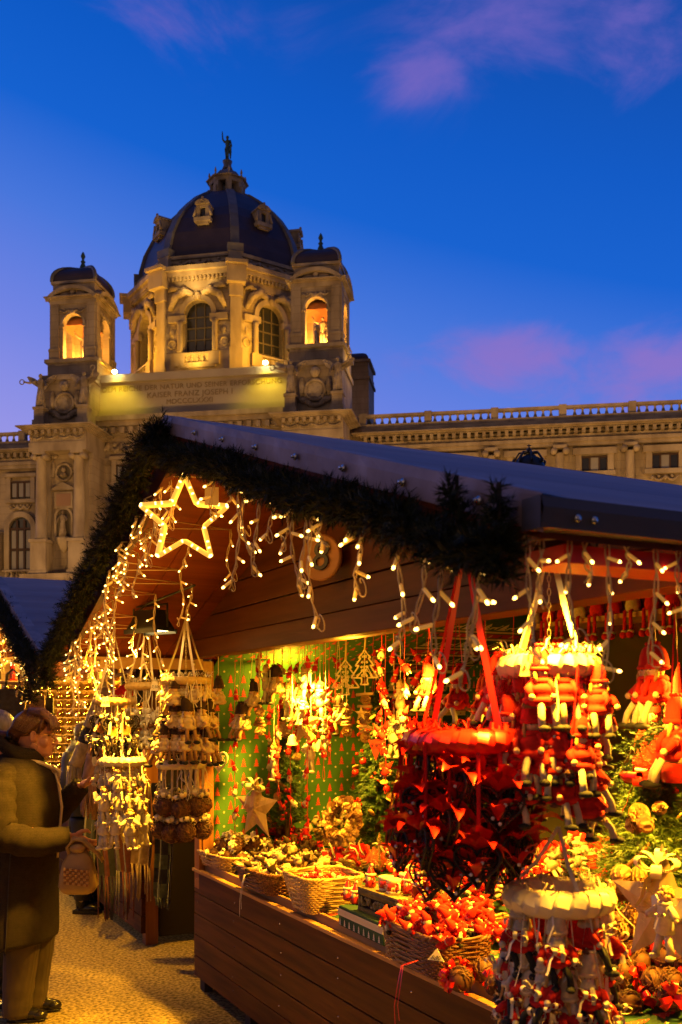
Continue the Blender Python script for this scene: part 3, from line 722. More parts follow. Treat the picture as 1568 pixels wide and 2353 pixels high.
for k in range(8):
    M = T(uD, VD, 0) @ Rot(0, 0, k*math.pi/4+math.pi/8+rotD) @ T(0, -la, 0)
    mb.box(-.32, .32, -.2, .6, zl0+.5, zl1, 0, M); mb.box(-.18, .18, -.45, -.2, zl0+.5, zl0+1.3, 0, M)
    mb.lathe([(.16,0),(.2,.2),(.08,.45),(.14,.7),(.02,1.1)], 6, (0, -.25, zl2), 0, True, M)
mb.loft([octL(la+.25, zl1), octL(la+.35, zl1+.4)], 0, False, True, Drot); mb.loft([octL(la+.6, zl1+.4), octL(la+.65, zl2+.1)], 0, False, True, Drot)
mb.build('lantern', [m_plain, m_pane], mus)
mb = MB(); zk = zl2+.1; zn = zD(392)
mb.loft([octL(r, z) for r, z in ((la+.1, zk), (la*.92, zk+(zn-zk)*.35), (la*.72, zk+(zn-zk)*.65), (la*.42, zk+(zn-zk)*.88), (la*.3, zn))], 0, False, True, Drot)
zs = zD(371); mb.lathe([(.62,0),(.55,.2*(zs-zn)),(.42,.5*(zs-zn)),(.5,.85*(zs-zn)),(.55,zs-zn)], 12, (uD, VD, zn)); mb.build('lantern_cap', m_ribm, mus)
mb = MB(); hs = zD(312)-zs
figure(mb, hs, (-.2,-.05,1.08), (.17,-.08,.38), robe=False, torch='l')
o = mb.build('dome_statue', m_bronze); o.location = mw(uD, VD, zs); o.rotation_euler = (0, 0, -TH-.3)
tag(o, 'green bronze figure raising a torch on top of the museum dome', 'statue')

# ---- museum lighting: the lamps on the attic and the floodlights on the roof and forecourt
m_bulb_y = mat('floodlight_glow', (1,.9,.4), .5, emit=(1,.85,.35), es=60)
for i, (px, py) in enumerate(((264, 853), (610, 832))):
    u, z = uz(px, py, VA-.7); z -= .05
    r = empty('attic_floodlight', mw(u, VA-.7, z), -TH, 'small bright yellow floodlight on the attic edge, %s of the inscription' % ('left' if i == 0 else 'right'), 'floodlight', 'floodlights on the museum attic')
    mb = MB(); mb.tube([(0,.6,-.2),(0,.3,.25),(0,.0,.15)], .05, 6); mb.box(-.22,.22,-.12,.22,.08,.2); mb.build('arm', m_frame, r)
    mb = MB(); mb.ell((0,-.02,.0), (.26,.22,.2), 10, 8); mb.build('lens', m_bulb_y, r)
    lamp('attic_lamp', mw(u, VA-1.6, z-.1), 800, (1,.74,.0), 'SPOT', .15, mw(u, VA+.2, z-5), 110, .8)
for k, p in ((-1, 700), (0, 900), (1, 700)):
    M = face(k); q = M @ Vector((0, -4.2, 0)); lamp('drum_floodlight', mw(q.x, max(q.y, VA+.2), za1+.35), p, (1,.55,.07), 'SPOT', .5, mw(*(M @ Vector((0, 0, zcb-2)))), 140, .8)
for u, au, p in ((uT['l']+3.0, uD-5, 3300), (uT['r']-3.0, uD+2, 3300)):
    lamp('drum_floodlight', mw(u, VT+.3, zB1+1.2), p, (1,.47,.012), 'SPOT', .4, mw(au, vf, zcb-4), 100, .9)
lamp('dome_floodlight', mw(U(420, 1), 1.5, zdb-6), 2500, (1,.6,.15), 'SPOT', .5, mw(uD, VD-8, zdb+1), 70, .9)
for u, v, z, p in ((-26, -26, 6, 10500), (4, -30, 6, 12500), (34, -26, 6, 14500), (60, -24, 6, 13000)):
    lamp('forecourt_light', mw(u, v, z), p, (1, .55, .16), size=.6)
# ------------------------------------------------------------------ the market stall (local x = s along the counter towards the viewer, y = d into the stall)
SX0, SY0 = -.866, 5.85; SA = math.atan2(-.896, .443)
AX = Vector((.4432, -.8964, 0)); DX = Vector((.8964, .4432, 0)); P0 = Vector((SX0, SY0, 0))
def S(s, d, z): return P0 + AX*s + DX*d + Vector((0, 0, z))
def sd_on(px, py, d):
    """the point of the plane at depth d that this direction of view meets: (s, z)"""
    k = (px-CX)/F; s = (k*(SY0+.4432*d)-SX0-.8964*d)/(.4432+.8964*k)
    Y = SY0+.4432*d-.8964*s
    return s, CAMZ+(HY-py)/F*Y
def Ydep(s, d): return SY0+.4432*d-.8964*s
def at_height(px, py, z):
    Y = (CAMZ-z)*F/(py-HY); X = (px-CX)/F*Y; v = Vector((X, Y, 0))-P0
    return v.dot(AX), v.dot(DX)
RS, RZ, EL, ER, EZ = 2.19, 2.69, .10, 4.31, 2.012         # ridge, eaves
SLO = (RZ-EZ)/(RS-EL)
def roof_z(s): return RZ-SLO*abs(s-RS)
DF, DB = -.80, 2.7                                        # front and back of the roof
wood = lambda n, c, c2, st: mat(n, c, .55, c2, 3.0, 8, bump=.35, bscale=5, stretch=st, bdist=.004, ramp=(.3,.7), spec=.15)
m_wood_x = wood('stained_pine', (.058,.013,.002), (.105,.028,.005), (.5, 9, 9))
m_wood_d = wood('stained_pine_soffit', (.12,.022,.002), (.185,.040,.005), (9, .5, 9))
m_wood_z = wood('stained_pine_post', (.20,.075,.022), (.33,.14,.045), (9, 9, .5))
m_ctr = wood('counter_boards', (.036,.011,.002), (.10,.033,.006), (.5, 9, 9))
m_pale = wood('pale_pine', (.42,.25,.10), (.55,.35,.15), (.6, 9, 9))
m_metal = mat('roof_sheet', (.44,.28,.21), .55, (.27,.17,.14), 1.6, 10, bump=.8, bscale=1.6, metal=.15, stretch=(1,.25,1), bdist=.03)
m_metal_edge = mat('roof_edge_sheet', (.42,.29,.25), .55, (.20,.13,.12), 5, 6, bump=.9, bscale=4, metal=.15, bdist=.012)
m_metal_dark = mat('shaded_eave_sheet', (.10,.085,.08), .5, (.055,.048,.046), 3, 7, bump=.6, bscale=3, metal=.2, stretch=(1,.4,1), bdist=.01)  # separate darker sheet: the face's dark reflection is put into the colour
m_steel = mat('screw_steel', (.6,.58,.55), .25, metal=1)
m_black = mat('black_enamel', (.012,.012,.012), .4)
m_dark = mat('dark_interior', (.02,.012,.008), .8)

def make_roof(root, full=True):
    mb = MB(); n = 12
    for sgn, e in ((-1, EL), (1, ER)):
        for i in range(n):
            d0 = DF+(DB-DF)*i/n; d1 = DF+(DB-DF)*(i+1)/n
            s0, s1 = RS, e; z0, z1 = RZ, roof_z(e)
            if sgn < 0: s0, s1, z0, z1 = s1, s0, z1, z0
            mb.add([(s0,d0,z0-.07),(s1,d0,z1-.07),(s1,d1-.004,z1-.07),(s0,d1-.004,z0-.07),(s0,d0,z0-.012),(s1,d0,z1-.012),(s1,d1-.004,z1-.012),(s0,d1-.004,z0-.012)],
                   [(0,3,2,1),(4,5,6,7),(0,1,5,4),(1,2,6,5),(2,3,7,6),(3,0,4,7)], 0)
    mb.build('soffit', m_wood_d, root)
    mb = MB()
    for sgn, e in ((-1, EL-.03), (1, ER+.03)):
        N, K = 26, 14; vs = []; rnd = random.Random(5+sgn)
        for i in range(N+1):
            for k in range(K+1):
                s = RS+(e-RS)*i/N; d = DF-.015+(DB-DF)*k/K
                vs.append((s, d, roof_z(s)+.004+.004*math.sin(i*1.9+k*.3)+rnd.uniform(-.0015,.0015)))
        fs = [(i*(K+1)+k, (i+1)*(K+1)+k, (i+1)*(K+1)+k+1, i*(K+1)+k+1) for i in range(N) for k in range(K)]
        if sgn > 0: fs = [f for f in fs]
        mb.add(vs, fs, 0, True)
    mb.build('roof', m_metal, root)
    for sgn, e in ((-1, EL-.03), (1, ER+.03)):                     # folded edge along the rake, dented
        mb = MB(); N = 40; rnd = random.Random(3+sgn); vs = []
        for i in range(N+1):
            s = RS+(e-RS)*i/N; z = roof_z(s)+.005; w = .004*math.sin(i*2.1)+rnd.uniform(-.004,.004)
            vs += [(s, DF+.05, z+.003), (s, DF-.018, z+.002), (s, DF-.022+w*.6, z-.02), (s, DF-.019+w, z-.062), (s, DF-.004, z-.064)]
        mb.add(vs, [(i*5+k, i*5+k+1, i*5+k+6, i*5+k+5) for i in range(N) for k in range(4)], 0, False)
        rk = mb.build('roof_edge', m_metal_edge, root)
        for i in range(7):
            s = RS+(e-RS)*(.17+.125*i); z = roof_z(s); mb = MB()
            mb.ell((s, DF-.024, z-.03), (.009,.005,.009), 10, 6); mb.tube([(s, DF-.024, z-.03), (s, DF-.034, z-.03)], .0045, 6)
            mb.build('screw', m_steel, rk)
        mb = MB(); z = roof_z(e)                                      # eave edge
        vs = []
        for k in range(21):
            d = DF-.02+(DB-DF)*k/20
            vs += [(e-sgn*.06, d, z+.016), (e, d, z+.003), (e+sgn*.006, d, z-.016), (e, d, z-.048), (e-sgn*.03, d, z-.05)]
        mb.add(vs, [(i*5+k, i*5+k+1, i*5+k+6, i*5+k+5) for i in range(20) for k in range(4)], 0, False)
        mb.box(min(e, e-sgn*.05), max(e, e-sgn*.05), DF-.0215, DF-.0195, z-.05, z+.004)
        ev = mb.build('eave_edge', m_metal_dark, root)
        for d in (DF+.05, DF+.085, DF+.7):
            mb = MB(); mb.ell((e+sgn*.006, d, z-.03), (.004,.007,.007), 10, 6); mb.build('screw', m_steel, ev)
        mb = MB()                                                     # barge board under the rake
        def bz(s): return roof_z(s)-.07
        e2 = e-sgn*.25
        poly = [(RS, bz(RS)+.004), (e2, bz(e2)+.004), (e2, bz(e2)-.085), (RS, bz(RS)-.10)]
        if sgn < 0: poly = poly[::-1]
        mb.prism(poly, DF+.005, DF+.035); mb.build('barge_board', m_wood_x, root)
    mb = MB(); mb.box(ER-.16, ER-.05, DF+.09, DB, roof_z(ER)-.098, roof_z(ER)-.066); mb.build('eave_beam', mat('red_lacquer_beam', (.55,.016,.006), .4, (.42,.014,.006), 4, 6, stretch=(9,.5,9)), root) if full else None

stall = empty('market_stall', P0, SA, 'wooden gabled market stall with number 8 disc, dented metal roof and lit goods', 'market stall')
make_roof(stall)
# board wall above the opening
PD = -.15; ptop = lambda s: roof_z(s)-.075
def clip_board(z0, z1, s0, s1):
    def lim(z):
        k = (RZ-.075-z)/SLO
        return max(s0, RS-k), min(s1, RS+k)
    a0, b0 = lim(z0); a1, b1 = lim(z1)
    pts = [(a0, z0), (b0, z0)]
    if b1 < b0 and b1 > a1:
        zz = ptop(s1) if ptop(s1) > z0 else z0
        if zz < z1 and b0 == s1 and zz > z0: pts.append((s1, zz))
    pts += [(b1, z1), (a1, z1)]
    if a1 > a0:
        zz = ptop(s0)
        if z0 < zz < z1 and a0 == s0: pts.append((s0, zz))
    return pts
mb = MB(); zb = 1.925; hs = [.10, .115, .13, .13, .13, .12]
for i, h in enumerate(hs):
    z1 = min(zb+h, RZ-.09)
    if z1-zb < .02: break
    off = 0 if i else -.018
    mb.prism(clip_board(zb, z1-.006, .33, 4.30), PD+off, PD+.045)
    zb = z1
mb.build('gable_panel', m_wood_x, stall, bevel=.004)
# number disc
m_disc = wood('pale_disc', (.40,.20,.07), (.52,.28,.11), (1, 9, 9))
s8, z8 = sd_on(767, 1284, PD-.03)
mb = MB(); mb.lathe([(.086,0),(.088,.012),(.08,.02),(.078,.018)], 32, (0,0,0)); dsc = mb.build('number_disc', m_disc, stall, (s8, PD-.075, z8), (R(90), 0, R(34)))
mb = MB(); mb.box(-.012,.012,0,.07,-.03,.03); mb.build('disc_bracket', m_wood_x, stall, (s8, PD-.07, z8))
text('number', '8', .155, stall, (s8+.021*math.sin(R(34)), PD-.075-.023*math.cos(R(34)), z8), (R(90), 0, R(34)), m_black, .003, shear=.12)
# soffit lower end: wall plate, posts, side and back walls
for x in (0, 4.31):
    mb = MB(); mb.box(x, x+.09, 0, .09, .60, 1.93); mb.build('post', m_wood_z, stall, bevel=.004)
mb = MB(); mb.box(.091, .105, .02, .075, 1.35, 1.93); mb.build('batten', m_pale, stall); mb = MB(); mb.box(.091, .10, .02, .07, .74, 1.3); mb.build('batten', m_wood_z, stall)
mb = MB(); mb.box(0, 4.4, .10, .18, 1.962, 2.03); mb.build('wall_plate', m_wood_x, stall)
mb = MB(); z = .08
for k in range(14):
    mb.box(-.02, .03, .10, 1.92, z, z+.134); z += .14
mb.build('side_wall', m_wood_d, stall)
mb = MB(); z = .08
for k in range(14):
    mb.box(.03, 4.4, 1.88, 1.92, z, z+.134); z += .14
mb.build('back_wall', m_wood_x, stall)
mb = MB(); mb.prism([(0,1.97),(4.38,1.97),(4.38,2.0),(RS,RZ-.08),(0,2.0)], 1.88, 1.92); mb.build('rear_gable', m_wood_x, stall)
mb = MB(); mb.box(4.37, 4.4, .1, 1.9, .08, 2.0); mb.build('side_wall', m_wood_d, stall)
# counter: boarded front, ledge and table
mb = MB(); z = .085; rnd = random.Random(2)
for k in range(5):
    y = -.002+rnd.uniform(-.003,.003); mb.box(.0, 4.6, y, .028, z, z+.117)
    for q in range(8): mb.ell((.06+q*.62+rnd.uniform(-.02,.02), y, z+.03+rnd.uniform(-.01,.05)), (.0045,.003,.0045), 6, 4, 1)
    z += .123
ctr = mb.build('counter_front', [m_ctr, m_steel], stall, bevel=.005)
for k in range(7):
    mb = MB(); mb.box(.02+k*.74, .10+k*.74, .03, .08, .0, .69); mb.build('counter_leg', m_dark, stall)
m_rail = wood('rail_pine', (.30,.15,.05), (.46,.26,.10), (.5,9,9))
mb = MB(); mb.box(-.01, 4.6, -.012, .022, .698, .716); mb.build('counter_rail', m_rail, stall, bevel=.003)
mb = MB(); mb.box(-.01, 4.6, .035, .055, .69, .752); mb.build('counter_lip', m_rail, stall, bevel=.003)
mb = MB(); mb.box(0, .03, .03, 1.2, .085, .69); mb.build('counter_end', m_ctr, stall)
# lamps under the roof
m_lampglass = mat('halogen_glass', (1,.9,.6), .3, emit=(1,.72,.25), es=14)
def floodlight(s, d, z, rz, label, sc_=1.0, tilt=0):
    r = empty('floodlight', S(s, d, z), SA+rz, label, 'floodlight', 'black floodlights under the stall roofs'); r.scale = (sc_,)*3; r.rotation_euler[0] = tilt
    mb = MB(); vs = [[(-.11,-.06,0),(.11,-.06,0),(.11,.06,0),(-.11,.06,0)],[(-.105,-.058,.02),(.105,-.058,.02),(.105,.058,.02),(-.105,.058,.02)],[(-.085,-.05,.05),(.085,-.05,.05),(.085,.05,.05),(-.085,.05,.05)],[(-.07,-.035,.10),(.07,-.035,.10),(.07,.035,.10),(-.07,.035,.10)]]
    mb.loft(vs, 0, False, False); mb.box(-.072,.072,-.036,.036,.098,.105); mb.box(-.12,.12,-.068,-.058,-.01,.012); mb.box(-.12,.12,.058,.068,-.01,.012)
    mb.build('housing', m_black, r)
    mb = MB(); mb.box(-.105,.105,-.055,.055,.004,.008); mb.build('lens', m_lampglass, r)
    mb = MB(); mb.tube([(-.125,0,.02),(-.125,0,.13),(.125,0,.13),(.125,0,.02)], .006, 5); mb.build('bracket', m_black, r)
    return r
ls, lz = sd_on(346, 1452, -.5)
floodlight(ls, -.5, lz, R(25), 'black floodlight under the soffit above the angel and doll rings')
ls2, lz2 = sd_on(1290, 1246, -.42)
lz2 = roof_z(ls2)-.07-.085
floodlight(ls2, -.42, lz2, R(60), 'black floodlight under the red eave above the white ribbon ring', .62)
mb = MB(); mb.tube([(.35,-.52,2.10),(.9,-.53,2.16),(1.4,-.45,2.2)], .006, 5); mb.build('cable', m_black, stall)

# ---- printed cloths
m_green = mat('green_cloth', (.040,.13,.020), .8, (.050,.155,.025), 5, 4, bump=.3, bscale=6, bdist=.03)
m_dgreen = mat('dark_green_cloth', (.010,.050,.016), .8, (.014,.06,.02), 5, 4, bump=.3, bscale=6, bdist=.03)
m_ptree = mat('printed_red_tree', (.50,.055,.025), .8)
m_pgold = mat('printed_cream', (.62,.50,.26), .8)
m_pred = mat('printed_red', (.42,.02,.02), .8)
m_knit = mat('printed_offwhite', (.60,.52,.38), .8)
def cloth_fn(kind):
    rnd = random.Random(kind)
    a = [(rnd.uniform(2,7), rnd.uniform(0,6), rnd.uniform(.002,.006)) for _ in range(4)]
    return lambda x, z: sum(c*math.sin(f*x+p+.6*z*f*.3) for f, p, c in a)
def tree_print(mb, X, x, z, h, wv, mt, dots=True, dmat=2):
    """a printed fir: three tiers and dots, laid 2 mm over the cloth; X maps (x, z, lift) to space"""
    w = h*.36
    for a, b, ww in ((0,.42,1),(.26,.70,.78),(.54,1.0,.55)):
        p = [(x-w*ww, z+h*a), (x+w*ww, z+h*a), (x, z+h*b)]
        mb.add([X(q[0], q[1], .0016+.0004*a) for q in p], [(0,1,2)], mt)
    if dots:
        for k in range(7):
            t = .06+.12*k; ww = w*(1-t)*.7; u = x+ww*((-1)**k)*.55*(1 if k % 3 else .1)
            r = h*.028; z_ = z+h*t
            mb.add([X(u-r, z_, .0025), X(u, z_-r, .0025), X(u+r, z_, .0025), X(u, z_+r, .0025)], [(0,1,2,3)], dmat)
def star_print(mb, X, x, z, r, mt):
    pts = [(x+(r if i % 2 == 0 else r*.45)*math.cos(math.pi/2+i*math.pi/5), z+(r if i % 2 == 0 else r*.45)*math.sin(math.pi/2+i*math.pi/5)) for i in range(10)]
    mb.add([X(a, b, .0016) for a, b in pts], [tuple(range(10))], mt)
def sheet(mb, X, x0, x1, z0, z1, nx, nz, mt):
    vs = [X(x0+(x1-x0)*i/nx, z0+(z1-z0)*j/nz, 0) for j in range(nz+1) for i in range(nx+1)]
    mb.add(vs, [(j*(nx+1)+i, j*(nx+1)+i+1, (j+1)*(nx+1)+i+1, (j+1)*(nx+1)+i) for j in range(nz) for i in range(nx)], mt, True)
def tree_cloth(name, X, x0, x1, z0, z1, mats, label, step=.082, th=.052):
    mb = MB(); sheet(mb, X, x0, x1, z0, z1, 40, 20, 0)
    j = 0; z = z0+.02
    while z < z1-th:
        i = 0; x = x0+.03+(step*.5 if j % 2 else 0)*0
        while x < x1-.02:
            tree_print(mb, X, x, z, th, 0, 1, i % 2 == 0)
            if x+step*.5 < x1-.02: star_print(mb, X, x+step*.5, z+th*.5+step*.5, .009, 2)
            x += step; i += 1
        z += step*1.02; j += 1
    o = mb.build(name, mats)
    return tag(o, label, 'cloth')
w1 = cloth_fn(1); ZC = roof_z(.06)-.09
def up_soffit(s, d, z):
    'the side cloth is pinned up the wall and on along the sloping boards'
    if z <= ZC: return S(s, d, z)
    e = z-ZC; return S(s+e*.95, d, ZC+e*.31-.004)
tree_cloth('patterned_cloth', lambda x, z, l: up_soffit(.036+abs(w1(x*3, z))*.6+l, x, z), .10, 1.30, .70, 2.86, [m_green, m_ptree, m_pgold], 'bright green cloth printed with red firs on the stall side wall')
w3 = cloth_fn(3)
tree_cloth('patterned_cloth', lambda x, z, l: S(x, 1.872-abs(w3(x*3, z))*.5-l, z), .05, .62, .70, 2.06, [m_dgreen, m_ptree, m_pgold], 'dark green cloth printed with small red firs on the stall back wall', .075, .05)
# the deer cloth
def deer(mb, X, x, z, h, mt):
    P_ = lambda pts: mb.add([X(x+a*h, z+b*h, .002) for a, b in pts], [tuple(range(len(pts)))], mt)
    P_([(-.42,.42),(-.35,.32),(.22,.34),(.32,.42),(.28,.58),(-.30,.56)])
    P_([(.16,.5),(.30,.42),(.42,.80),(.34,.84)]); P_([(.33,.76),(.56,.70),(.58,.77),(.40,.86)])
    for a in (-.38,-.26,.12,.22): P_([(a-.03,.0),(a+.02,0),(a+.05,.38),(a-.05,.38)])
    for a, b in ((.32,.84),(.40,.86)):
        P_([(a-.015,b),(a+.015,b),(a-.03,1.05),(a-.06,1.04)]); P_([(a-.02,b+.06),(a,b+.04),(a+.10,1.0),(a+.07,1.02)])
w2 = cloth_fn(2); XD = lambda x, z, l: up_soffit(.040+abs(w2(x*3, z))*.5+l, x, z)
mb = MB(); sheet(mb, XD, 1.26, 1.87, .85, 2.86, 24, 40, 0); z = 2.72; row = 0
def band(z, h, mt): mb.add([XD(1.26+.62*i/12, z+(h if j else 0), .0013) for j in range(2) for i in range(13)], [(i, i+1, i+14, i+13) for i in range(12)], mt)
while z > .86:
    k = row % 4
    if k == 0:
        for i in range(5): (tree_print(mb, XD, 1.31+i*.125, z-.11, .10, 0, 3, i % 2 == 0, 0))
        for i in range(4): deer(mb, XD, 1.372+i*.125, z-.105, .075, 3)
        z -= .125
    elif k == 1: band(z-.03, .026, 2); z -= .04
    elif k == 2:
        band(z-.062, .055, 1)
        for i in range(8): tree_print(mb, XD, 1.30+i*.075, z-.055, .042, 0, 3 if i % 3 else 0, False)
        z -= .07
    else:
        band(z-.035, .03, 2)
        for i in range(16): star_print(mb, XD, 1.275+i*.04, z-.02, .008, 1)
        z -= .045
    row += 1
o = mb.build('patterned_cloth', [m_dgreen, m_pred, m_pgold, m_knit]); tag(o, 'dark green cloth printed with deer, firs and red bands in the stall corner', 'cloth')
mb = MB(); sheet(mb, lambda x, z, l: S(x, 1.868-abs(w3(x*3, z))*.8-l, z), .60, 4.3, .70, 2.04, 40, 14, 0)
o = mb.build('plain_cloth', [mat('olive_cloth', (.050,.040,.014), .8, (.035,.028,.010), 3, 4)]); tag(o, 'plain dark olive cloth covering the right of the stall back wall', 'cloth')
# table cover on the counter, flat part printed with firs
XT = lambda x, y, l: S(x, y, .735+.10*max(0, y-.10)+l)
tree_cloth('table_cloth', XT, .06, 4.5, .057, 1.30, [m_dgreen, m_ptree, m_pgold], 'green tablecloth printed with red firs on the stall counter', .105, .075)
mb = MB(); mb.box(.06, 4.5, .056, 1.3, .68, .725); mb.build('table_board', m_ctr, stall)
# ------------------------------------------------------------------ ground
m_gravel = mat('pressed_gravel', (.36,.27,.11), .85, (.12,.088,.035), 48, 9, bump=1, bscale=60, bdist=.012, ramp=(.42,.6), spec=.1)
mb = MB(); n = 1
mb.add([(-400,-400,0),(400,-400,0),(400,600,0),(-400,600,0)], [(0,1,2,3)])
g = mb.build('ground', m_gravel); tag(g, 'pale pressed gravel ground in front of the stalls', kind='structure')
# interior working lights of the stall (behind the board wall) and the two floodlights that show, with an added fill lamp and an added floodlight next door
lamp('stall_light', S(.22, .50, 1.86), 15, WARM, size=.04)
lamp('stall_light', S(.75, .40, 1.88), 420, WARM, 'SPOT', .05, S(.55,.55,.7), 115, .5)
lamp('stall_light', S(1.9, .45, 1.90), 380, WARM, 'SPOT', .05, S(1.7,.6,.7), 120, .5)
lamp('stall_light', S(2.95, .55, 1.92), 400, WARM, 'SPOT', .05, S(2.8,.65,.7), 125, .5)
lamp('stall_light', S(3.85, .45, 1.90), 400, WARM, 'SPOT', .05, S(3.7,.2,.8), 125, .5)
lamp('stall_light', S(1.7, .16, 1.90), 24, WARM, size=.05)  # added fill point that brightens the hanging goods, no fixture
floodlight(-.86, -.42, 1.93, R(60), 'added black floodlight under the second stall eave, brightening floor and woman', .62)  # added housing for the extra lamp below, copied from the near stall
lamp('flood_light_beam', S(-.86, -.42, 1.90), 170, WARM, 'SPOT', .05, S(-.5, -.9, 0), 150, .5)  # added beam to brighten the floor and the woman's back
lamp('flood_light_beam', S(ls, -.5, lz-.02), 520, WARM, 'SPOT', .04, S(1.35, -1.9, .0), 104, .4)
lamp('flood_light_beam', S(ls2, -.42, lz2-.03), 190, WARM, 'SPOT', .05, S(ls2+.05, -.3, .6), 130, .6)
# ------------------------------------------------------------------ goods: prototypes (copied below with their parts)
knit = lambda n, c, rd=.12: mat(n, c, .9, tuple(x*.72 for x in c), 60, 3, bump=.5, bscale=160, rand=rd, bdist=.002)
m_red_knit = knit('red_knit', (.62,.013,.006)); m_cream_knit = knit('cream_knit', (.72,.55,.32)); m_brown_knit = knit('dark_brown_knit', (.045,.022,.010))
m_grey_felt = knit('grey_felt', (.30,.27,.20)); m_beige_leg = knit('tan_cloth', (.36,.20,.08)); m_white_leg = knit('white_cloth', (.66,.56,.40))
m_skin_d = mat('doll_skin', (.72,.45,.26), .6); m_blk = mat('black_felt', (.012,.011,.010), .8)
m_white = mat('white_plaster', (.80,.76,.68), .6, rand=.08); m_hair = mat('straw_blond_hair', (.55,.34,.10), .8, (.40,.23,.06), 90, 3, bump=.6, bscale=200, bdist=.003)
m_twig = mat('cinnamon_twig', (.20,.085,.03), .7, (.11,.045,.018), 30, 4, bump=.4, bscale=90, bdist=.002)
m_straw = mat('straw', (.66,.47,.18), .6, (.50,.33,.11), 40, 4, bump=.4, bscale=120, stretch=(1,1,.3), bdist=.002)
m_raffia = mat('cream_ribbon', (.78,.66,.42), .35, rand=.05); m_redrib = mat('red_satin_ribbon', (.60,.012,.010), .3); m_rattan = mat('rattan_ball', (.14,.052,.018), .6, (.075,.028,.010), 60, 3)
m_wire = mat('dark_wire', (.028,.016,.010), .5); m_orange = mat('dried_orange', (.33,.12,.02), .6, (.22,.07,.012), 80, 3)
m_pearl = mat('pearl', (.8,.76,.68), .2); m_paper = mat('paper_tag', (.80,.66,.42), .7); m_rpaper = mat('red_paper_tag', (.62,.05,.02), .7)
m_ink = mat('ink', (.03,.02,.02), .6); m_chain = mat('brass_chain', (.62,.45,.16), .3, metal=1); m_carve = mat('pale_fretwood', (.78,.64,.40), .6, (.68,.53,.30), 25, 4, stretch=(1,1,.3))
m_gold = mat('gold_glass', (.85,.55,.14), .12, metal=1); m_cone = mat('pine_cone', (.27,.13,.05), .7, (.15,.065,.025), 60, 3); m_conet = mat('pine_cone_tips', (.48,.29,.11), .7)
m_needle = mat('spruce_needle', (.030,.075,.020), .55, rand=0); m_needle2 = mat('spruce_needle_light', (.055,.105,.020), .55); m_bark = mat('bark', (.07,.04,.02), .9)
m_gneedle = mat('garland_needle', (.014,.018,.004), .7, spec=.2); m_gneedle2 = mat('garland_needle_tip', (.038,.042,.010), .7, spec=.2)
m_berry = mat('red_berry', (.50,.018,.010), .2); m_dryleaf = mat('dried_slice', (.52,.30,.09), .6)
m_wick = mat('pale_wicker', (.56,.36,.13), .55, (.40,.23,.07), 40, 3, rand=.06); m_wickd = mat('brown_wicker', (.20,.075,.024), .5, (.12,.045,.015), 40, 3)

def bow(mb, c, r, mt, w=None, n=5, tails=2, rnd=None):
    """looped ribbon bow round c"""
    rnd = rnd or random; w = w or r*.42; c = Vector(c)
    for k in range(n):
        a = 2*math.pi*k/n+rnd.uniform(-.3,.3); el = rnd.uniform(-.1,.9)
        d = Vector((math.cos(a)*math.cos(el), math.sin(a)*math.cos(el), math.sin(el))); s = d.cross(Vector((0,0,1))).normalized(); u = s.cross(d)
        P_ = []; W_ = []
        for q in range(11):
            an = 2*math.pi*q/10; P_.append(c+d*r*.52*(1-math.cos(an))+u*r*.34*math.sin(an)*(.4+.6*math.sin(an/2))); W_.append(w*(.35+.65*math.sin(an/2)))
        mb.strip(P_, W_, s, mt)
    for k in range(tails):
        a = rnd.uniform(0, 6.3); d = Vector((math.cos(a), math.sin(a), 0))
        mb.strip([c, c+d*r*.5-Vector((0,0,r*.5)), c+d*r*.7-Vector((0,0,r*1.3)), c+d*r*.95-Vector((0,0,r*1.7))], [w*.5,w*.8,w*.8,w*.7], d.cross(Vector((0,0,1))), mt)
def petals(mb, c, r, mt, n=7, w=.022, rnd=None):
    """pointed ribbon leaves folded along the middle, round c"""
    rnd = rnd or random; c = Vector(c)
    for k in range(n):
        a = 2*math.pi*k/n+rnd.uniform(-.4,.4); el = rnd.uniform(-.7,.9); d = Vector((math.cos(a)*math.cos(el), math.sin(a)*math.cos(el), math.sin(el))); s = d.cross(Vector((0,0,1))).normalized(); s = (s+d.cross(s)*rnd.uniform(-.8,.8)).normalized(); u = s.cross(d); L = r*rnd.uniform(.7,1.25)
        P_ = []
        for t, q, b in ((.0,.15,0),(.3,.8,.12),(.6,1,.16),(.82,.6,.08),(1,.02,-.08)):
            m_ = c+d*L*t+u*L*b; P_ += [m_-s*w*q*.5+u*w*.22*q, m_, m_+s*w*q*.5+u*w*.22*q]
        mb.add(P_, [(3*i+j, 3*i+j+1, 3*i+j+4, 3*i+j+3) for i in range(4) for j in range(2)], mt, True)
def torus(mb, c, Rr, r, n=24, k=8, mt=0, M=None, sq=1):
    mb.tube([(c[0]+Rr*math.cos(2*math.pi*i/n), c[1]+Rr*math.sin(2*math.pi*i/n), c[2]) for i in range(n)], r, k, mt, True, M, flat=sq)
DM = {'white': dict(body=m_cream_knit, hat=m_brown_knit, leg=m_beige_leg, shoe=m_blk, rib=m_raffia, scarf=m_cream_knit, hand=m_skin_d),
      'red': dict(body=m_red_knit, hat=m_red_knit, leg=m_white_leg, shoe=m_blk, rib=m_redrib, scarf=m_red_knit, hand=m_skin_d),
      'santa': dict(body=m_red_knit, hat=m_cream_knit, leg=m_blk, shoe=m_blk, rib=m_raffia, scarf=m_white_leg, hand=m_white_leg)}
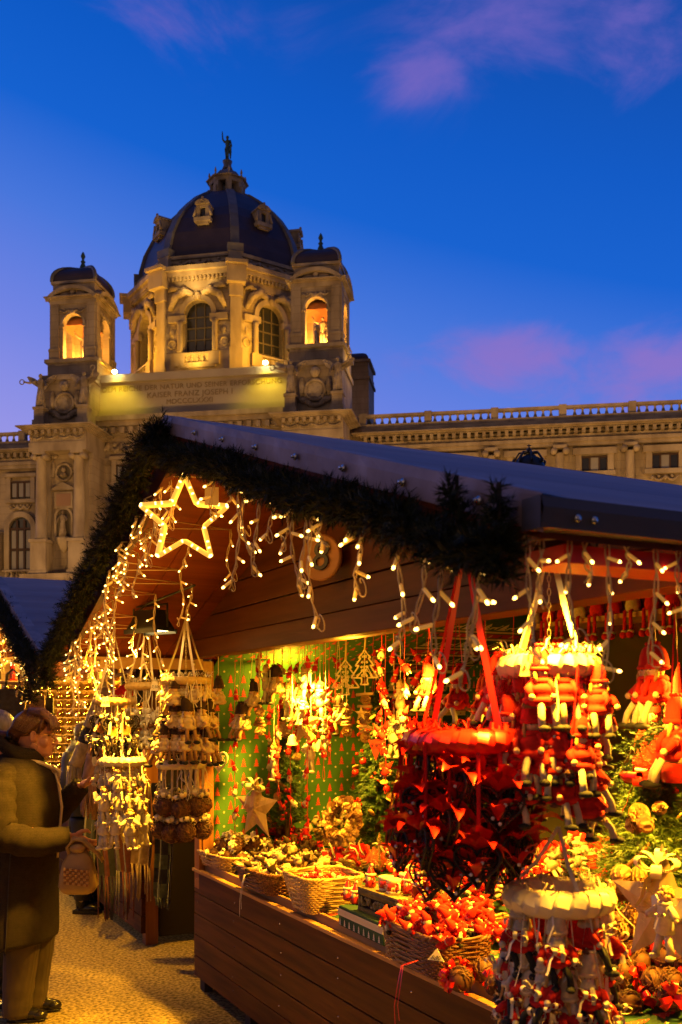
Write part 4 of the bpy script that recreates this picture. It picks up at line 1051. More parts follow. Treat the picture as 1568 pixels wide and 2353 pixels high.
def doll_body(root, D, x=0, rnd=random, big=1.0, beard=False):
    X = T(x, 0, 0) @ Rot(0, rnd.uniform(-.08,.08), rnd.uniform(-.25,.25))
    mb = MB(); mb.lathe([(.024,-.006),(.034,-.002),(.037,.006),(.034,.013),(.031,.014),(.031,.022),(.033,.028),(.030,.035),(.021,.044),(.014,.048)], 14, (0,0,0), 0, True, X)
    b = mb.build('body', D['body'], root)
    mb = MB(); torus(mb, (0,0,.046), .0165, .0085, 14, 7, 0, X); mb.tube([(.008,-.022,.046),(.012,-.031,.03),(.010,-.033,.012)], [.006,.006,.005], 6, 0, M=X); mb.build('scarf', D['scarf'], b)
    for s in (-1, 1):
        mb = MB(); mb.tube([(s*.017,0,.041),(s*.033,-.006,.03),(s*.038,-.02,.016)], [.009,.0095,.0085], 7, 0, M=X); mb.ell((s*.038,-.025,.013), .0075, 7, 5, 1, X); mb.build('arm', [D['body'], D['hand']], b)
        k = rnd.uniform(-.010,.010); mb = MB(); mb.tube([(s*.013,-.01,.002),(s*.016,-.026,-.004),(s*.018+k,-.031+k,-.026),(s*.019+k,-.032+k*1.5,-.047)], [.0078,.008,.0075,.0085], 7, 0, M=X)
        mb.ell((s*.019+k,-.038+k*1.5,-.051), (.0115,.0185,.008), 8, 5, 1, X); mb.build('leg', [D['leg'], D['shoe']], b)
    mb = MB(); mb.ell((0,-.002,.064), (.0185,.018,.0185), 12, 8, 0, X)
    for s in (-1, 1): mb.ell((s*.0062,-.0185,.0665), .0022, 6, 4, 1, X); mb.tube([(s*.0165,-.008,.07),(s*.0195,-.012,.055),(s*.018,-.014,.04)], [.004,.005,.004], 5, 2, M=X)
    mb.ell((0,-.0208,.0615), .0028, 6, 4, 0, X)
    if beard: mb.ell((0,-.013,.05), (.016,.011,.018), 10, 7, 3, X)
    mb.build('head', [m_skin_d, m_ink, m_hair, m_white_leg], b)
    ln = rnd.uniform(-.02,.02); mb = MB()
    rings = []
    for z, r, o in ((.066,.0215,0),(.076,.0235,0),(.086,.0225,.0),(.098,.0205,ln*.15),(.109,.0165,ln*.4),(.117,.0095,ln*.7),(.119,.004,ln)):
        rings.append([(o+r*math.cos(i*math.pi/5), .003+r*math.sin(i*math.pi/5), z) for i in range(10)])
    mb.loft(rings, 0, True, True, X); torus(mb, (0,.002,.071), .0205, .0055, 14, 6, 0, X); [mb.ell((ln+.007*math.cos(q),.003+.007*math.sin(q),.121), (.006,.006,.0045), 6, 4, 0, X) for q in (0,1.6,3.1,4.7)]; mb.build('hat', D['hat'], b)
    return b
def stick(root, w, D, rnd, bows=True):
    mb = MB()
    for k in range(3): mb.tube([(-w, .004*k-.004+rnd.uniform(-.003,.003), -.007+.004*(k % 2)), (w*rnd.uniform(.85,1.05), .004*k-.004+rnd.uniform(-.004,.004), -.006+.004*(k % 2))], .0042, 6)
    mb.build('twig_seat', m_twig, root)
    if bows:
        mb = MB(); bow(mb, (w*.75, -.01, .004), .022, 0, .008, 5, 3, rnd)
        if D is DM['santa']: bow(mb, (0,-.036,.03), .026, 0, .009, 5, 3, rnd); mb.build('bow', D['rib'], root)
def string_unit(root, w, m, flat=.0035):
    """two ribbons that rise from the seat ends to one point a metre up; scaled in z to the length needed"""
    mb = MB()
    for s in (-1, 1): mb.strip([(s*w*.8,0,0),(s*w*.45,0,.4),(0,0,1)], flat, (0,1,.0) if s < 0 else (1,0,0), 0)
    return mb.build('ribbon', m, root)
def single_string(root, m, w=.004):
    mb = MB(); mb.strip([(0,0,0),(.002,0,.5),(0,0,1)], w, (1,.3,0), 0); mb.strip([(0,0,0),(.002,.001,.5),(0,0,1)], w, (-.3,1,0), 0)
    return mb.build('ribbon', m, root)
def proto(name, label, cat): return empty(name, (0,0,-50), 0, label, cat)
PROTO = {}
def make_swing(kind, pair, seed):
    rnd = random.Random(seed); D = DM[kind]; r = proto('swing_doll', 'x', 'doll ornament')
    w = .062 if pair else .045
    stick(r, w, D, rnd)
    for x in ((-.024, .024) if pair else (0,)): doll_body(r, D, x, rnd, beard=kind == 'santa')
    string_unit(r, w, m_raffia if kind == 'white' else D['rib'])
    return r
for kind in DM:
    for k in range(2): PROTO[kind, k] = make_swing(kind, False, 11+k)
    PROTO[kind, 'pair'] = make_swing(kind, True, 31)
def make_angel(seed):
    rnd = random.Random(seed); r = proto('angel_doll', 'x', 'angel ornament')
    mb = MB(); mb.lathe([(.012,-.052),(.024,-.046),(.027,-.03),(.022,-.008),(.019,.01),(.020,.02),(.011,.028)], 12, sy=.75); torus(mb, (0,0,.026), .013, .006, 12, 6); b = mb.build('robe', m_white_leg, r)
    for s in (-1, 1):
        mb = MB(); mb.tube([(s*.012,0,.02),(s*.03,-.006,.004),(s*.04,-.012,-.006)], [.008,.009,.01], 7); mb.ell((s*.042,-.013,-.009), .006, 6, 5, 1); mb.build('arm', [m_white_leg, m_skin_d], r)
        k = rnd.uniform(-.012,.012); mb = MB(); mb.tube([(s*.010,0,-.045),(s*.012+k*.3,-.004,-.07),(s*.014+k,-.004,-.098)], [.010,.0095,.0095], 7); mb.ell((s*.014+k,-.010,-.102), (.011,.017,.008), 7, 5); mb.build('leg', m_white_leg, r)
        poly = [(s*.004,-.004),(s*.03,-.014),(s*.046,.006),(s*.050,.034),(s*.038,.04),(s*.022,.022),(s*.006,.02)]
        mb = MB(); mb.prism(poly if s > 0 else poly[::-1], .014, .018); mb.build('wing', m_white, r)
    mb = MB(); mb.ell((0,0,.043), .0165, 10, 8)
    for s in (-1, 1): mb.ell((s*.006,-.0155,.045), .002, 5, 4, 1)
    mb.build('head', [m_skin_d, m_ink], r)
    mb = MB()
    for k in range(26):
        a = rnd.uniform(0, 6.3); e = rnd.uniform(-.2, 1.5); mb.ell((.0165*math.cos(a)*math.cos(e), .004+.0155*math.sin(a)*math.cos(e), .046+.0165*math.sin(e)), .0062, 5, 4)
    mb.build('hair', m_hair, r)
    mb = MB(); bow(mb, (.0,-.02,-.005), .016, 0, .006, 4, 2, rnd); mb.build('bow', m_raffia, r)
    single_string(r, m_raffia); return r
PROTO['angel'] = make_angel(1); PROTO['angel', 1] = make_angel(2)
def make_cherub(seed):
    rnd = random.Random(seed); r = proto('cherub_figurine', 'x', 'angel ornament')
    mb = MB(); mb.lathe([(.012,0),(.017,.008),(.013,.022),(.014,.03),(.006,.036)], 10, sy=.8)
    mb.ell((0,-.001,.046), .0115, 10, 7); mb.ell((0,.002,.050), (.0125,.0115,.010), 8, 6)
    for s in (-1, 1):
        mb.tube([(s*.012,0,.028),(s*.018,-.008,.02),(s*.008,-.015,.026)], [.005,.005,.004], 6); mb.tube([(s*.009,0,.004),(s*.013,-.016,.006),(s*.012,-.02,-.014)], [.007,.006,.005], 6)
    mb.build('body', m_white, r)
    for s in (-1, 1):
        poly = [(s*.003,.014),(s*.022,.010),(s*.030,.03),(s*.024,.042),(s*.006,.032)]
        mb = MB(); mb.prism(poly if s > 0 else poly[::-1], .010, .014); mb.build('wing', m_white, r)
    stick(r, .032, dict(rib=m_raffia), rnd, False)
    mb = MB(); bow(mb, (0,-.006,-.012), .024, 0, .008, 5, 3, rnd); mb.build('bow', m_raffia, r)
    single_string(r, m_raffia); return r
PROTO['cherub'] = make_cherub(1); PROTO['cherub', 1] = make_cherub(2)
def heart_pts(h, n=26):
    p = []
    for i in range(n):
        t = 2*math.pi*i/n; p.append((16*math.sin(t)**3, 13*math.cos(t)-5*math.cos(2*t)-2*math.cos(3*t)-math.cos(4*t)))
    return [(x/29*h, (z+2.5)/29*h) for x, z in p]
def make_heart(seed, redbow, h=.085):
    rnd = random.Random(seed); r = proto('wire_heart', 'x', 'heart ornament'); H = heart_pts(h)
    mb = MB()
    for y in (-.007, .007): mb.tube([(x, y, z) for x, z in H], .0026, 5, 0, True)
    for i in range(0, 26, 2): mb.tube([(H[i][0], -.007, H[i][1]), (H[i][0], .007, H[i][1])], .0018, 4)
    mb.build('frame', m_wire, r)
    mb = MB()
    for k in range(34):
        a, b = rnd.sample(H, 2); y = rnd.uniform(-.012,.012)
        mb.tube([(a[0]*.97, y*.6, a[1]*.97), ((a[0]+b[0])/2, y+rnd.uniform(-.008,.008), (a[1]+b[1])/2), (b[0]*.97, -y*.5, b[1]*.97)], .0012, 4)
    mb.build('woven_twigs', m_wire, r)
    if not redbow: mb = MB(); mb.lathe([(.021,0),(.022,.002),(.021,.004)], 16, (0,0,0), 0, False, T(.004,-.014,-.014) @ Rot(R(90),0,0)); mb.build('orange_slice', m_orange, r)
    for k in range(3):
        mb = MB(); mb.ell((rnd.uniform(-.024,.024), -.017, rnd.uniform(-.028,.012)), .0038, 7, 5); mb.build('pearl', m_pearl, r)
    mb = MB(); (petals(mb, (0,-.01,h*.42), .062, 0, 11, .036, rnd), petals(mb, (0,-.012,-h*.2), .05, 0, 4, .03, rnd)) if redbow else bow(mb, (0,-.006,h*.42), .034, 0, .014, 5, 3, rnd); mb.build('bow', m_redrib if redbow else m_raffia, r)
    single_string(r, m_redrib if redbow else m_raffia, .008 if redbow else .004); return r
PROTO['heart'] = make_heart(1, False, .075); PROTO['heart', 1] = make_heart(2, False, .075)
PROTO['redheart'] = make_heart(3, True); PROTO['redheart', 1] = make_heart(4, True)
def rattan(mb, c, r, n, rnd, mt=0):
    c = Vector(c); mb.ell(c, r*.9, 14, 10, mt)
    for k in range(n):
        a = Vector((rnd.gauss(0,1), rnd.gauss(0,1), rnd.gauss(0,1))).normalized(); u = a.orthogonal().normalized(); v = a.cross(u); o = rnd.uniform(-.5,.5)
        q = math.sqrt(1-o*o); p0 = rnd.uniform(0, 6); L = rnd.uniform(2.5, 5)
        mb.tube([c+(a*o+(u*math.cos(p0+L*i/9)+v*math.sin(p0+L*i/9))*q)*r*(1+.06*math.sin(i*2.2+k)) for i in range(10)], r*.05, 4, mt)
def make_ball(seed, rib, r=.041):
    rnd = random.Random(seed); o = proto('rattan_ball', 'x', 'ball ornament')
    mb = MB(); rattan(mb, (0,0,0), r, 34, rnd); mb.build('ball', m_rattan, o)
    mb = MB(); bow(mb, (0,0,r+.004), .036, 0, .018, 7, 1, rnd); mb.build('bow', rib, o)
    single_string(o, m_raffia, .006); return o
PROTO['ball'] = make_ball(1, m_raffia); PROTO['ball', 1] = make_ball(2, m_raffia); PROTO['redball'] = make_ball(3, m_redrib)

def order_name(i, n):
    names = ['first','second','third','fourth','fifth','sixth','seventh','eighth','ninth','tenth','eleventh','twelfth','thirteenth','fourteenth']
    return names[i]
def place(key, loc, rz, L, label, group, scale=1.0, tilt=0, used=set()):
    p = PROTO[key]
    if key not in used: used.add(key); o = p
    else: o = copy_tree(p)
    o.location = loc; o.rotation_euler = (0, tilt, rz); o.scale = (scale,)*3
    o['label'] = label; o['group'] = group
    for ch in o.children:
        if ch.name.startswith('ribbon'):
            ch.scale = (1, 1, L/scale)
            if L <= 0: ch.scale = (0.001,)*3
    return o
def ring(name, label, px, py, d, dia, hook_py, mt, wrap, susp_m, susp_n=4, tag_txt=None, chain=True, thick=.021, s_over=None, tufts=70, rib_w=.014, tagside=-1):
    s, z = sd_on(px, py, d); c = S(s, d, z); zt = sd_on(px, hook_py, d)[1]
    rr = dia/2; rnd = random.Random(int(px)); o = empty('hanging_ring', c, 0, label, 'hanging ring')
    mb = MB(); N = 72
    mb.tube([(rr*math.cos(2*math.pi*i/N), rr*math.sin(2*math.pi*i/N), .0015*math.sin(i*2.7)) for i in range(N)], [thick*(1+.06*math.sin(i*1.9)+.04*math.sin(i*.7)) for i in range(N)], 10, 0, True)
    for i in range(22):                                             # windings of ribbon round the straw ring
        a = 2*math.pi*i/22; q = Vector((math.cos(a), math.sin(a), 0)); u = Vector((0,0,1)); sd = Vector((-math.sin(a), math.cos(a), 0))
        mb.strip([q*rr+(q*math.cos(t)+u*math.sin(t))*(thick*1.07)+sd*.008*math.sin(t) for t in [k*2*math.pi/8 for k in range(9)]], thick*.9, sd, 0)
    mb.build('wrapped_ring', mt, o)
    mb = MB()
    for k in range(tufts):
        a = rnd.uniform(0, 6.3); q = Vector((math.cos(a), math.sin(a), 0)); p = q*(rr+rnd.uniform(-.015,.015))+Vector((0,0,thick*.9)); e = Vector((rnd.gauss(0,1), rnd.gauss(0,1), rnd.uniform(.0,1.1))).normalized()*rnd.uniform(.02,.05)
        mb.strip([p, p+e*.6+Vector((0,0,.012)), p+e], .005, e.cross(Vector((0,0,1))), 0)
    mb.build('ribbon_ends', wrap, o)
    H = zt-z
    for k in range(susp_n):
        a = 2*math.pi*(k+.35)/susp_n; mb = MB(); q = Vector((rr*math.cos(a), rr*math.sin(a), 0))
        mb.strip([q+Vector((0,0,-thick)), q*1.02+Vector((0,0,thick)), q*.5+Vector((0,0,H*.5)), Vector((0,0,H))], rib_w, (math.cos(a+.5), math.sin(a+.5), 0), 0); mb.build('suspension_ribbon', susp_m, o)
    if chain:
        mb = MB(); n = int((H+.06)/.016)
        for k in range(n):
            zz = .0+k*.016; mb.tube([((.004*math.cos(t) if k % 2 else 0), (0 if k % 2 else .004*math.cos(t)), zz+.010*math.sin(t)) for t in [j*math.pi/4 for j in range(8)]], .0011, 4, 0, True)
        mb.tube([(0,0,H),(0,.008,H+.02),(0,0,H+.035),(0,0,H+.07)], .002, 5); mb.build('chain', m_chain, o)
    if rr > .08 and mt != m_straw or susp_n == 4:                                              # a curtain of loose ribbons
        for k in range(26 if mt == m_redrib else 22):
            a = rnd.uniform(0, 6.3); q = Vector((math.cos(a), math.sin(a), 0))*rr*rnd.uniform(.8,1.25); Lr = rnd.uniform(.08,.34 if mt == m_redrib else .2); mb = MB(); e = Vector((rnd.uniform(-.05,.05), rnd.uniform(-.05,.05), -Lr))
            wq = 1 if mt == m_redrib else .42; mb.strip([q, q+e*.4, q+e*.75+Vector((rnd.uniform(-.02,.02),0,0)), q+e], [.010*wq,.013*wq,.013*wq,.010*wq], (math.cos(a+1), math.sin(a+1), 0)); mb.build('loose_ribbon', wrap, o)
    if tag_txt:
        vw = (Vector((0,0,CAMZ))-c); vw.z = 0; vw.normalize(); sdv = Vector((0,0,1)).cross(vw); p = vw*(rr+thick+.004)+sdv*rr*.45*tagside
        t = empty('price_tag', p, math.atan2(vw.x, -vw.y)+math.pi if False else math.atan2(-vw.x, vw.y)+math.pi); t.parent = o
        mb = MB(); mb.prism([(-.022,-.026),(.022,-.026),(.014,.022),(-.014,.022)], -.001, .001); mb.build('card', m_paper, t)
        text('price', tag_txt, .02, t, (0,-.002,-.006), (R(90),0,0), m_ink, .0004, shear=.2)
    return o, c, rr
def hang_tier(keys, c, rr, zc, n, label, group, ringname, zjit=.01, phase=0, seed=1, scale=1.0, face_out=True, tiername='lower', rj=.006):
    """n ornaments on ribbons below a ring, their centre height zc"""
    rnd = random.Random(seed); spots = []
    for k in range(n):
        a = phase+2*math.pi*k/n+rnd.uniform(-.08,.08); q = rr+rnd.uniform(-rj, rj)
        p = Vector((c.x+q*math.cos(a), c.y+q*math.sin(a), zc+rnd.uniform(-zjit, zjit))); spots.append((p, a))
    front = sorted([x for x in spots if (x[0]-c).dot(Vector((c.x, c.y, 0))) <= 0], key=lambda x: x[0].x/x[0].y)
    back = sorted([x for x in spots if (x[0]-c).dot(Vector((c.x, c.y, 0))) > 0], key=lambda x: x[0].x/x[0].y)
    for lst, where in ((front, 'front'), (back, 'back')):
        for i, (p, a) in enumerate(lst):
            L = max(.02, c.z-p.z); key = keys[rnd.randrange(len(keys))]
            place(key, p, a+math.pi/2+rnd.uniform(-1.1,1.1), L, '%s, %s from left, %s of %s tier, %s' % (label, order_name(i, len(lst)), where, tiername, ringname), group, scale*rnd.uniform(.93,1.07))
# ------------------------------------------------------------------ the hanging rings
zpx = lambda px, py, d: sd_on(px, py, d)[1]
o, c, rr = ring('a', 'plain straw ring with a 14,90 tag holding dark wire hearts', 262, 1612, -.60, .185, 1452, m_straw, m_raffia, m_raffia, 3, '14,90', thick=.019, tufts=20)
hang_tier(['heart', ('heart',1)], c, rr*.95, zpx(262,1668,-.6), 8, 'dark wire heart', 'wire hearts on the left ring', 'heart ring', tiername='upper', seed=1, scale=1.2)
hang_tier(['heart', ('heart',1)], c, rr*1.1, zpx(262,1718,-.6), 9, 'dark wire heart', 'wire hearts on the left ring', 'heart ring', tiername='lower', seed=2, phase=.3, scale=1.25)
o, c, rr = ring('b', 'raffia covered ring holding small white cherubs', 337, 1577, -.42, .185, 1390, m_straw, m_raffia, m_raffia, 4, '7,50', thick=.020, tufts=90, tagside=1)
hang_tier(['cherub', ('cherub',1)], c, rr, zpx(337,1664,-.42), 10, 'white cherub', 'white cherubs on the middle ring', 'cherub ring', tiername='upper', seed=3, scale=1.4)
hang_tier(['cherub', ('cherub',1)], c, rr*1.05, zpx(337,1712,-.42), 11, 'white cherub', 'white cherubs on the middle ring', 'cherub ring', tiername='lower', seed=4, phase=.25, scale=1.4)
o, c, rr = ring('c', 'shaggy raffia ring by the stall post holding brown hatted dolls', 428, 1565, -.35, .20, 1420, m_straw, m_raffia, m_raffia, 4, None, thick=.020, tufts=120)
hang_tier([('white',0),('white',1)], c, rr*.9, zpx(428,1615,-.35), 5, 'brown hatted doll on twig', 'brown hatted dolls on the right ring', 'shaggy ring', tiername='top', seed=5, phase=.5, scale=1.18, rj=.018)
hang_tier([('white',0),('white',1)], c, rr*1.05, zpx(428,1672,-.35), 9, 'brown hatted doll on twig', 'brown hatted dolls on the right ring', 'shaggy ring', tiername='middle', seed=6, scale=1.18, rj=.018)
hang_tier([('white',0),('white',1),('white','pair')], c, rr*1.15, zpx(428,1726,-.35), 8, 'brown hatted doll on twig', 'brown hatted dolls on the right ring', 'shaggy ring', tiername='bottom', seed=7, phase=.3, scale=1.18, rj=.018)
o, c, rr = ring('d', 'ribbon wrapped ring under the heart ring holding white cloth angels', 282, 1749, -.58, .19, 1640, m_raffia, m_raffia, m_raffia, 3, None, chain=False, thick=.023, tufts=15)
hang_tier(['angel', ('angel',1)], c, rr*.95, zpx(282,1790,-.58), 8, 'white cloth angel', 'white angels on the lower ring', 'angel ring', tiername='upper', seed=8, scale=1.1, rj=.015)
hang_tier(['angel', ('angel',1)], c, rr*1.05, zpx(282,1836,-.58), 10, 'white cloth angel', 'white angels on the lower ring', 'angel ring', tiername='middle', seed=9, phase=.3, scale=1.12, rj=.02)
hang_tier(['angel', ('angel',1)], c, rr*1.12, zpx(282,1890,-.58), 10, 'white cloth angel', 'white angels on the lower ring', 'angel ring', tiername='lower', seed=10, phase=.1, scale=1.15, rj=.02)
o, c, rr = ring('e', 'cream wrapped ring under the shaggy ring holding brown rattan balls', 417, 1756, -.35, .205, 1690, m_raffia, m_raffia, m_raffia, 3, None, chain=False, thick=.022, tufts=15)
hang_tier(['ball', ('ball',1)], c, rr*1.05, zpx(417,1850,-.35), 9, 'brown rattan ball with cream bow', 'rattan balls on the lower right ring', 'ball ring', tiername='upper', seed=12, scale=1.1, rj=.015)
hang_tier(['ball', ('ball',1)], c, rr*1.05, zpx(417,1908,-.35), 8, 'brown rattan ball with cream bow', 'rattan balls on the lower right ring', 'ball ring', tiername='lower', seed=13, phase=.4, scale=1.1, rj=.015)
# near the viewer
o, c, rr = ring('f', 'big red ribbon ring hung from red ribbons with dark hearts', 1068, 1702, -.50, .245, 1236, m_redrib, m_redrib, m_redrib, 4, None, chain=False, thick=.029, tufts=90, rib_w=.016)
for k, (py, n, q) in enumerate(((1800, 7, .9), (1872, 8, 1.05), (1945, 8, 1.1), (2005, 6, .85))):
    hang_tier(['redheart', ('redheart',1)], c, rr*q, zpx(1068, py, -.5), n, 'dark twig heart with red bow', 'dark hearts on the red ring', 'red ring', tiername=['top','second','third','lowest'][k], seed=20+k, phase=.4*k, scale=1.18, zjit=.03, rj=.02)
o, c, rr = ring('g', 'ring covered in glowing white ribbon with red knitted dolls', 1262, 1532, -.34, .19, 1238, m_raffia, m_raffia, m_raffia, 4, '6,90', chain=True, thick=.027, tufts=170, rib_w=.014)
cg = c.copy()
for k, (py, n, q) in enumerate(((1640, 7, 1.0), (1708, 8, 1.15), (1785, 9, 1.15), (1858, 7, 1.05))):
    hang_tier([('red',0),('red',1),('red','pair')] if k < 3 else [('red',0),('red',1)], c, rr*q, zpx(1262, py, -.34), n, 'red knitted doll on twig', 'red dolls on the white ribbon ring', 'white ribbon ring', tiername=['top','second','third','lowest'][k], seed=30+k, phase=.4*k, scale=1.05, zjit=.028, rj=.02)
o, c, rr = ring('h', 'cream wound ring hanging lowest with red coated bearded dolls', 1284, 2062, -.34, .20, 1900, m_raffia, m_raffia, m_raffia, 3, None, chain=False, thick=.030, tufts=25, rib_w=.010)
for k, (py, n, q) in enumerate(((2175, 7, .95), (2265, 8, 1.05), (2340, 8, 1.1))):
    hang_tier([('santa',0),('santa',1)], c, rr*q, zpx(1284, py, -.34), n, 'bearded doll in red coat', 'bearded dolls on the lowest ring', 'lowest ring', tiername=['upper','middle','lower'][k], seed=40+k, phase=.4*k, scale=1.05, zjit=.02, rj=.015)
# dolls on swings hung inside the stall
def hang_at(key, px, py, d, top_py, rz, label, group, scale=1.0):
    s, z = sd_on(px, py, d); zt = min(2.05, sd_on(px, top_py, d)[1]); place(key, S(s, d, z), SA+rz, zt-z, label, group, scale)
for i, (px, py, k, d, lab) in enumerate([(502,1616,'pair',.04,'pair of brown hatted dolls on a swing, nearest the stall post'),(556,1674,'pair',.19,'pair of brown hatted dolls on a long twig, low by the green cloth'),(584,1622,0,.25,'single brown hatted doll beside the white fretwork tree'),
        (632,1590,'pair',.33,'pair of brown hatted dolls on a twig, highest on the green cloth'),(692,1632,0,.45,'single doll with two pointed brown hats look, right of the highest pair'),(649,1690,1,.42,'single brown hatted doll hanging lowest before the big straw star'),(778,1660,1,.55,'single brown hatted doll below the carved wooden trees')]):
    lab = lab.replace('doll with two pointed brown hats look', 'brown hatted doll')
    hang_at(('white', k), px, py, d, 1430, R(-20+i*23 % 50), lab, 'brown hatted dolls on the green cloth', 1.25)
hang_at(('red','pair'), 1500, 1612, .05, 1370, R(-25), 'pair of red knitted dolls seen from behind on a swing at right', 'red dolls hung at the right', 1.25)
hang_at(('red',0), 1552, 1742, .02, 1380, R(-25), 'single red knitted doll on a twig at the right edge', 'red dolls hung at the right', 1.3)
hang_at(('red',1), 1052, 1625, .35, 1400, R(10), 'blond red doll on a twig behind the red ribbons', 'red dolls hung at the right', 1.4)
hang_at(('red','pair'), 1115, 1640, .45, 1400, R(-20), 'pair of red dolls on a twig between the two big rings', 'red dolls hung at the right', 1.3)
hang_at(('red',0), 985, 1600, .55, 1400, R(30), 'red doll on a white swing before the deer cloth', 'red dolls hung at the right', 1.3)

# ---- strings of little red-capped gnomes
def gnome(mb, c, h, rnd, kind=0):
    M = T(*c) @ Rot(rnd.uniform(-.5,.5), rnd.uniform(-.7,.7), rnd.uniform(0,6.3))
    mb.lathe([(.10*h,-.42*h),(.21*h,-.38*h),(.17*h,-.12*h),(.10*h,.02*h)], 9, (0,0,0), 1 if kind == 0 else 0, True, M)
    mb.ell((0,-.02*h,.08*h), .14*h, 8, 6, 2, M)
    k = rnd.uniform(-.15,.15)*h
    mb.loft([[(o+r*math.cos(i*math.pi/4), r*math.sin(i*math.pi/4), z) for i in range(8)] for z, r, o in ((.08*h,.17*h,0),(.2*h,.15*h,0),(.38*h,.08*h,k*.5),(.56*h,.015*h,k))], 0, True, True, M)
    for s in (-1, 1):
        mb.tube([(s*.14*h,0,-.04*h),(s*.28*h,-.06*h,-.14*h)], [.055*h,.045*h], 6, 0, M=M); mb.ell((s*.3*h,-.07*h,-.16*h), .05*h, 6, 4, 2, M); mb.tube([(s*.07*h,0,-.38*h),(s*.09*h,-.05*h,-.56*h)], [.05*h,.055*h], 6, 1, M=M)
gn_mats = [m_red_knit, m_white_leg, m_skin_d]
gnome_meshes = []
for k in range(4):
    mb = MB(); gnome(mb, (0,0,0), .062, random.Random(50+k), k % 2); gnome_meshes.append(mb.mesh('gnome', gn_mats))
def gnome_string(px, top, bottom, d, n, label, seed, y0=None):
    rnd = random.Random(seed); s, z0 = sd_on(px, top, d); z1 = sd_on(px, bottom, d)[1]; z0 = min(z0, 2.08)
    o = empty('gnome_string', S(s, d, z0), SA, label, 'gnome string', 'strings of red capped gnomes')
    mb = MB(); L = z0-z1
    mb.tube([(.004*math.sin(k*1.3), 0, -L*k/12) for k in range(13)], .0016, 4)
    mb.tube([(0,0,-L),(.012,0,-L-.03),(.014,0,-L-.06),(0,0,-L-.075),(-.013,0,-L-.055),(-.010,0,-L-.03),(0,0,-L)], .0016, 4); mb.build('string', m_redrib, o)
    a = 0 if y0 is None else (z0-sd_on(px, y0, d)[1])/L
    for k in range(n):
        t = a+(1-a)*(k+.5)/n; g = bpy.data.objects.new('gnome', gnome_meshes[rnd.randrange(4)]); C.objects.link(g); g.parent = o
        g.location = (rnd.uniform(-.012,.012), rnd.uniform(-.01,.01), -L*t); g.rotation_euler = (0, 0, rnd.uniform(0, 6.3)); g.scale = (rnd.uniform(1.15,1.5),)*3
for a in [(540,1490,1895,.18,6,'gnome string nearest the stall post, over the straw ball basket',1,1570),(618,1478,1840,.40,6,'gnome string hanging in front of the large upright straw star',2,1500),(668,1472,1870,.38,6,'gnome string just left of the ivory bells over the beige heap',3,1515),
          (707,1468,1935,.36,7,'longest gnome string, over the beige doll heap',4,1490),(744,1465,1760,.42,3,'gnome string ending in an empty loop left of the carved trees',5,1560),(757,1462,1715,.50,4,'gnome string close behind the looped one',6,1590),
          (877,1448,1700,.40,6,'gnome string right of the carved wooden trees',7,1480),(886,1446,1790,.52,5,'gnome string over the tall decorated tree',8,1560),(930,1441,1730,.45,4,'gnome string in front of the deer cloth',9,1500),(596,1480,1560,.28,2,'short gnome string high on the green cloth',10,1500),(985,1436,1640,.6,3,'gnome string left of the red ribbons on the deer cloth',11,1480),(1180,1405,1600,.8,2,'gnome string on the dark cloth between the rings',12,1520)]:
    gnome_string(*a)

for i, (px, top, bot, d, n) in enumerate([(650,1475,1640,.42,3),(685,1470,1700,.48,4),(725,1466,1690,.50,4),(772,1460,1640,.62,3),(905,1446,1620,.62,3),(958,1440,1690,.66,4),(858,1452,1560,.66,2),(640,1620,1800,.30,3)]):
    gnome_string(px, top, bot, d, n, 'gnome string in the row before the green cloth, %s from the stall post' % order_name(i, 9), 60+i, top+40)
for i, (px, py, d) in enumerate(((612,1560,.30),(664,1600,.40),(700,1560,.46),(735,1600,.52),(748,1680,.52),(714,1720,.46),(630,1740,.36),(905,1680,.62),(920,1600,.62))):
    s, z = sd_on(px, py, d); place('angel' if i % 2 else ('angel',1), S(s, d, z), SA+R(-20+i*31 % 60), min(2.05, 2.06)-z, 'single white angel hung before the green cloth, %s from the stall post' % order_name([0,2,3,5,6,4,1,7,8][i], 9), 'angels before the green cloth', 1.25)
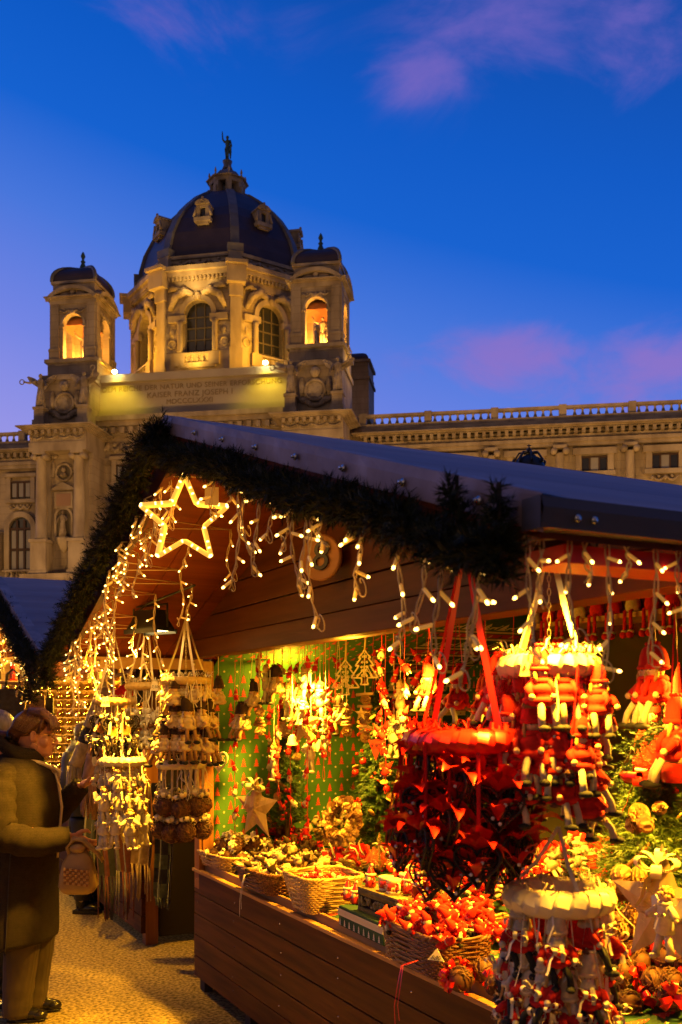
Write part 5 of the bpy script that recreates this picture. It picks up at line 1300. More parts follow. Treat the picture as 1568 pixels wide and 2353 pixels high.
# ---- carved wooden pieces
def fret_tree(px, py, hpx, d, label, rz, seed):
    s, z = sd_on(px, py, d); Y = Ydep(s, d); h = hpx/F*Y; rnd = random.Random(seed)
    o = empty('carved_tree', S(s, d, z), SA+rz, label, 'wooden ornament', 'carved wooden trees')
    mb = MB(); y0, y1 = -.007, .007
    out = [(.0,.5),(.07,.40),(.20,.27),(.12,.26),(.30,.04),(.18,.05),(.43,-.30),(.09,-.31),(.09,-.44),(.13,-.5)]
    pts = [(x*h, z*h) for x, z in out]; full = pts+[(-x, z) for x, z in pts[::-1][:-1]]
    for i in range(len(full)):
        a, b = full[i], full[(i+1) % len(full)]; mb.tube([(a[0],0,a[1]),(b[0],0,b[1])], h*.026, 6)
    mb.build('outline', m_carve, o)
    mb = MB()
    for zz, w in ((.30,.10),(.14,.15),(.0,.2),(-.10,.16),(-.24,.30)):
        n = max(2, int(w*14))
        for k in range(n):
            x = (-w+2*w*(k+.5)/n)*h; r = h*.042
            mb.tube([(x+r*(1-t*.12)*math.cos(t*1.25+k), 0, zz*h+r*(1-t*.12)*math.sin(t*1.25+k)) for t in range(6)], h*.016, 5)
    for k in range(9): mb.tube([(rnd.uniform(-.28,.28)*h,0,-.29*h),(rnd.uniform(-.1,.1)*h,0,rnd.uniform(-.1,.1)*h)], h*.013, 5)
    mb.tube([(0,0,-.3*h),(0,0,.42*h)], h*.016, 5); mb.build('scrollwork', m_carve, o)
    mb = MB(); zt = min(2.05, sd_on(px, 1440, d)[1])-z; mb.tube([(0,0,.5*h),(.004,0,zt*.7),(0,0,zt)], .005, 6); mb.build('rope', m_straw, o)
fret_tree(794, 1556, 80, .50, 'left of two pale carved fretwork trees under the beam', R(40), 1)
fret_tree(838, 1533, 80, .52, 'right of two pale carved fretwork trees under the beam', R(35), 2)
fret_tree(596, 1565, 52, .26, 'small white carved tree seen nearly edge on', R(-25), 3)
s, z = sd_on(503, 1752, .02); o = empty('carved_heart', S(s, .02, z), SA+R(30), 'pale carved fretwork heart hanging by the stall post', 'wooden ornament')
H = heart_pts(.115); mb = MB(); mb.tube([(x,0,zz) for x, zz in H], .005, 6, 0, True); mb.build('outline', m_carve, o)
mb = MB()
for k in range(26):
    a = random.Random(k); i = a.randrange(26); q = a.uniform(.25,.82); x, zz = H[i][0]*q, H[i][1]*q; r = .010
    mb.tube([(x+r*(1-t*.12)*math.cos(t*1.2+k), 0, zz+r*(1-t*.12)*math.sin(t*1.2+k)) for t in range(6)], .0026, 5)
mb.build('scrollwork', m_carve, o); mb = MB(); mb.tube([(0,0,.045),(0,0,.28)], .002, 5); mb.build('string', m_raffia, o)
# bells
for px, py in ((672,1700),):
    s, z = sd_on(px, py, .36); o = empty('bell', S(s, .36, z), SA, 'small ivory bell hanging below the doll with the brown hat', 'bell')
    mb = MB(); mb.lathe([(.036,-.03),(.034,-.026),(.026,-.01),(.022,.012),(.012,.026),(.003,.03)], 14); mb.build('bell_body', m_white, o); mb = MB(); mb.tube([(0,0,.03),(0,0,.4)], .0018, 5); mb.build('string', m_raffia, o)
# stacks of cones and driftwood on a cord
def cone(mb, M, L=.05, r=.02, n=9, mt=0, mt2=1):
    mb.ell((0,0,0), (r*.7, r*.7, L/2), 8, 7, mt, M)
    for i in range(n):
        t = (i+.5)/n; rr = r*math.sin(math.pi*(t*.85+.1)); z = -L/2+L*t; k = max(4, int(9*rr/r))
        for j in range(k):
            a = 2*math.pi*(j+(i % 2)*.5)/k; c_, s_ = math.cos(a), math.sin(a); w = rr*.42
            mb.add([(c_*rr*.55-s_*w*.6, s_*rr*.55+c_*w*.6, z-.003), (c_*rr*.55+s_*w*.6, s_*rr*.55-c_*w*.6, z-.003), (c_*rr*1.08+s_*w, s_*rr*1.08-c_*w, z+.004), (c_*rr*1.15, s_*rr*1.15, z+.009), (c_*rr*1.08-s_*w, s_*rr*1.08+c_*w, z+.004)], [(0,1,2,3,4)], mt2 if t > .1 else mt, False, M)
def drift(px, top, bot, d, label, seed):
    s, z0 = sd_on(px, top, d); z1 = sd_on(px, bot, d)[1]; rnd = random.Random(seed); o = empty('cone_hanger', S(s, d, z0), SA, label, 'cone hanger', 'cone and driftwood hangers')
    mb = MB(); mb.tube([(0,0,min(.5, 2.05-z0)),(0,0,z1-z0)], .0018, 5); mb.build('cord', m_raffia, o); z = -.02; k = 0
    while z > z1-z0+.02:
        if k % 2: mb = MB(); cone(mb, T(0,0,z-.012) @ Rot(0, R(80), rnd.uniform(0,3)), .062, .025); mb.build('cone', [m_cone, m_conet], o); z -= .048
        else:
            for j in range(1+k % 3): 
                mb = MB(); a = rnd.uniform(-.5,.5); w = rnd.uniform(.03,.055); mb.tube([(-w*math.cos(a),-w*math.sin(a),z+rnd.uniform(-.006,.006)),(w*math.cos(a),w*math.sin(a),z)], [.009,.0085], 7); mb.build('driftwood', m_twig if j else m_pale, o); z -= .02
        k += 1
drift(797, 1612, 1705, .55, 'hanger of cones and driftwood under the left carved tree', 1)
drift(839, 1585, 1700, .56, 'hanger of cones and driftwood under the right carved tree', 2)
drift(597, 1615, 1690, .26, 'thin hanger of cones under the small white tree', 3)
s, z = sd_on(838, 1640, .52); o = empty('straw_star', S(s, .50, z), SA+R(30), 'little straw star on the right cone hanger', 'star', 'straw stars')
def star_solid(mb, r, t, M=None, mt=0, q=.42):
    pts = [((r if i % 2 == 0 else r*q)*math.sin(i*math.pi/5), (r if i % 2 == 0 else r*q)*math.cos(i*math.pi/5)) for i in range(10)]
    vs = [(x, 0, z) for x, z in pts]+[(0,-t,0),(0,t,0)]
    fs = []
    for i in range(10): j = (i+1) % 10; fs += [(j, i, 10), (i, j, 11)]
    mb.add(vs, fs, mt, False, M)
mb = MB(); star_solid(mb, .04, .012); mb.build('star_body', m_straw, o)
# ------------------------------------------------------------------ fir garlands, light chains, star
def twig_needles(mb, b, d, L, nn, nl, w, rnd, mats=(0,1), p2=.3):
    b = Vector(b); d = Vector(d).normalized(); u = d.orthogonal().normalized(); v = d.cross(u)
    for i in range(nn):
        t = (i+rnd.random())/nn; p = b+d*(L*t); a = rnd.uniform(0, 6.283); e = (u*math.cos(a)+v*math.sin(a))
        q = (d*.75+e*.8).normalized(); n = q.cross(d); n = n.normalized() if n.length > 1e-6 else u; l = nl*rnd.uniform(.7,1.15)*(1-.35*t)
        bw = len(mb.v); mb.v += [tuple(p-n*w), tuple(p+n*w), tuple(p+q*l)]; mb.f.append((bw, bw+1, bw+2)); mb.m.append(mats[1] if rnd.random() < p2 else mats[0]); mb.s.append(False)
def garland(name, pts, rad, per_m, label, seed, parent=None):
    rnd = random.Random(seed); pts = [Vector(p) for p in pts]; o = empty(name, pts[0], 0, label, 'fir garland'); mb = MB(); wire = MB(); seg = []
    wire.tube([p-pts[0] for p in pts], .010, 6)
    for a, b in zip(pts, pts[1:]):
        L = (b-a).length; t = (b-a).normalized(); u = t.orthogonal().normalized(); v = t.cross(u); n = int(L*per_m*1.5)
        for k in range(n):
            q = rnd.random(); ang = rnd.uniform(0, 6.283); e = u*math.cos(ang)+v*math.sin(ang)
            e = (e+t*rnd.uniform(-.6,.6)).normalized(); R_ = rad*rnd.uniform(.55,1.18)*(1+.3*math.sin((a.x+a.y+q*L)*41+seed)*math.sin((a.z+q*L)*67))*(1.35 if rnd.random() < .06 else 1)
            twig_needles(mb, a+(b-a)*q-pts[0], e, R_, 24, .036, .0017, rnd)
    mb.build('foliage', [m_gneedle, m_gneedle2], o); wire.build('wire', m_bark, o); return o
def rake_pt(s, dz=-.11, d=DF-.05): return S(s, d, roof_z(s)+dz)
sR = [RS+(ER-.12-RS)*i/8 for i in range(9)]
gp = [rake_pt(s, -.115-.012*math.sin(i*1.7), DF-.055) for i, s in enumerate(sR)]
gp += [rake_pt(ER-.06, -.09), rake_pt(ER-.03, -.11)]
garland('fir_garland', gp, .050, 600, 'dark fir garland along the right slope of the near gable', 1)
sL = [RS+.10, RS-.1]+[RS+(EL+.02-RS)*i/8 for i in range(1,9)]
garland('fir_garland', [rake_pt(s, -.05-.05*min(1, i/3), DF-.06) for i, s in enumerate(sL)]+[rake_pt(EL+.02, -.24, DF-.07)], .064, 560, 'dark fir garland along the left slope of the near gable', 2)
for k, (px, py, dx, L) in enumerate(((1148,1170,(-.1,0,1.0),.075),(1050,1150,(-.3,0,1),.075))):
    s, z = sd_on(px, py, DF-.05); rnd = random.Random(k); mb = MB(); b = S(s, DF-.05, z-.03); o = empty('fir_tuft', b, 0, ('tall fir tuft standing up at the lower end of the garland','short fir tuft standing up along the right garland')[k], 'fir tuft')
    for j in range(80):
        dd = Vector((rnd.uniform(-.9,.9), rnd.uniform(-.9,.9), rnd.uniform(-.4,1))); hgt = rnd.uniform(-.09,L*.8); twig_needles(mb, Vector((dx[0]*hgt, 0, hgt)), dd, .03*(1.2-.5*max(0,hgt)/L), 14, .028, .0016, rnd)
    mb.build('foliage', [m_gneedle, m_gneedle2], o); w = MB(); w.tube([(0,0,-.03),(0,0,L)], .004, 5); w.build('stem', m_bark, o)
m_tip = mat('fairy_light_tip', (1,.8,.4), .4, emit=(1,.56,.11), es=12); m_sleeve = mat('light_sleeve', (.8,.62,.26), .4, emit=(1,.40,.04), es=.28)
m_cable = mat('clear_cable', (.55,.40,.20), .4)
bulb_meshes = []
for k in range(2):
    mb = MB(); mb.tube([(0,0,0),(0,0,-.004),(0,0,-.026),(0,0,-.030)], [.0028,.0042,.0042,.0034], 8, 0); mb.ell((0,0,-.034), (.0036,.0036,.0055), 8, 6, 1); bulb_meshes.append(mb.mesh('bulb', [m_sleeve, m_tip]))
def strand(parent, top, L, nb, rnd, sway=.02, sc_=1.0):
    """one hanging drop of a light chain: two twisted leads and its bulbs"""
    mb = MB(); ax = Vector((rnd.uniform(-1,1), rnd.uniform(-1,1), 0)); n = max(10, int(L/.02)); ph = rnd.uniform(0, 6)
    def c(t): return Vector((sway*math.sin(t*5+ph)*t, sway*math.cos(t*4+ph)*t*.6, -L*t))
    kink = rnd.uniform(.5,.9)
    for s in (0, math.pi):
        mb.tube([c(i/n)+Vector((.0032*math.cos(i*1.1+s), .0032*math.sin(i*1.1+s), 0))*1.2+(Vector((rnd.uniform(-.003,.003), rnd.uniform(-.003,.003), 0)) if i/n > kink else Vector((0,0,0))) for i in range(n+1)], .0021*sc_, 5)
    if L > .12:
        e = c(1); mb.tube([e+Vector((.016-.016*math.cos(t)*(1-.05*t), .004*math.sin(t), -.013*math.sin(t)+.004*t)) for t in [q*.55 for q in range(13)]], .0016*sc_, 4)
    w = mb.build('strand', m_cable, parent, top)
    for k in range(nb):
        t = (k+.6)/nb if nb > 1 else 1; p = c(min(1, t)); a = rnd.uniform(0, 6.3); dn = rnd.uniform(.15,1.2)
        b = bpy.data.objects.new('bulb', bulb_meshes[0]); C.objects.link(b); b.parent = w; b.location = p; b.scale = (sc_,)*3
        b.rotation_euler = Vector((math.cos(a), math.sin(a), -dn)).to_track_quat('-Z', 'Y').to_euler()
def chain_thing(label): return empty('icicle_lights', P0, SA, label, 'light chain', 'warm white icicle light chains')
def loc(s, d, z): return (s, d, z)
rnd = random.Random(9)
ch = chain_thing('icicle light chain hanging from the right slope garland of the near gable')
ptsR = []
for px, top, bot, nb in [(492,1085,1180,3),(520,1090,1150,2),(545,1098,1330,5),(562,1100,1260,3),(592,1112,1300,4),(628,1118,1230,3),(655,1130,1250,4),(676,1140,1330,4),(700,1150,1345,4),(716,1165,1420,4),(741,1180,1250,2),(806,1205,1240,2),(830,1215,1350,4),(916,1238,1440,5),(968,1245,1400,4),(1012,1240,1470,5),(1084,1240,1500,5),(1150,1275,1450,3)]:
    s, z0 = sd_on(px, top, DF-.03); z1 = sd_on(px, bot, DF-.03)[1]; s = min(s, ER-.14); strand(ch, (s, DF-.03, z0), (z0-z1)*(1.3 if px > 880 else 1.1), max(2, nb-1) if px > 880 else nb, rnd, .020); ptsR.append((s, DF-.03, z0+.02))
mb = MB(); mb.tube([(s, d, z+.02*math.sin(i*2)) for i, (s, d, z) in enumerate(ptsR)], .002, 5); mb.build('cable', m_cable, ch)
ch = chain_thing('dense icicle light chain hanging from the left slope garland of the near gable'); pl = []
for k in range(46):
    s = EL+.08+(RS-.12-EL)*(k+.5)/46; z0 = roof_z(s)-.15; L = rnd.uniform(.10,.32)*(1.1 if s < 1.3 else .8)
    dd = DF-.02+rnd.uniform(0,.10)+(rnd.uniform(0,.35) if k % 3 == 0 else 0); strand(ch, (s, dd, z0), L, rnd.randint(3,5), rnd, .035); pl.append((s, dd, z0))
mb = MB(); mb.tube(pl, .002, 5); mb.build('cable', m_cable, ch)
ch = chain_thing('icicle light chain hanging from the red eave at the right'); pe = []
for px, top, bot, nb in [(1214,1240,1520,4),(1245,1240,1400,2),(1310,1190,1490,4),(1345,1200,1340,2),(1396,1195,1560,5),(1440,1200,1330,2),(1506,1200,1525,4),(1560,1205,1420,3)]:
    k = (px-CX)/F; s = ER-.02; d = (k*(SY0-.8964*s)-SX0-.4432*s)/(.8964-.4432*k); Y = Ydep(s, d); z0 = min(roof_z(ER)-.06, CAMZ+(HY-top)/F*Y); z1 = CAMZ+(HY-bot)/F*Y
    strand(ch, (s, d, z0), z0-z1, nb, rnd, .010, .8); pe.append((s, d, z0))
mb = MB(); mb.tube(pe, .002, 5); mb.build('cable', m_cable, ch)
# rope-light star
m_rope = mat('rope_light_tube', (.9,.7,.3), .3, emit=(1,.46,.045), es=.95); m_node = mat('rope_light_node', (1,.9,.5), .3, emit=(1,.62,.14), es=9)
s0, z0 = sd_on(424, 1195, DF+.06); Yst = Ydep(s0, DF+.06)
st = empty('light_star', S(s0, DF+.06, z0), R(3), 'glowing five pointed rope light star hanging in the gable', 'light star')
rO = 101/.951/F*Yst; rI = rO*.45
pts = [((rO if i % 2 == 0 else rI)*math.sin(i*math.pi/5), (rO if i % 2 == 0 else rI)*math.cos(i*math.pi/5)) for i in range(10)]
dense = []
for i in range(10):
    a, b = Vector((pts[i][0], 0, pts[i][1])), Vector((pts[(i+1) % 10][0], 0, pts[(i+1) % 10][1]))
    for t in (.06,.3,.5,.7,.94): dense.append(a.lerp(b, t))
mb = MB()
for y, q in ((-.009, 1), (.009, .955)): mb.tube([p*q+Vector((0,y,0)) for p in dense], .0084, 8, 0, True)
mb.build('rope_light', m_rope, st)
for i, p in enumerate(dense):
    if i % 5 in (0, 2, 3) or i % 5 == 4 and i % 2:
        mb = MB(); mb.ell((p.x, p.y-.009-.004, p.z), (.0066,.005,.0066), 8, 6); mb.build('node', m_node, st)
mb = MB()
for i in range(10): a, b = pts[i], pts[(i+1) % 10]; mb.tube([(a[0]*.97,0,a[1]*.97),(b[0]*.97,0,b[1]*.97)], .004, 5)
mb.tube([(0,0,rO),(.01,0,rO+.05),(-.02,.0,rO+.10),(0,.02,rO+.16)], .006, 6); mb.build('frame', m_cable, st)
mb = MB(); mb.box(.075,.125,-.022,-.021,.05,.115); mb.build('label_tag', m_paper, st)
lamp('star_glow', S(s0, DF+.10, z0), 6, (1,.42,.04), size=.18)
for k, s in enumerate((.35, .85, 1.4)): lamp('light_chain_glow', S(s, DF+.10, roof_z(s)-.30), 3.5, (1,.45,.04), size=.15)
for k, s in enumerate((2.9, 3.7)): lamp('light_chain_glow', S(s, DF-.06, roof_z(s)-.32), 1.3, (1,.45,.04), size=.12)

# ------------------------------------------------------------------ goods on the counter
def tz(d): return .737+.10*max(0, d-.10)
def tpos(px, py, lift=0):
    z = .76+lift
    for _ in range(4): s, d = at_height(px, py, z); z = tz(d)+lift
    return s, d, z
def basket(name, s, d, z, w, l, h, rz, m_, label, flare=1.22, rows=12, seed=1):
    """woven basket: stakes, waling and a rolled rim"""
    rnd = random.Random(seed); o = empty(name, S(s, d, z), SA+rz, label, 'basket', None); mb = MB()
    def per(t, k):                                                  # point on a rounded rectangle
        a = 2*math.pi*t; c_, s_ = math.cos(a), math.sin(a); e = .38
        return Vector((math.copysign(abs(c_)**e, c_)*w/2*k, math.copysign(abs(s_)**e, s_)*l/2*k, 0))
    NS = 46
    for i in range(rows):
        zz = h*(i+.5)/rows; k = 1+(flare-1)*zz/h; P_ = []
        for j in range(NS*2):
            off = .0035*(1 if (j//2+i) % 2 else -1); q = per(j/(NS*2), k); P_.append(q+q.normalized()*off+Vector((0,0,zz+rnd.uniform(-.001,.001))))
        mb.tube(P_, h/rows*.50, 5, 0, True)
    body = mb.build('weave', m_, o)
    mb = MB()
    for j in range(NS):
        q0, q1 = per((j+.25)/NS, 1), per((j+.25)/NS, flare); mb.tube([q0, q1+Vector((0,0,h))], .0028, 4)
    mb.build('stakes', m_, o)
    mb = MB(); N = 90
    for ph in (0, math.pi): mb.tube([per(j/N, flare)*(1+.02*math.cos(j*1.3+ph))+Vector((0,0,h+.005+.005*math.sin(j*1.3+ph))) for j in range(N)], .0062, 5, 0, True)
    mb.build('rim', m_, o)
    mb = MB(); mb.box(-w*.45, w*.45, -l*.45, l*.45, .004, .012); mb.box(-w*.5*flare*.82, w*.5*flare*.82, -l*.5*flare*.82, l*.5*flare*.82, h*.62, h*.64); mb.build('base', m_, o)
    return o
HM = {}
def heap_mesh(kind, k):
    rnd = random.Random(hash((kind, k)) % 1000 if False else 100+k+len(kind)*7); mb = MB()
    if kind in ('beige', 'red', 'grey'):
        bd = {'beige': m_cream_knit, 'red': m_red_knit, 'grey': m_grey_felt}[kind]; mats = [bd, m_skin_d, m_brown_knit if kind == 'beige' else m_red_knit, m_white_leg if kind != 'beige' else m_beige_leg, m_blk, m_raffia if kind == 'beige' else m_redrib]
        mb.lathe([(.012,-.02),(.022,-.016),(.021,.004),(.012,.018)], 9, (0,0,0), 0); mb.ell((0,0,.028), .0145, 8, 6, 1)
        mb.loft([[(o+r*math.cos(i*math.pi/4), r*math.sin(i*math.pi/4), z) for i in range(8)] for z, r, o in ((.03,.0165,0),(.045,.014,.0),(.062,.007,.008),(.07,.002,.014))], 2)
        for s in (-1, 1):
            mb.tube([(s*.014,0,.012),(s*.03,rnd.uniform(-.012,.004),.0),(s*.034,-.012,-.012)], .0068, 6, 0); mb.ell((s*.035,-.014,-.015), .006, 6, 4, 1)
            mb.tube([(s*.009,-.002,-.018),(s*.012,rnd.uniform(-.02,0),-.042),(s*.014,rnd.uniform(-.025,0),-.058)], .0078, 6, 3); mb.ell((s*.014,-.012,-.062), (.009,.013,.008), 6, 4, 4)
        bow(mb, (.0,-.022,0), .022, 5, .008, 4, 2, rnd)
    elif kind in ('ball', 'redball'):
        mats = [m_rattan, m_raffia if kind == 'ball' else m_redrib]; rattan(mb, (0,0,0), .032, 16, rnd, 0); bow(mb, (0,0,.032), .034, 1, .015, 6, 2, rnd)
    elif kind == 'gnome':
        mats = gn_mats; gnome(mb, (0,0,0), .06, rnd, k % 2)
    elif kind == 'gold':
        mats = [m_gold, m_straw]; mb.ell((0,0,0), .028, 14, 10, 0); mb.lathe([(.007,0),(.007,.008),(.003,.009)], 8, (0,0,.027), 1); bow(mb, (0,0,.03), .02, 1, .007, 4, 1, rnd)
    elif kind == 'chili':
        mats = [m_redrib, m_raffia]; 
        H = heart_pts(.05); mb.prism(H[::-1], -.006, .006, 0); mb.strip([(0,-.007,.02),(.02,-.01,.05),(.05,-.01,.06),(.07,0,.05)], .007, (0,1,0), 1)
    return mb.mesh(kind+'_ornament', mats)
def heap(kind, s, d, z, w, l, n, rise, rz, label, name, cat, seed=1, sc_=1.0):
    rnd = random.Random(seed)
    if kind not in HM: HM[kind] = [heap_mesh(kind, k) for k in range(3)]
    ms = HM[kind]; cr, sr = math.cos(rz), math.sin(rz)
    for i in range(n):
        u, v = rnd.uniform(-1,1), rnd.uniform(-1,1); x, y = u*w/2, v*l/2; e = (1-u*u*.8)*(1-v*v*.8)
        o = bpy.data.objects.new(name, ms[i % 3]); C.objects.link(o)
        o.location = S(s+x*cr-y*sr, d+x*sr+y*cr, z+rise*e*rnd.uniform(.72,1.05)); o.rotation_euler = (rnd.uniform(-1.6,1.6), rnd.uniform(-1.6,1.6), rnd.uniform(0,6.3)); q = sc_*rnd.uniform(.88,1.12); o.scale = (q,q,q)
        tag(o, label, cat, label+' (heap)')
def paper_tag(px, py, lift, txt, label, red=True, size=.05, rz=0):
    s, d, z = tpos(px, py, lift); o = empty('price_tag', S(s, d, z), SA+R(35)+rz, label, 'price tag', 'paper price tags')
    mb = MB(); mb.prism([(-size*.9,-size*.45),(size*.9,-size*.45),(0,size*.75)], -.001, .001); mb.build('card', m_rpaper if red else m_paper, o); o.rotation_euler[0] = R(-15)
    text('price', txt, size*.55, o, (0,-.003,-size*.18), (R(90),0,0), m_ink, .0004, shear=.2)
def bk(px, py, w, l, h, rz, m_, label, seed, rows=12, flare=1.22, name='wicker_basket'):
    s, d, z = tpos(px, py); basket(name, s, d, z, w, l, h, rz, m_, label, flare, rows, seed); return s, d, z+h
zr = R(0)
s, d, z = bk(545,1990, .42, .30, .075, R(4), m_wick, 'shallow pale wicker basket of rattan balls nearest the stall post', 1, 7, 1.15)
heap('ball', s, d+.02, z-.02, .44, .34, 34, .12, R(4), 'rattan ball with cream bow heaped in the basket by the stall post', 'rattan_ball', 'ball ornament', 1, 1.05)
heap('redball', s-.04, d+.30, z+.02, .40, .22, 22, .12, R(4), 'rattan ball with red ribbon heaped behind the shallow basket', 'rattan_ball', 'ball ornament', 2, 1.1)
s, d, z = bk(655,2040, .40, .34, .10, R(2), m_wickd, 'brown wicker basket of beige knitted dolls on the counter', 2, 10, 1.2)
heap('beige', s, d+.03, z-.02, .46, .40, 46, .12, R(2), 'beige knitted doll heaped in the brown wicker basket', 'knitted_doll', 'doll ornament', 3, 1.0)
s2, d2, z2 = tpos(735,1935); basket('wicker_basket', s2, d2+.1, z2, .40, .3, .09, 0, m_wick, 'pale wicker basket of golden dolls behind the brown basket', 1.2, 9, 6)
heap('beige', s2, d2+.08, z2+.09, .50, .40, 46, .14, 0, 'beige knitted doll heaped in the basket before the cone wreath', 'knitted_doll', 'doll ornament', 4, 1.0)
s, d, z = bk(598,2015, .16, .12, .06, R(8), m_wick, 'small pale basket of gold glass balls by the counter edge', 3, 7, 1.2)
heap('gold', s, d, z, .15, .11, 9, .03, 0, 'gold glass ball in the small pale basket', 'glass_ball', 'ball ornament', 5, .8)
s, d, z = bk(742,2088, .24, .22, .155, R(-2), m_wick, 'tall flared pale wicker basket of red gnomes', 4, 15, 1.36)
heap('gnome', s, d, z-.035, .26, .24, 42, .05, 0, 'tiny red gnome heaped in the tall pale basket', 'toy_gnome', 'gnome ornament', 6, .85)
s, d, z = tpos(805,1995); basket('wicker_basket', s, d+.05, z, .30, .24, .06, 0, m_wick, 'flat pale basket of red felt hearts behind the tall basket', 1.2, 6, 8)
heap('chili', s, d+.05, z+.055, .36, .30, 36, .04, 0, 'flat red felt heart heaped behind the tall pale basket', 'felt_heart', 'heart ornament', 7, 1.1)
s, d, z = bk(1000,2215, .40, .22, .13, R(-1), m_wickd, 'brown wicker basket of red knitted dolls with 8,90 tag', 5, 14, 1.12)
heap('red', s, d+.03, z-.01, .42, .28, 60, .10, 0, 'red knitted doll heaped in the brown basket with 8,90 tag', 'knitted_doll', 'doll ornament', 8, 1.0)
s2, d2, z2 = tpos(1075,2085); heap('red', s2, d2+.05, z2+.03, .5, .34, 60, .17, 0, 'red knitted doll heaped behind the brown basket', 'knitted_doll', 'doll ornament', 9, 1.05)
s2, d2, z2 = tpos(1350,2020); heap('grey', s2, d2, z2+.03, .55, .36, 54, .17, 0, 'grey gnome with red limbs heaped before the right fir tree', 'felt_gnome', 'gnome ornament', 10, 1.25)
s2, d2, z2 = tpos(1540,2260); heap('redball', s2, d2+.02, z2+.02, .55, .42, 40, .12, 0, 'rattan ball with red bow heaped at the lower right', 'rattan_ball', 'ball ornament', 11, 1.35)
s2, d2, z2 = tpos(1200,2165); basket('wicker_basket', s2, d2, z2, .22, .18, .07, 0, m_wick, 'small pale wicker basket holding a green net bag', 1.25, 8, 9)
mb = MB(); rnd = random.Random(4)
for k in range(9): mb.ell((rnd.uniform(-.04,.04), rnd.uniform(-.04,.04), .05+rnd.uniform(0,.09)), rnd.uniform(.022,.032), 8, 6)
bow(mb, (0,0,.17), .05, 0, .03, 6, 2, rnd); o = mb.build('net_bag', mat('green_net', (.02,.34,.08), .4, (.03,.22,.05), 60, 3, bump=.5, bscale=150, bdist=.004), None, S(s2, d2, z2)); tag(o, 'bright green net bag tied with a bow in the small basket', 'bag')
s2, d2, z2 = tpos(560,1900); heap('gold', s2, d2, z2+.06, .3, .2, 10, .06, 0, 'gold glass ball lying before the upright straw star', 'glass_ball', 'ball ornament', 12, .8)
paper_tag(1003,2197,.13,'8,90','paper tag reading 8,90 on the brown basket of red dolls', False, .032)
paper_tag(857,1968,.10,'2 für','large red paper tag standing before the tall decorated tree', True, .06)
paper_tag(905,2018,.17,'2,90','red paper tag reading 2,90 among the cups', True, .034)
s_, z_ = sd_on(872,1720,.52); 
o = empty('price_tag', S(s_,.50,z_), SA+R(20), 'red paper tag reading 9,90 hanging on the tall decorated tree', 'price tag', 'paper price tags'); mb = MB(); mb.prism([(-.05,.04),(0,-.06),(.055,.05)], -.001, .001); mb.build('card', m_rpaper, o); text('price','9,90',.036,o,(0,-.003,.012),(R(90),0,0),m_ink,.0004,shear=.2)

# gift box, carved box, cups, bottle-brush trees
s, d, z = tpos(838,2148)
gb = empty('gift_box', S(s, d+.06, z), SA+R(-2), 'box wrapped in green paper with a white snowflake band', 'box')
mb = MB(); mb.box(-.21,.21,-.08,.10,0,.085); b = mb.build('box_body', m_dgreen, gb, bevel=.004)
mb = MB(); mb.box(-.2125,.2125,-.0825,.1025,.045,.072); 
for k in range(20):
    for j in range(3): a = j*math.pi/3; x = -.2+k*.021; mb.add([(x+.007*math.cos(a)-.001*math.sin(a),-.0835,.0585+.007*math.sin(a)+.001*math.cos(a)),(x-.007*math.cos(a)-.001*math.sin(a),-.0835,.0585-.007*math.sin(a)+.001*math.cos(a)),(x-.007*math.cos(a)+.001*math.sin(a),-.0835,.0585-.007*math.sin(a)-.001*math.cos(a)),(x+.007*math.cos(a)+.001*math.sin(a),-.0835,.0585+.007*math.sin(a)-.001*math.cos(a))],[(0,1,2,3)],1)
mb.build('paper_band', [m_knit, m_pgold], gb)
mb = MB()
for k in range(9): tree_print(mb, lambda x, zz, l: Vector((x, -.0805-l, zz)), -.19+k*.046, .006, .03, 0, 0, False)
mb.build('printed_firs', m_knit, gb)
m_olive = mat('olive_carved_wood', (.20,.155,.055), .5, (.12,.09,.03), 30, 4)
s, d, z = tpos(890,2118, .06)
cb = empty('carved_box', S(s, d+.04, z+.015), SA+R(1), 'olive carved box with scroll fretwork standing on the gift box', 'box')
mb = MB(); mb.box(-.165,.165,-.085,.085,.0,.022); mb.box(-.165,.165,-.085,.085,.073,.098); mb.box(-.168,.168,-.088,.088,.098,.106)
for x in (-.16,.16): mb.box(x-.006,x+.006,-.083,.083,.022,.073)
for k in range(30): mb.ell((-.158+k*.0109,-.086,.011), (.0042,.004,.009), 6, 4); mb.ell((-.158+k*.0109,-.086,.085), (.0042,.004,.010), 6, 4)
mb.build('box_frame', m_olive, cb); mb = MB(); mb.box(-.155,.155,-.072,.08,.02,.075); mb.build('lining', m_dark, cb)
mb = MB()
for k in range(6):
    x0 = -.135+k*.052; sg = 1 if k % 2 else -1
    mb.tube([(x0+(.022-.0022*t)*math.cos(t*.75)*1.0, -.081, .048+sg*(.022-.0022*t)*math.sin(t*.75)) for t in range(9)], [.005-.0003*t for t in range(9)], 6)
    mb.ell((x0+.004,-.083,.048), (.010,.005,.012), 7, 5); mb.ell((x0+.03,-.081,.048-sg*.014), (.012,.004,.007), 6, 4)
mb.tube([(-.155+.31*t/24,-.08,.048+.017*math.sin(t*1.35)) for t in range(25)], .004, 6); mb.build('scrollwork', m_olive, cb)
ZB = z+.015+.106; sb_, db_ = s, d+.04
m_cup = mat('glazed_cup', (.78,.62,.38), .25); m_cupr = mat('glazed_red', (.55,.03,.015), .25)
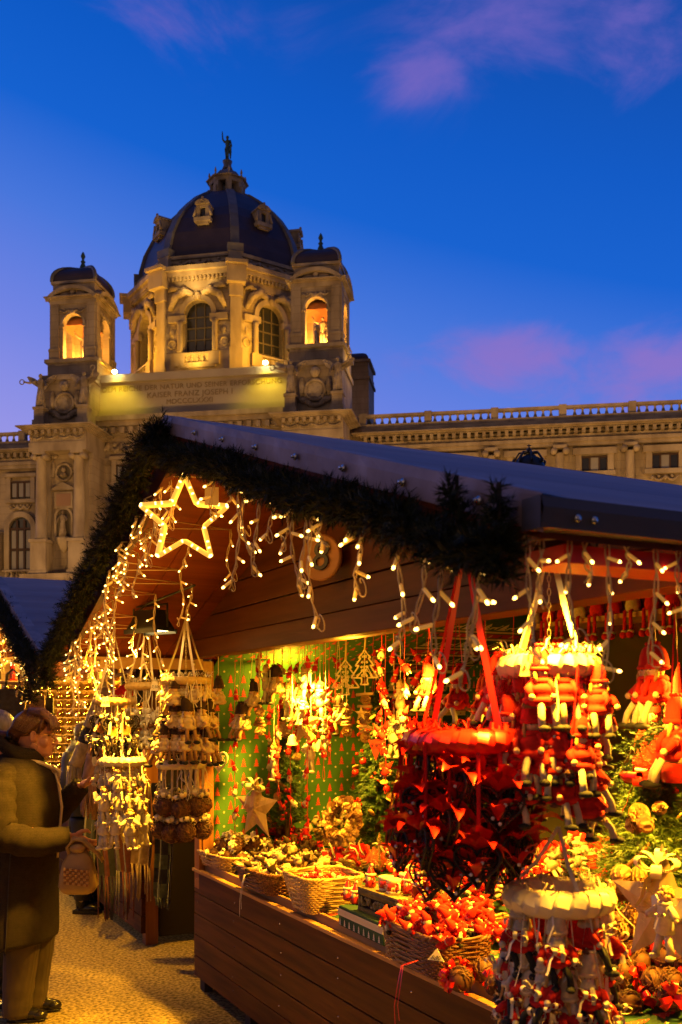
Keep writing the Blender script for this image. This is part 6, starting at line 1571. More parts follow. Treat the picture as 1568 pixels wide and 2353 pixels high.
def cup(x, y, z, label):
    o = empty('cup', S(sb_+x, db_+y, z), SA, label, 'cup', 'red and cream cups'); mb = MB()
    mb.lathe([(.030,0),(.0305,.012)], 22, (0,0,0), 0); mb.lathe([(.0308,.012),(.0308,.042)], 22, (0,0,0), 1); mb.lathe([(.0305,.042),(.031,.058),(.0275,.058),(.027,.02)], 22, (0,0,0), 0); mb.build('cup_body', [m_cup, m_cupr], o)
    mb = MB()
    for k in range(6):
        M = Rot(0,0,k*math.pi/3) @ T(0,-.0315,.016)
        deer(mb, lambda x, zz, l: M @ Vector((x, -l, zz)), 0, 0, .022, 0)
    mb.build('deer_band', m_cup, o)
    mb = MB(); mb.tube([(.030,0,.045),(.046,0,.042),(.047,0,.02),(.030,0,.014)], .0045, 6); mb.build('handle', m_cup, o)
cup(-.025,-.03,ZB,'left cream and red deer cup on the carved box'); cup(.045,-.035,ZB,'right cream and red deer cup on the carved box'); cup(.01,.045,ZB+.012,'cream and red cup raised behind the front pair')
def brush(px, py, lift, h, label):
    s, d, z = tpos(px, py, lift); o = empty('brush_tree', S(s, d, z), SA, label, 'miniature tree', 'glittery bottle brush trees'); mb = MB(); rnd = random.Random(px)
    for k in range(900):
        t = rnd.random(); a = rnd.uniform(0,6.28); r = h*.26*(1-t)+.003; p = Vector((0,0,h*(.08+.9*t))); e = Vector((math.cos(a)*r, math.sin(a)*r, rnd.uniform(-.006,.004))); n = Vector((-math.sin(a), math.cos(a), 0))*.0012
        mb.add([p-n, p+n, p+e+n, p+e-n], [(0,1,2,3)], rnd.randrange(2))
    mb.build('bristles', [mat('glitter_green', (.10,.12,.02), .3), m_conet], o); mb = MB(); mb.lathe([(.02,0),(.02,.012),(.006,.014),(.004,h*.97)], 8); mb.build('stem', m_twig, o)
brush(872,1998,.06,.19,'glittery bottle brush tree behind the carved box'); brush(1008,2075,.12,.17,'glittery bottle brush tree among the red dolls'); brush(905,1990,.05,.13,'short dark bottle brush tree half hidden by the hearts')

s2, d2, z2 = tpos(760,1890); heap('ball', s2-.1, d2+.12, z2+.10, .5, .3, 26, .10, 0, 'rattan ball with cream bow heaped before the green cloth', 'rattan_ball', 'ball ornament', 21, 1.1)
mbm = MB(); bow(mbm, (0,0,0), .05, 0, .022, 8, 3, random.Random(5)); HM['bow'] = [mbm.mesh('bow_ornament', [m_raffia])]*3
s2, d2, z2 = tpos(745,1900); heap('bow', s2, d2+.1, z2+.12, .55, .4, 70, .13, 0, 'shiny cream bow heaped before the cone wreath', 'ribbon_bow', 'bow', 22, 1.1)
s2, d2, z2 = tpos(930,2010); heap('red', s2, d2+.05, z2+.02, .5, .3, 50, .13, 0, 'red knitted doll heaped behind the carved box', 'knitted_doll', 'doll ornament', 23, 1.05)
s2, d2, z2 = tpos(1170,2020); heap('red', s2, d2+.05, z2+.02, .5, .4, 60, .18, 0, 'red knitted doll heaped behind the red ring', 'knitted_doll', 'doll ornament', 24, 1.1)
s2, d2, z2 = tpos(1440,2170); heap('red', s2, d2+.05, z2+.02, .4, .3, 40, .12, 0, 'red knitted doll heaped below the lower right straw star', 'knitted_doll', 'doll ornament', 25, 1.1)
s2, d2, z2 = tpos(1230,2300); heap('redball', s2, d2+.05, z2+.02, .5, .4, 30, .12, 0, 'rattan ball with red bow heaped under the lowest ring', 'rattan_ball', 'ball ornament', 26, 1.2)
def santa(px, py, lift, label):
    s, d, z = tpos(px, py, lift); o = empty('santa_figurine', S(s, d, z), SA+R(20), label, 'figurine', 'small red santa figurines'); mb = MB(); mb.lathe([(.014,0),(.016,.004),(.013,.02),(.009,.03)], 10, mat=0); mb.lathe([(.0135,.03),(.011,.04),(.004,.055),(.001,.06)], 10, mat=0); mb.ell((0,-.004,.03), (.009,.008,.009), 8, 6, 1); mb.ell((0,-.009,.024), (.008,.006,.010), 8, 6, 2); mb.ell((.004,0,.061), .0045, 6, 5, 2); torus(mb, (0,0,.035), .0125, .0035, 10, 6, 2); mb.build('figure', [m_cupr, m_skin_d, m_cup], o)
    mb = MB(); mb.tube([(.012,0,.02),(.02,-.008,.012)], .004, 6); mb.tube([(-.012,0,.02),(-.02,-.008,.012)], .004, 6); mb.build('arms', m_cupr, o); o.scale = (1.5,)*3
for i, (px, py, l, t) in enumerate(((800,2068,.085,'leftmost small santa figurine on the green gift box'),(818,2076,.085,'second santa figurine on the gift box beside the carved box'),(852,2038,.18,'santa figurine standing left of the cups on the carved box'),(938,2052,.18,'santa figurine standing right of the cups on the carved box'),(958,2060,.18,'santa figurine at the right end of the carved box'))): santa(px, py, l, t)
# decorated fir trees
def fir(px, py_base, d, h, rb, label, seed, lift=0, deco=True, n=520, mats=None):
    s = sd_on(px, py_base, d)[0]; z = tz(d)+lift; o = empty('fir_tree', S(s, d, z), SA, label, 'fir tree', None); rnd = random.Random(seed); mb = MB()
    for k in range(n):
        t = rnd.random()**.8*.97; zz = h*(.03+.95*t); a = rnd.uniform(0, 6.28); r = rb*(1-t)**.85*(1+.18*math.sin(a*3+t*9))+.02; c_, s_ = math.cos(a), math.sin(a)
        b = Vector((c_*r*.25, s_*r*.25, zz)); dd = Vector((c_, s_, rnd.uniform(-.25,.5))); twig_needles(mb, b, dd, r*.85*rnd.uniform(.7,1.1), 26, .040, .0021, rnd, (0,1), .45)
    mb.build('foliage', mats or [m_needle, m_needle2], o)
    mb = MB(); mb.tube([(0,0,-lift),(0,0,h*.95)], [.018,.004], 8); mb.lathe([(.05,-lift),(.07,-lift+.005),(.075,-lift+.05),(.06,-lift+.055)], 12); mb.build('trunk', m_bark, o)
    if deco:
        toV = (Vector((0,0,CAMZ))-o.location); av = math.atan2(toV.y, toV.x)-SA
        for k in range(deco):
            t = rnd.uniform(.08,.9); a = av+rnd.uniform(-1.5,1.5); r = rb*(1-t)**.85*.98+.028; p = Vector((math.cos(a)*r, math.sin(a)*r, h*(.03+.95*t))); kind = k % 5; mb = MB(); M = T(*p) @ Rot(rnd.uniform(-1,1), rnd.uniform(-1,1), a)
            if kind == 0:
                for j in range(5): mb.ell((rnd.uniform(-.022,.022), rnd.uniform(-.02,.02), rnd.uniform(-.02,.02)), rnd.uniform(.007,.012), 8, 6, 0, M)
                mb.build('berry_cluster', m_berry, o)
            elif kind == 1: cone(mb, M, .06, .024); mb.build('pine_cone', [m_cone, m_conet], o)
            elif kind == 2: mb.lathe([(.022,0),(.024,.004),(.021,.008)], 12, (0,0,0), 0, True, M); mb.build('dried_slice', m_dryleaf, o)
            elif kind == 3: mb.ell((0,0,0), .021, 12, 8, 0, M); mb.tube([(0,0,.018),(.003,0,.03)], .002, 4, 0, M=M); mb.build('apple', m_berry, o)
            else:
                for j in range(2): mb.tube([(-.004+j*.009,0,-.06),(-.004+j*.009,0,.06)], .0055, 7, 0, M=M)
                mb.build('cinnamon_stick', m_twig, o)
    return o
fir(868,1985,.92,1.00,.175,'tall fir tree decked with cones and apples in the stall corner', 1, 0, 44, 900)
fir(660,1890,.46,.56,.12,'small dark fir tree half hidden behind the upright straw star', 2, .17, 16, 420)
fir(1490,2045,.80,.60,.25,'bushy light green fir tree with cones at the right', 3, .06, 6, 1300, [m_needle2, mat('spruce_needle_pale', (.085,.125,.022), .55)])
s, z = sd_on(1478,1750,.55); o = empty('spruce_bough', S(s,.55,z), SA, 'arching spruce bough above the right fir tree', 'spruce bough'); mb = MB(); rnd = random.Random(8); prev = None
for k in range(14):
    t = k/13; p = Vector((-.10+.26*t, -.02, -.06+.22*math.sin(t*2.0)*.8)); 
    for j in range(7): twig_needles(mb, p, (rnd.uniform(-.6,.9), rnd.uniform(-1,1), rnd.uniform(-1,.6)), .08, 26, .026, .0016, rnd, (0,1), .6)
mb.build('foliage', [m_needle2, m_needle], o); mb = MB(); mb.tube([(-.10+.26*k/13,-.02,-.06+.22*math.sin(k/13*2.0)*.8) for k in range(14)], .006, 6); mb.build('branch', m_bark, o)
# red flowers, cone groups by the right tree
s, z = sd_on(1470,1795,.50); o = empty('red_flower', S(s,.50,z), SA, 'crinkled red ribbon flower on the right fir tree', 'ribbon flower'); mb = MB(); bow(mb, (0,0,0), .06, 0, .05, 8, 1, random.Random(3)); mb.build('petals', m_redrib, o); mb = MB(); mb.ell((0,-.02,.01), .015, 8, 6); mb.build('centre', m_redrib, o)
for i, (px, py) in enumerate(((1468,1870),(1455,1895),(1480,1892),(1428,2010),(1470,2012))):
    s, z = sd_on(px, py, .55); mb = MB(); cone(mb, Rot(R(70),0,i), .055, .032, 9); o = mb.build('pine_cone', [m_cone, m_conet], None, S(s,.55,z)); tag(o, ['upper of three cones on the right fir tree','left of three cones on the right fir tree','lowest of three cones on the right fir tree','single cone low on the left of the right fir tree','cone just above the gold bow at right'][i], 'pine cone', 'cones on the right fir tree')
# straw stars with bows
def big_star(px, py, d, r, label, rz, seed):
    s, z = sd_on(px, py, d); o = empty('straw_star', S(s, d, z), SA+rz, label, 'star', 'straw stars'); mb = MB(); star_solid(mb, r, r*.13, None, 0, .46); rnd = random.Random(seed)
    for k in range(60):
        a = rnd.uniform(0,6.3); q = rnd.uniform(0,.45)*r; mb.tube([(q*math.cos(a)-.02,-r*.12*(1-q/r*1.7),q*math.sin(a)),(q*math.cos(a)+.02,-r*.12*(1-q/r*1.7)-.003,q*math.sin(a)+rnd.uniform(-.02,.02))], .0012, 4)
    mb.build('star_body', m_straw, o); mb = MB(); bow(mb, (0,-r*.12,r*.62), r*.36, 0, r*.17, 6, 2, rnd); mb.build('bow', m_raffia, o); return o
big_star(590,1858,.24,.19,'large upright straw star with bow behind the rattan balls', R(18), 1)
big_star(1522,2088,.30,.19,'large straw star with shiny bow at the lower right', R(10), 2)
big_star(700,1665,.42,.13,'pale straw star hanging behind the dolls on the green cloth', R(18), 3)
# cone wreaths
def cone_wreath(px, py, d, r, label, tilt, rz, seed):
    s, z = sd_on(px, py, d); o = empty('cone_wreath', S(s, d, z), SA+rz, label, 'wreath', 'pine cone wreaths'); o.rotation_euler[0] = tilt; rnd = random.Random(seed)
    for k in range(30):
        a = 2*math.pi*k/15+rnd.uniform(-.1,.1); q = r*(1 if k < 15 else .72); mb = MB(); cone(mb, T(q*math.cos(a), -.02-(k >= 15)*.02, q*math.sin(a)) @ Rot(rnd.uniform(.8,2.2), rnd.uniform(-.6,.6), rnd.uniform(0,6)), .05, .024, 7); mb.build('cone', [m_cone, m_conet], o)
    mb = MB(); mb.tube([(r*.86*math.cos(i*.3), 0, r*.86*math.sin(i*.3)) for i in range(21)], .022, 8, 0, True); mb.build('wreath_base', m_twig, o)
    for k in range(5): a = rnd.uniform(0,6); mb = MB(); mb.tube([(r*.7*math.cos(a),-.06,r*.7*math.sin(a)),(r*1.0*math.cos(a+.3),-.065,r*1.0*math.sin(a+.3))], .006, 6); mb.build('cinnamon_stick', m_twig, o)
cone_wreath(790,1888,.55,.115,'brown pine cone wreath leaning on the tall fir tree', R(-15), R(25), 1)
cone_wreath(1425,2098,.45,.10,'pine cone wreath behind the cream wound ring', R(-50), R(10), 2)
# fairy on the right star and smiling dolls on the shelf
place('angel', S(*(lambda q: (q[0], .20, q[1]))(sd_on(1528,2100,.20))), SA+R(10), .05, 'small fairy figure leaning on the straw star at right', 'fairies', 1.15)
def face_doll(px, py, d, label):
    s, z = sd_on(px, py, d); o = empty('face_doll', S(s, d, z), SA+R(40), label, 'doll', 'smiling round faced dolls')
    mb = MB(); mb.ell((0,0,0), .042, 16, 12, 0)
    for q in (-1, 1): mb.ell((q*.013,-.0405,.008), (.003,.002,.0045), 6, 5, 1); mb.ell((q*.025,-.034,-.012), (.006,.003,.005), 6, 5, 2)
    mb.tube([(.017*math.sin(t), -.0405+.004*abs(t), -.010-.010*math.cos(t)) for t in (-1.2,-.6,0,.6,1.2)], .0014, 5, 2); mb.build('head', [m_skin_d, m_ink, m_berry], o)
    mb = MB(); mb.loft([[(k*.0+r*math.cos(i*math.pi/6), .010+r*math.sin(i*math.pi/6), zz) for i in range(12)] for zz, r, k in ((.0,.049,0),(.02,.050,0),(.05,.043,0),(.10,.030,0),(.16,.012,0),(.19,.003,0))]); mb.build('hat', m_red_knit, o)
    mb = MB(); mb.lathe([(.055,-.22),(.06,-.16),(.05,-.08),(.03,-.035)], 14); mb.build('body', m_red_knit, o)
face_doll(1492,1648,.75,'smiling doll with red hood behind the spruce bough'); face_doll(1560,1650,.72,'smiling blond doll cut by the right picture edge')
# shelf with felt dolls whose legs dangle
mb = MB(); mb.box(1.05, 4.2, 1.60, 1.86, 2.10, 2.125); sh = mb.build('shelf', m_pale, stall)
for k in range(13):
    rnd = random.Random(k); o = empty('felt_doll', S(1.15+k*.13, 1.60, 2.127), SA, '%s felt doll from the left sitting on the high back shelf' % order_name(k, 13), 'doll', 'felt dolls on the high shelf'); mb = MB()
    mb.lathe([(.035,0),(.04,.03),(.025,.09)], 10); mb.ell((0,0,.115), .03, 10, 7, 1)
    mb.build('body', [m_red_knit if k % 3 else m_white_leg, m_skin_d], o)
    for q in (-1, 1): mb = MB(); mb.tube([(q*.018,-.01,.01),(q*.02,-.035,-.0),(q*.022,-.035,-.10)], .009, 6); torus(mb, (q*.022,-.035,-.098), .010, .008, 8, 5, 1); mb.ell((q*.022,-.042,-.115), (.016,.022,.018), 8, 6, 0); mb.build('leg', [m_red_knit, m_white_leg], o)
# a red figure chain of ribbons falling over the basket edges
for i, (px, py, m_) in enumerate(((1003,2215,m_redrib),(618,2010,m_raffia))):
    s, d, z = tpos(px, py, .09); d -= .13; mb = MB(); rnd = random.Random(i)
    mb.strip([(0,.06,.02),(0,0,.01),(.01,-.02,-.05),(-.01,-.02,-.12),(.015,-.03,-.19)], .0045, (1,0,0)); mb.strip([(.005,.06,.02),(.01,0,.012),(.03,-.02,-.04),(.02,-.025,-.11),(.04,-.03,-.15)], .004, (1,0,0))
    o = mb.build('loose_ribbon', m_, None, S(s, d, z), (0,0,SA)); tag(o, ['loose red ribbon falling over the brown basket with 8,90 tag','loose cream ribbon falling over the counter edge','loose cream ribbon beside the tall pale basket'][i], 'ribbon')
# ------------------------------------------------------------------ people
m_skin = mat('skin', (.58,.27,.15), .5, (.50,.22,.12), 18, 3, bump=.05); m_skin.node_tree.nodes['Principled BSDF'].inputs['Subsurface Weight'].default_value = .08; m_skin.node_tree.nodes['Principled BSDF'].inputs['Subsurface Radius'].default_value = (.01,.004,.002)
m_hairw = mat('auburn_blond_hair', (.13,.052,.018), .4, (.05,.018,.007), 26, 5, bump=.6, bscale=60, stretch=(.5,3,3), bdist=.004)
m_hairg = mat('grey_hair', (.30,.27,.25), .45, (.18,.16,.15), 26, 5, bump=.6, bscale=60, stretch=(3,3,.4), bdist=.004)
def tweed():
    m = mat('herringbone_tweed', (.017,.012,.010), .92, (.0045,.0035,.003), 40, 8, spec=.1); nt = m.node_tree; L = nt.links; p = nt.nodes['Principled BSDF']
    src = p.inputs['Base Color'].links[0].from_socket; tc = nd(nt, 'ShaderNodeTexCoord'); sp = nd(nt, 'ShaderNodeSeparateXYZ'); L.new(tc.outputs['Object'], sp.inputs[0])
    def mt(op, a, b):
        n = nd(nt, 'ShaderNodeMath', operation=op)
        for i, x in enumerate((a, b)):
            if isinstance(x, (int, float)): n.inputs[i].default_value = x
            elif x is not None: L.new(x, n.inputs[i])
        return n.outputs[0]
    a = mt('PINGPONG', mt('ADD', sp.outputs[0], sp.outputs[1]), .011)
    w = mt('SINE', mt('MULTIPLY', mt('ADD', mt('MULTIPLY', a, 1.2), mt('MULTIPLY', sp.outputs[2], .35)), 1300), None)
    f = mt('MULTIPLY', mt('ADD', w, 1), .5)
    nz = nd(nt, 'ShaderNodeTexNoise'); nz.inputs['Scale'].default_value = 220; L.new(tc.outputs['Object'], nz.inputs['Vector'])
    f = mt('MULTIPLY', f, mt('MULTIPLY', nz.outputs['Fac'], 1.7))
    mx = nd(nt, 'ShaderNodeMixRGB'); L.new(f, mx.inputs[0]); L.new(src, mx.inputs[1]); mx.inputs[2].default_value = (.058,.044,.032,1); L.new(mx.outputs[0], p.inputs['Base Color'])
    bn = nd(nt, 'ShaderNodeBump'); bn.inputs['Strength'].default_value = .5; bn.inputs['Distance'].default_value = .003; L.new(f, bn.inputs['Height']); L.new(bn.outputs[0], p.inputs['Normal'])
    return m
m_tweed = tweed()
m_trous = mat('beige_pinstripe', (.055,.036,.022), .85, (.038,.025,.015), 5, 3, bump=.4, bscale=20, wave=(14, 0, 'Y'), bdist=.004)
m_shoe = mat('black_leather', (.012,.010,.009), .25); m_satin = mat('cream_satin_scarf', (.62,.48,.30), .35, (.52,.39,.23), 4, 2); m_bag = mat('tan_leather', (.30,.20,.10), .38, (.22,.14,.07), 7, 3, bump=.15)
m_coatd = mat('black_quilted_coat', (.014,.012,.013), .5, (.022,.018,.02), 8, 3, bump=.5, bscale=10, bdist=.02); m_lip = mat('lip', (.40,.11,.07), .4); m_eye = mat('eye', (.03,.02,.015), .2); m_goldm = mat('gold_rim', (.7,.45,.15), .25, metal=1)
def remesh(o, vox, smooth=2):
    m = o.modifiers.new('remesh', 'REMESH'); m.mode = 'VOXEL'; m.voxel_size = vox; m.use_smooth_shade = True
    s = o.modifiers.new('smooth', 'SMOOTH'); s.iterations = smooth; s.factor = .5
    dg = bpy.context.evaluated_depsgraph_get(); me = bpy.data.meshes.new_from_object(o.evaluated_get(dg)); o.modifiers.clear()
    me.materials.clear(); [me.materials.append(x) for x in o.data.materials]; o.data = me; me.polygons.foreach_set('use_smooth', [True]*len(me.polygons)); return o
def hand(mb, wrist, fwd, up, side, curl, size=1.0, mt=0, thumb_side=1):
    """palm with five bent fingers; fwd along the palm, up = the palm's face, side = towards the little finger"""
    f, u, s = Vector(fwd).normalized(), Vector(up).normalized(), Vector(side).normalized(); w = Vector(wrist); k = size
    M = Matrix((s, f, u)).transposed().to_4x4(); M.translation = w+f*.048*k
    mb.ell((0,0,0), (.041*k,.052*k,.016*k), 14, 10, mt, M); mb.ell((0,-.02*k,.004*k), (.034*k,.04*k,.018*k), 12, 8, mt, M)
    for i, (off, ln) in enumerate(((-.030,.070),(-.010,.080),(.011,.075),(.030,.058))):
        b = w+f*(.088*k)+s*off*k; c = curl*(.85+.12*i); pts = [b-f*.02*k]; a = 0
        for j, q in enumerate((.42,.33,.25)):
            pts.append(pts[-1]+(f*math.cos(a)+u*math.sin(a))*ln*q*k*(1.0 if j else 1.3)); a += c*(.8 if j == 0 else 1)
        pts.append(pts[-1]+(f*math.cos(a)+u*math.sin(a))*.012*k)
        mb.tube(pts, [.0105*k,.0100*k,.0092*k,.0085*k,.0062*k], 8, mt)
    b = w+f*.03*k-s*.032*k
    mb.tube([b, b-s*.022*k+f*.018*k+u*.008*k, b-s*.030*k+f*.042*k+u*.024*k, b-s*.022*k+f*.062*k+u*.034*k], [.015*k,.0125*k,.0105*k,.0075*k], 8, mt)
def ering(x0, x1, hw, z, n=28, fold=0, tilt=0, ph=0):
    cx, rx = (x0+x1)/2, (x1-x0)/2
    return [(cx+rx*math.cos(a)*(1+fold*math.sin(a*7+ph)), hw*math.sin(a)*(1+fold*math.sin(a*7+ph)), z+tilt*math.cos(a)) for a in [2*math.pi*i/n for i in range(n)]]
def limb(mb, pts, rs, n=16, wr=.05, seed=0, mt=0):
    """a sleeve or trouser leg with cross wrinkles"""
    pts = [Vector(p) for p in pts]; P_, Q = [], []; rnd = random.Random(seed)
    for i in range(len(pts)-1):
        for j in range(7):
            t = j/7; P_.append(pts[i].lerp(pts[i+1], t)); Q.append((rs[i]*(1-t)+rs[i+1]*t)*(1+wr*math.sin((i*7+j)*1.7+seed)*rnd.uniform(.3,1)))
    P_.append(pts[-1]); Q.append(rs[-1])
    for _ in range(3):
        P_ = [P_[0]]+[(P_[i-1]+P_[i]*2+P_[i+1])/4 for i in range(1, len(P_)-1)]+[P_[-1]]
    mb.tube(P_, Q, n, mt)

W = empty('person', (-1.70, 5.32, 0), R(5), 'woman in a long herringbone coat reaching for a white angel ornament', 'person'); W.scale = (.93, .95, 1.0)
mb = MB()
def head(mb, o=(0,0,0), k=1.0):
    rows = ((1.393,.080,.128,.012),(1.400,.058,.149,.030),(1.413,.030,.157,.045),(1.430,.004,.157,.055),(1.447,-.018,.158,.060),(1.468,-.036,.161,.065),(1.490,-.050,.163,.069),(1.512,-.057,.160,.071),(1.533,-.060,.167,.074),(1.558,-.060,.166,.076),(1.588,-.053,.154,.073),(1.613,-.034,.126,.063),(1.632,-.004,.088,.043),(1.641,.025,.060,.018))
    R_ = []
    for z, xb, xf, w in rows:
        c, r = (xb+xf)/2, (xf-xb)/2
        R_.append([(o[0]+k*(c+r*math.cos(a)), o[1]+k*w*math.sin(a)*(1-.22*max(0, math.cos(a))**2), o[2]+k*z) for a in [2*math.pi*q/28 for q in range(28)]])
    mb.loft(R_)
    E = lambda c, r: mb.ell((o[0]+k*c[0], o[1]+k*c[1], o[2]+k*c[2]), tuple(k*q for q in r), 10, 8)
    mb.tube([(o[0]+k*x, o[1], o[2]+k*z) for x, z in ((.158,1.526),(.170,1.503),(.184,1.478),(.187,1.468),(.172,1.458))], [.007*k,.008*k,.0105*k,.0105*k,.007*k], 10)
    for q in (-1, 1): E((.170,q*.011,1.466), (.011,.008,.007)); E((.150,q*.030,1.535), (.017,.024,.008)); E((.118,q*.046,1.478), (.034,.020,.030))
    E((.158,0,1.4475), (.011,.021,.0065)); E((.155,0,1.4355), (.011,.019,.007)); E((.146,0,1.411), (.016,.022,.015))
head(mb)
for s in (-1, 1):
    mb.ell((.070,s*.077,1.505), (.017,.007,.029), 12, 8); mb.tube([(.068+.016*math.cos(a),s*.083,1.507+.027*math.sin(a)) for a in [.3+i*.5 for i in range(9)]], .0048, 6)
mb.tube([(-.03,0,1.26),(.0,0,1.36),(.045,0,1.45)], [.07,.056,.055], 14)
mb.lathe([(.12,.80),(.16,.92),(.15,1.1),(.17,1.26),(.08,1.34)], 16, (-.02,0,0), sy=1.1)
LW, RWp = (.298,.12,1.228), (.300,-.215,.985)
mb.tube([(-.04,.16,1.26),(.07,.20,1.08),LW], [.06,.05,.028], 10); mb.tube([(-.05,-.16,1.26),(-.05,-.25,1.02),RWp], [.06,.05,.028], 10)
hand(mb, LW, (.90,-.12,.40), (-.35,-.45,.82), (.1,1,.25), .5, 1.12)
hand(mb, RWp, (.9,.05,-.42), (.1,.95,.25), (-.35,.1,-.9), .75, 1.0)
for s in (-1, 1): mb.tube([(.0,s*.09,.86),(.02,s*.09,.46),(-.005+.03*(s > 0),s*.085,.07)], [.09,.06,.04], 10); mb.ell((.03+.04*(s > 0),s*.085,.045), (.09,.035,.03), 10, 6)
body = remesh(mb.build('body', m_skin, W), .0045, 3)
mb = MB()
for s in (-1, 1): mb.ell((.147,s*.033,1.511), (.008,.011,.005), 10, 6)
mb.build('eyes', m_eye, body)
mb = MB(); mb.ell((.1635,0,1.4475), (.0072,.016,.0042), 10, 6); mb.ell((.1605,0,1.4365), (.0072,.014,.0048), 10, 6); mb.build('lips', m_lip, body)
mb = MB()
mb.ell((.040,0,1.560), (.112,.086,.090), 22, 16); mb.ell((-.030,0,1.525), (.055,.066,.058), 16, 12)
for k in range(13):
    y = -.072+k*.012; e = 1-(y/.085)**2
    mb.tube([(.035,y*.7,1.635+.012*e),(.105,y,1.617+.024*e),(.150+.022*e,y*1.08,1.583+.012*e),(.160+.030*e,y*1.1,1.555),(.157+.030*e,y*1.08,1.540)], [.010,.0125,.012,.008,.003], 7)
for s in (-1, 1):
    for k in range(8):
        t = k/7; mb.tube([(.115-.10*t,s*(.050-.03*t),1.618+.026*t),(.085-.11*t,s*.084,1.572+.02*t),(.030-.075*t,s*.088,1.528+.025*t),(-.035-.03*t,s*.062,1.508+.03*t),(-.082,s*.010,1.507)], [.009,.0125,.0125,.011,.010], 7)
    mb.tube([(.120,s*.066,1.595),(.108,s*.080,1.550),(.098,s*.080,1.510)], [.014,.010,.003], 7)
h = remesh(mb.build('hair', m_hairw, W), .0038, 2)
mb = MB(); rnd = random.Random(3)
for k in range(420):                                                # loose strands lying on the combed hair
    s = rnd.choice((-1, 1)); j = rnd.uniform(.985,1.03)
    if k % 3 == 0:
        y = rnd.uniform(-.072,.072); e = 1-(y/.085)**2; P_ = [(.03,y*.7,1.645+.012*e),(.105,y,1.631+.024*e),(.152+.024*e,y*1.08,1.592+.012*e),(.163+.032*e,y*1.1,1.556),(.160+.030*e,y*1.08,1.536+rnd.uniform(-.012,.01))]
    else:
        t = rnd.random(); P_ = [(.115-.10*t,s*(.052-.03*t),1.628+.026*t),(.085-.11*t,s*.094,1.576+.02*t),(.030-.075*t,s*.098,1.530+.025*t),(-.035-.03*t,s*.071,1.510+.03*t),(-.088,s*.012,1.508)]
    mb.tube([(.04+(x-.04)*j+rnd.uniform(-.003,.003), y*j, 1.56+(z-1.56)*j) for x, y, z in P_], [.0008,.0013,.0013,.0012,.0005], 3)
mb.build('hair_strands', mat('hair_highlight', (.26,.14,.07), .4, (.10,.04,.015), 200, 2), h)
mb = MB(); mb.tube([(-.07,0,1.508),(-.13,0,1.505),(-.20,.01,1.48),(-.25,.02,1.42)], [.022,.034,.034,.012], 12); mb.build('ponytail', m_hairw, h)
mb = MB(); torus(mb, (0,0,0), .026, .010, 16, 8, 0, T(-.085,0,1.507) @ Rot(0,R(90),0)); mb.ell((-.078,-.035,1.50), (.02,.012,.016), 8, 6); mb.build('hair_tie', m_shoe, h)
mb = MB()
for s in (-1, 1): mb.tube([(.179-.010*abs(math.cos(a)),s*.034+.024*math.cos(a),1.508+.018*math.sin(a)) for a in [i*math.pi/8 for i in range(16)]], .0017, 5, 0, True); mb.tube([(.166,s*.056,1.512),(.13,s*.076,1.516),(.075,s*.084,1.518)], .0017, 5)
mb.tube([(.178,-.012,1.510),(.182,0,1.514),(.178,.012,1.510)], .0017, 5); mb.build('glasses', m_goldm, W)
mb = MB(); mb.tube([(.070+.021*math.cos(a),-.086,1.450+.026*math.sin(a)) for a in [i*math.pi/8 for i in range(16)]], .0013, 5, 0, True); mb.build('earring', m_goldm, W)
rings = [ering(*r) for r in ((-.265,.186,.275,.405,32,.022,.025,.4),(-.262,.190,.270,.46,32,.020,.02,.4),(-.25,.190,.255,.62,32,.016,.01,.6),(-.24,.190,.245,.82,32,.012,0,.9),(-.225,.200,.235,1.0,32,.008,0,1.2),(-.215,.215,.232,1.12,32,.006,0,1.5),(-.21,.205,.23,1.22,32,.004,0,0),(-.20,.185,.225,1.30,32,0,0,0),(-.175,.14,.175,1.365,32,0,-.01,0),(-.135,.105,.115,1.41,32,0,-.02,0))]
rings = [[(x, y, z) for x, y, z in r] for r in rings]
rings.insert(0, ering(-.25,.176,.26,.412,32,.02,.025,.4))
for r in rings[2:8]:                                                # long soft folds in the cloth
    for i, (x, y, z) in enumerate(r):
        q = 1+.016*math.sin(i*1.25+z*5)*math.sin(z*9+i*.4)+.010*math.sin(i*2.3+z*14); r[i] = ((x+.02)*q-.02, y*q, z)
mb = MB(); mb.loft(rings); coat = mb.build('coat', m_tweed, W)
for q in (19, 24):
    mb = MB(); mb.tube([Vector(r[q])*1.0+Vector((0,-.0015,0)) for r in rings[1:7]], .0028, 6); mb.build('seam', m_coatd, coat)
ss = coat.modifiers.new('smooth', 'SUBSURF'); ss.levels = 1; ss.render_levels = 1
mb = MB(); limb(mb, [(-.075,-.165,1.30),(-.085,-.245,1.16),(-.06,-.285,1.01),(.10,-.27,.965),(.300,-.225,.985)], [.088,.094,.088,.078,.060], 20, .085, 1); mb.ell((-.075,-.16,1.29), (.10,.095,.085), 16, 10); mb.build('sleeve', m_tweed, W)
mb = MB(); limb(mb, [(-.06,.16,1.29),(.03,.215,1.13),(.14,.20,1.07),LW], [.085,.088,.078,.056], 20, .085, 2); mb.build('sleeve', m_tweed, W)
mb = MB(); rr_ = []
for k, (r0, q, zz) in enumerate(((.100,.02,0),(.125,.05,.02),(.142,.06,.05),(.138,.045,.08),(.120,.02,.10),(.095,.0,.07),(.095,-.02,.02))):
    rr_.append([(-.035+r0*1.05*math.cos(a), r0*.92*math.sin(a), 1.375+zz-.055*math.cos(a)-.01*math.sin(a*3)) for a in [2*math.pi*i/30 for i in range(30)]])
mb.loft(rr_, 0, True, False); mb.build('hood_collar', m_tweed, W)
mb = MB()
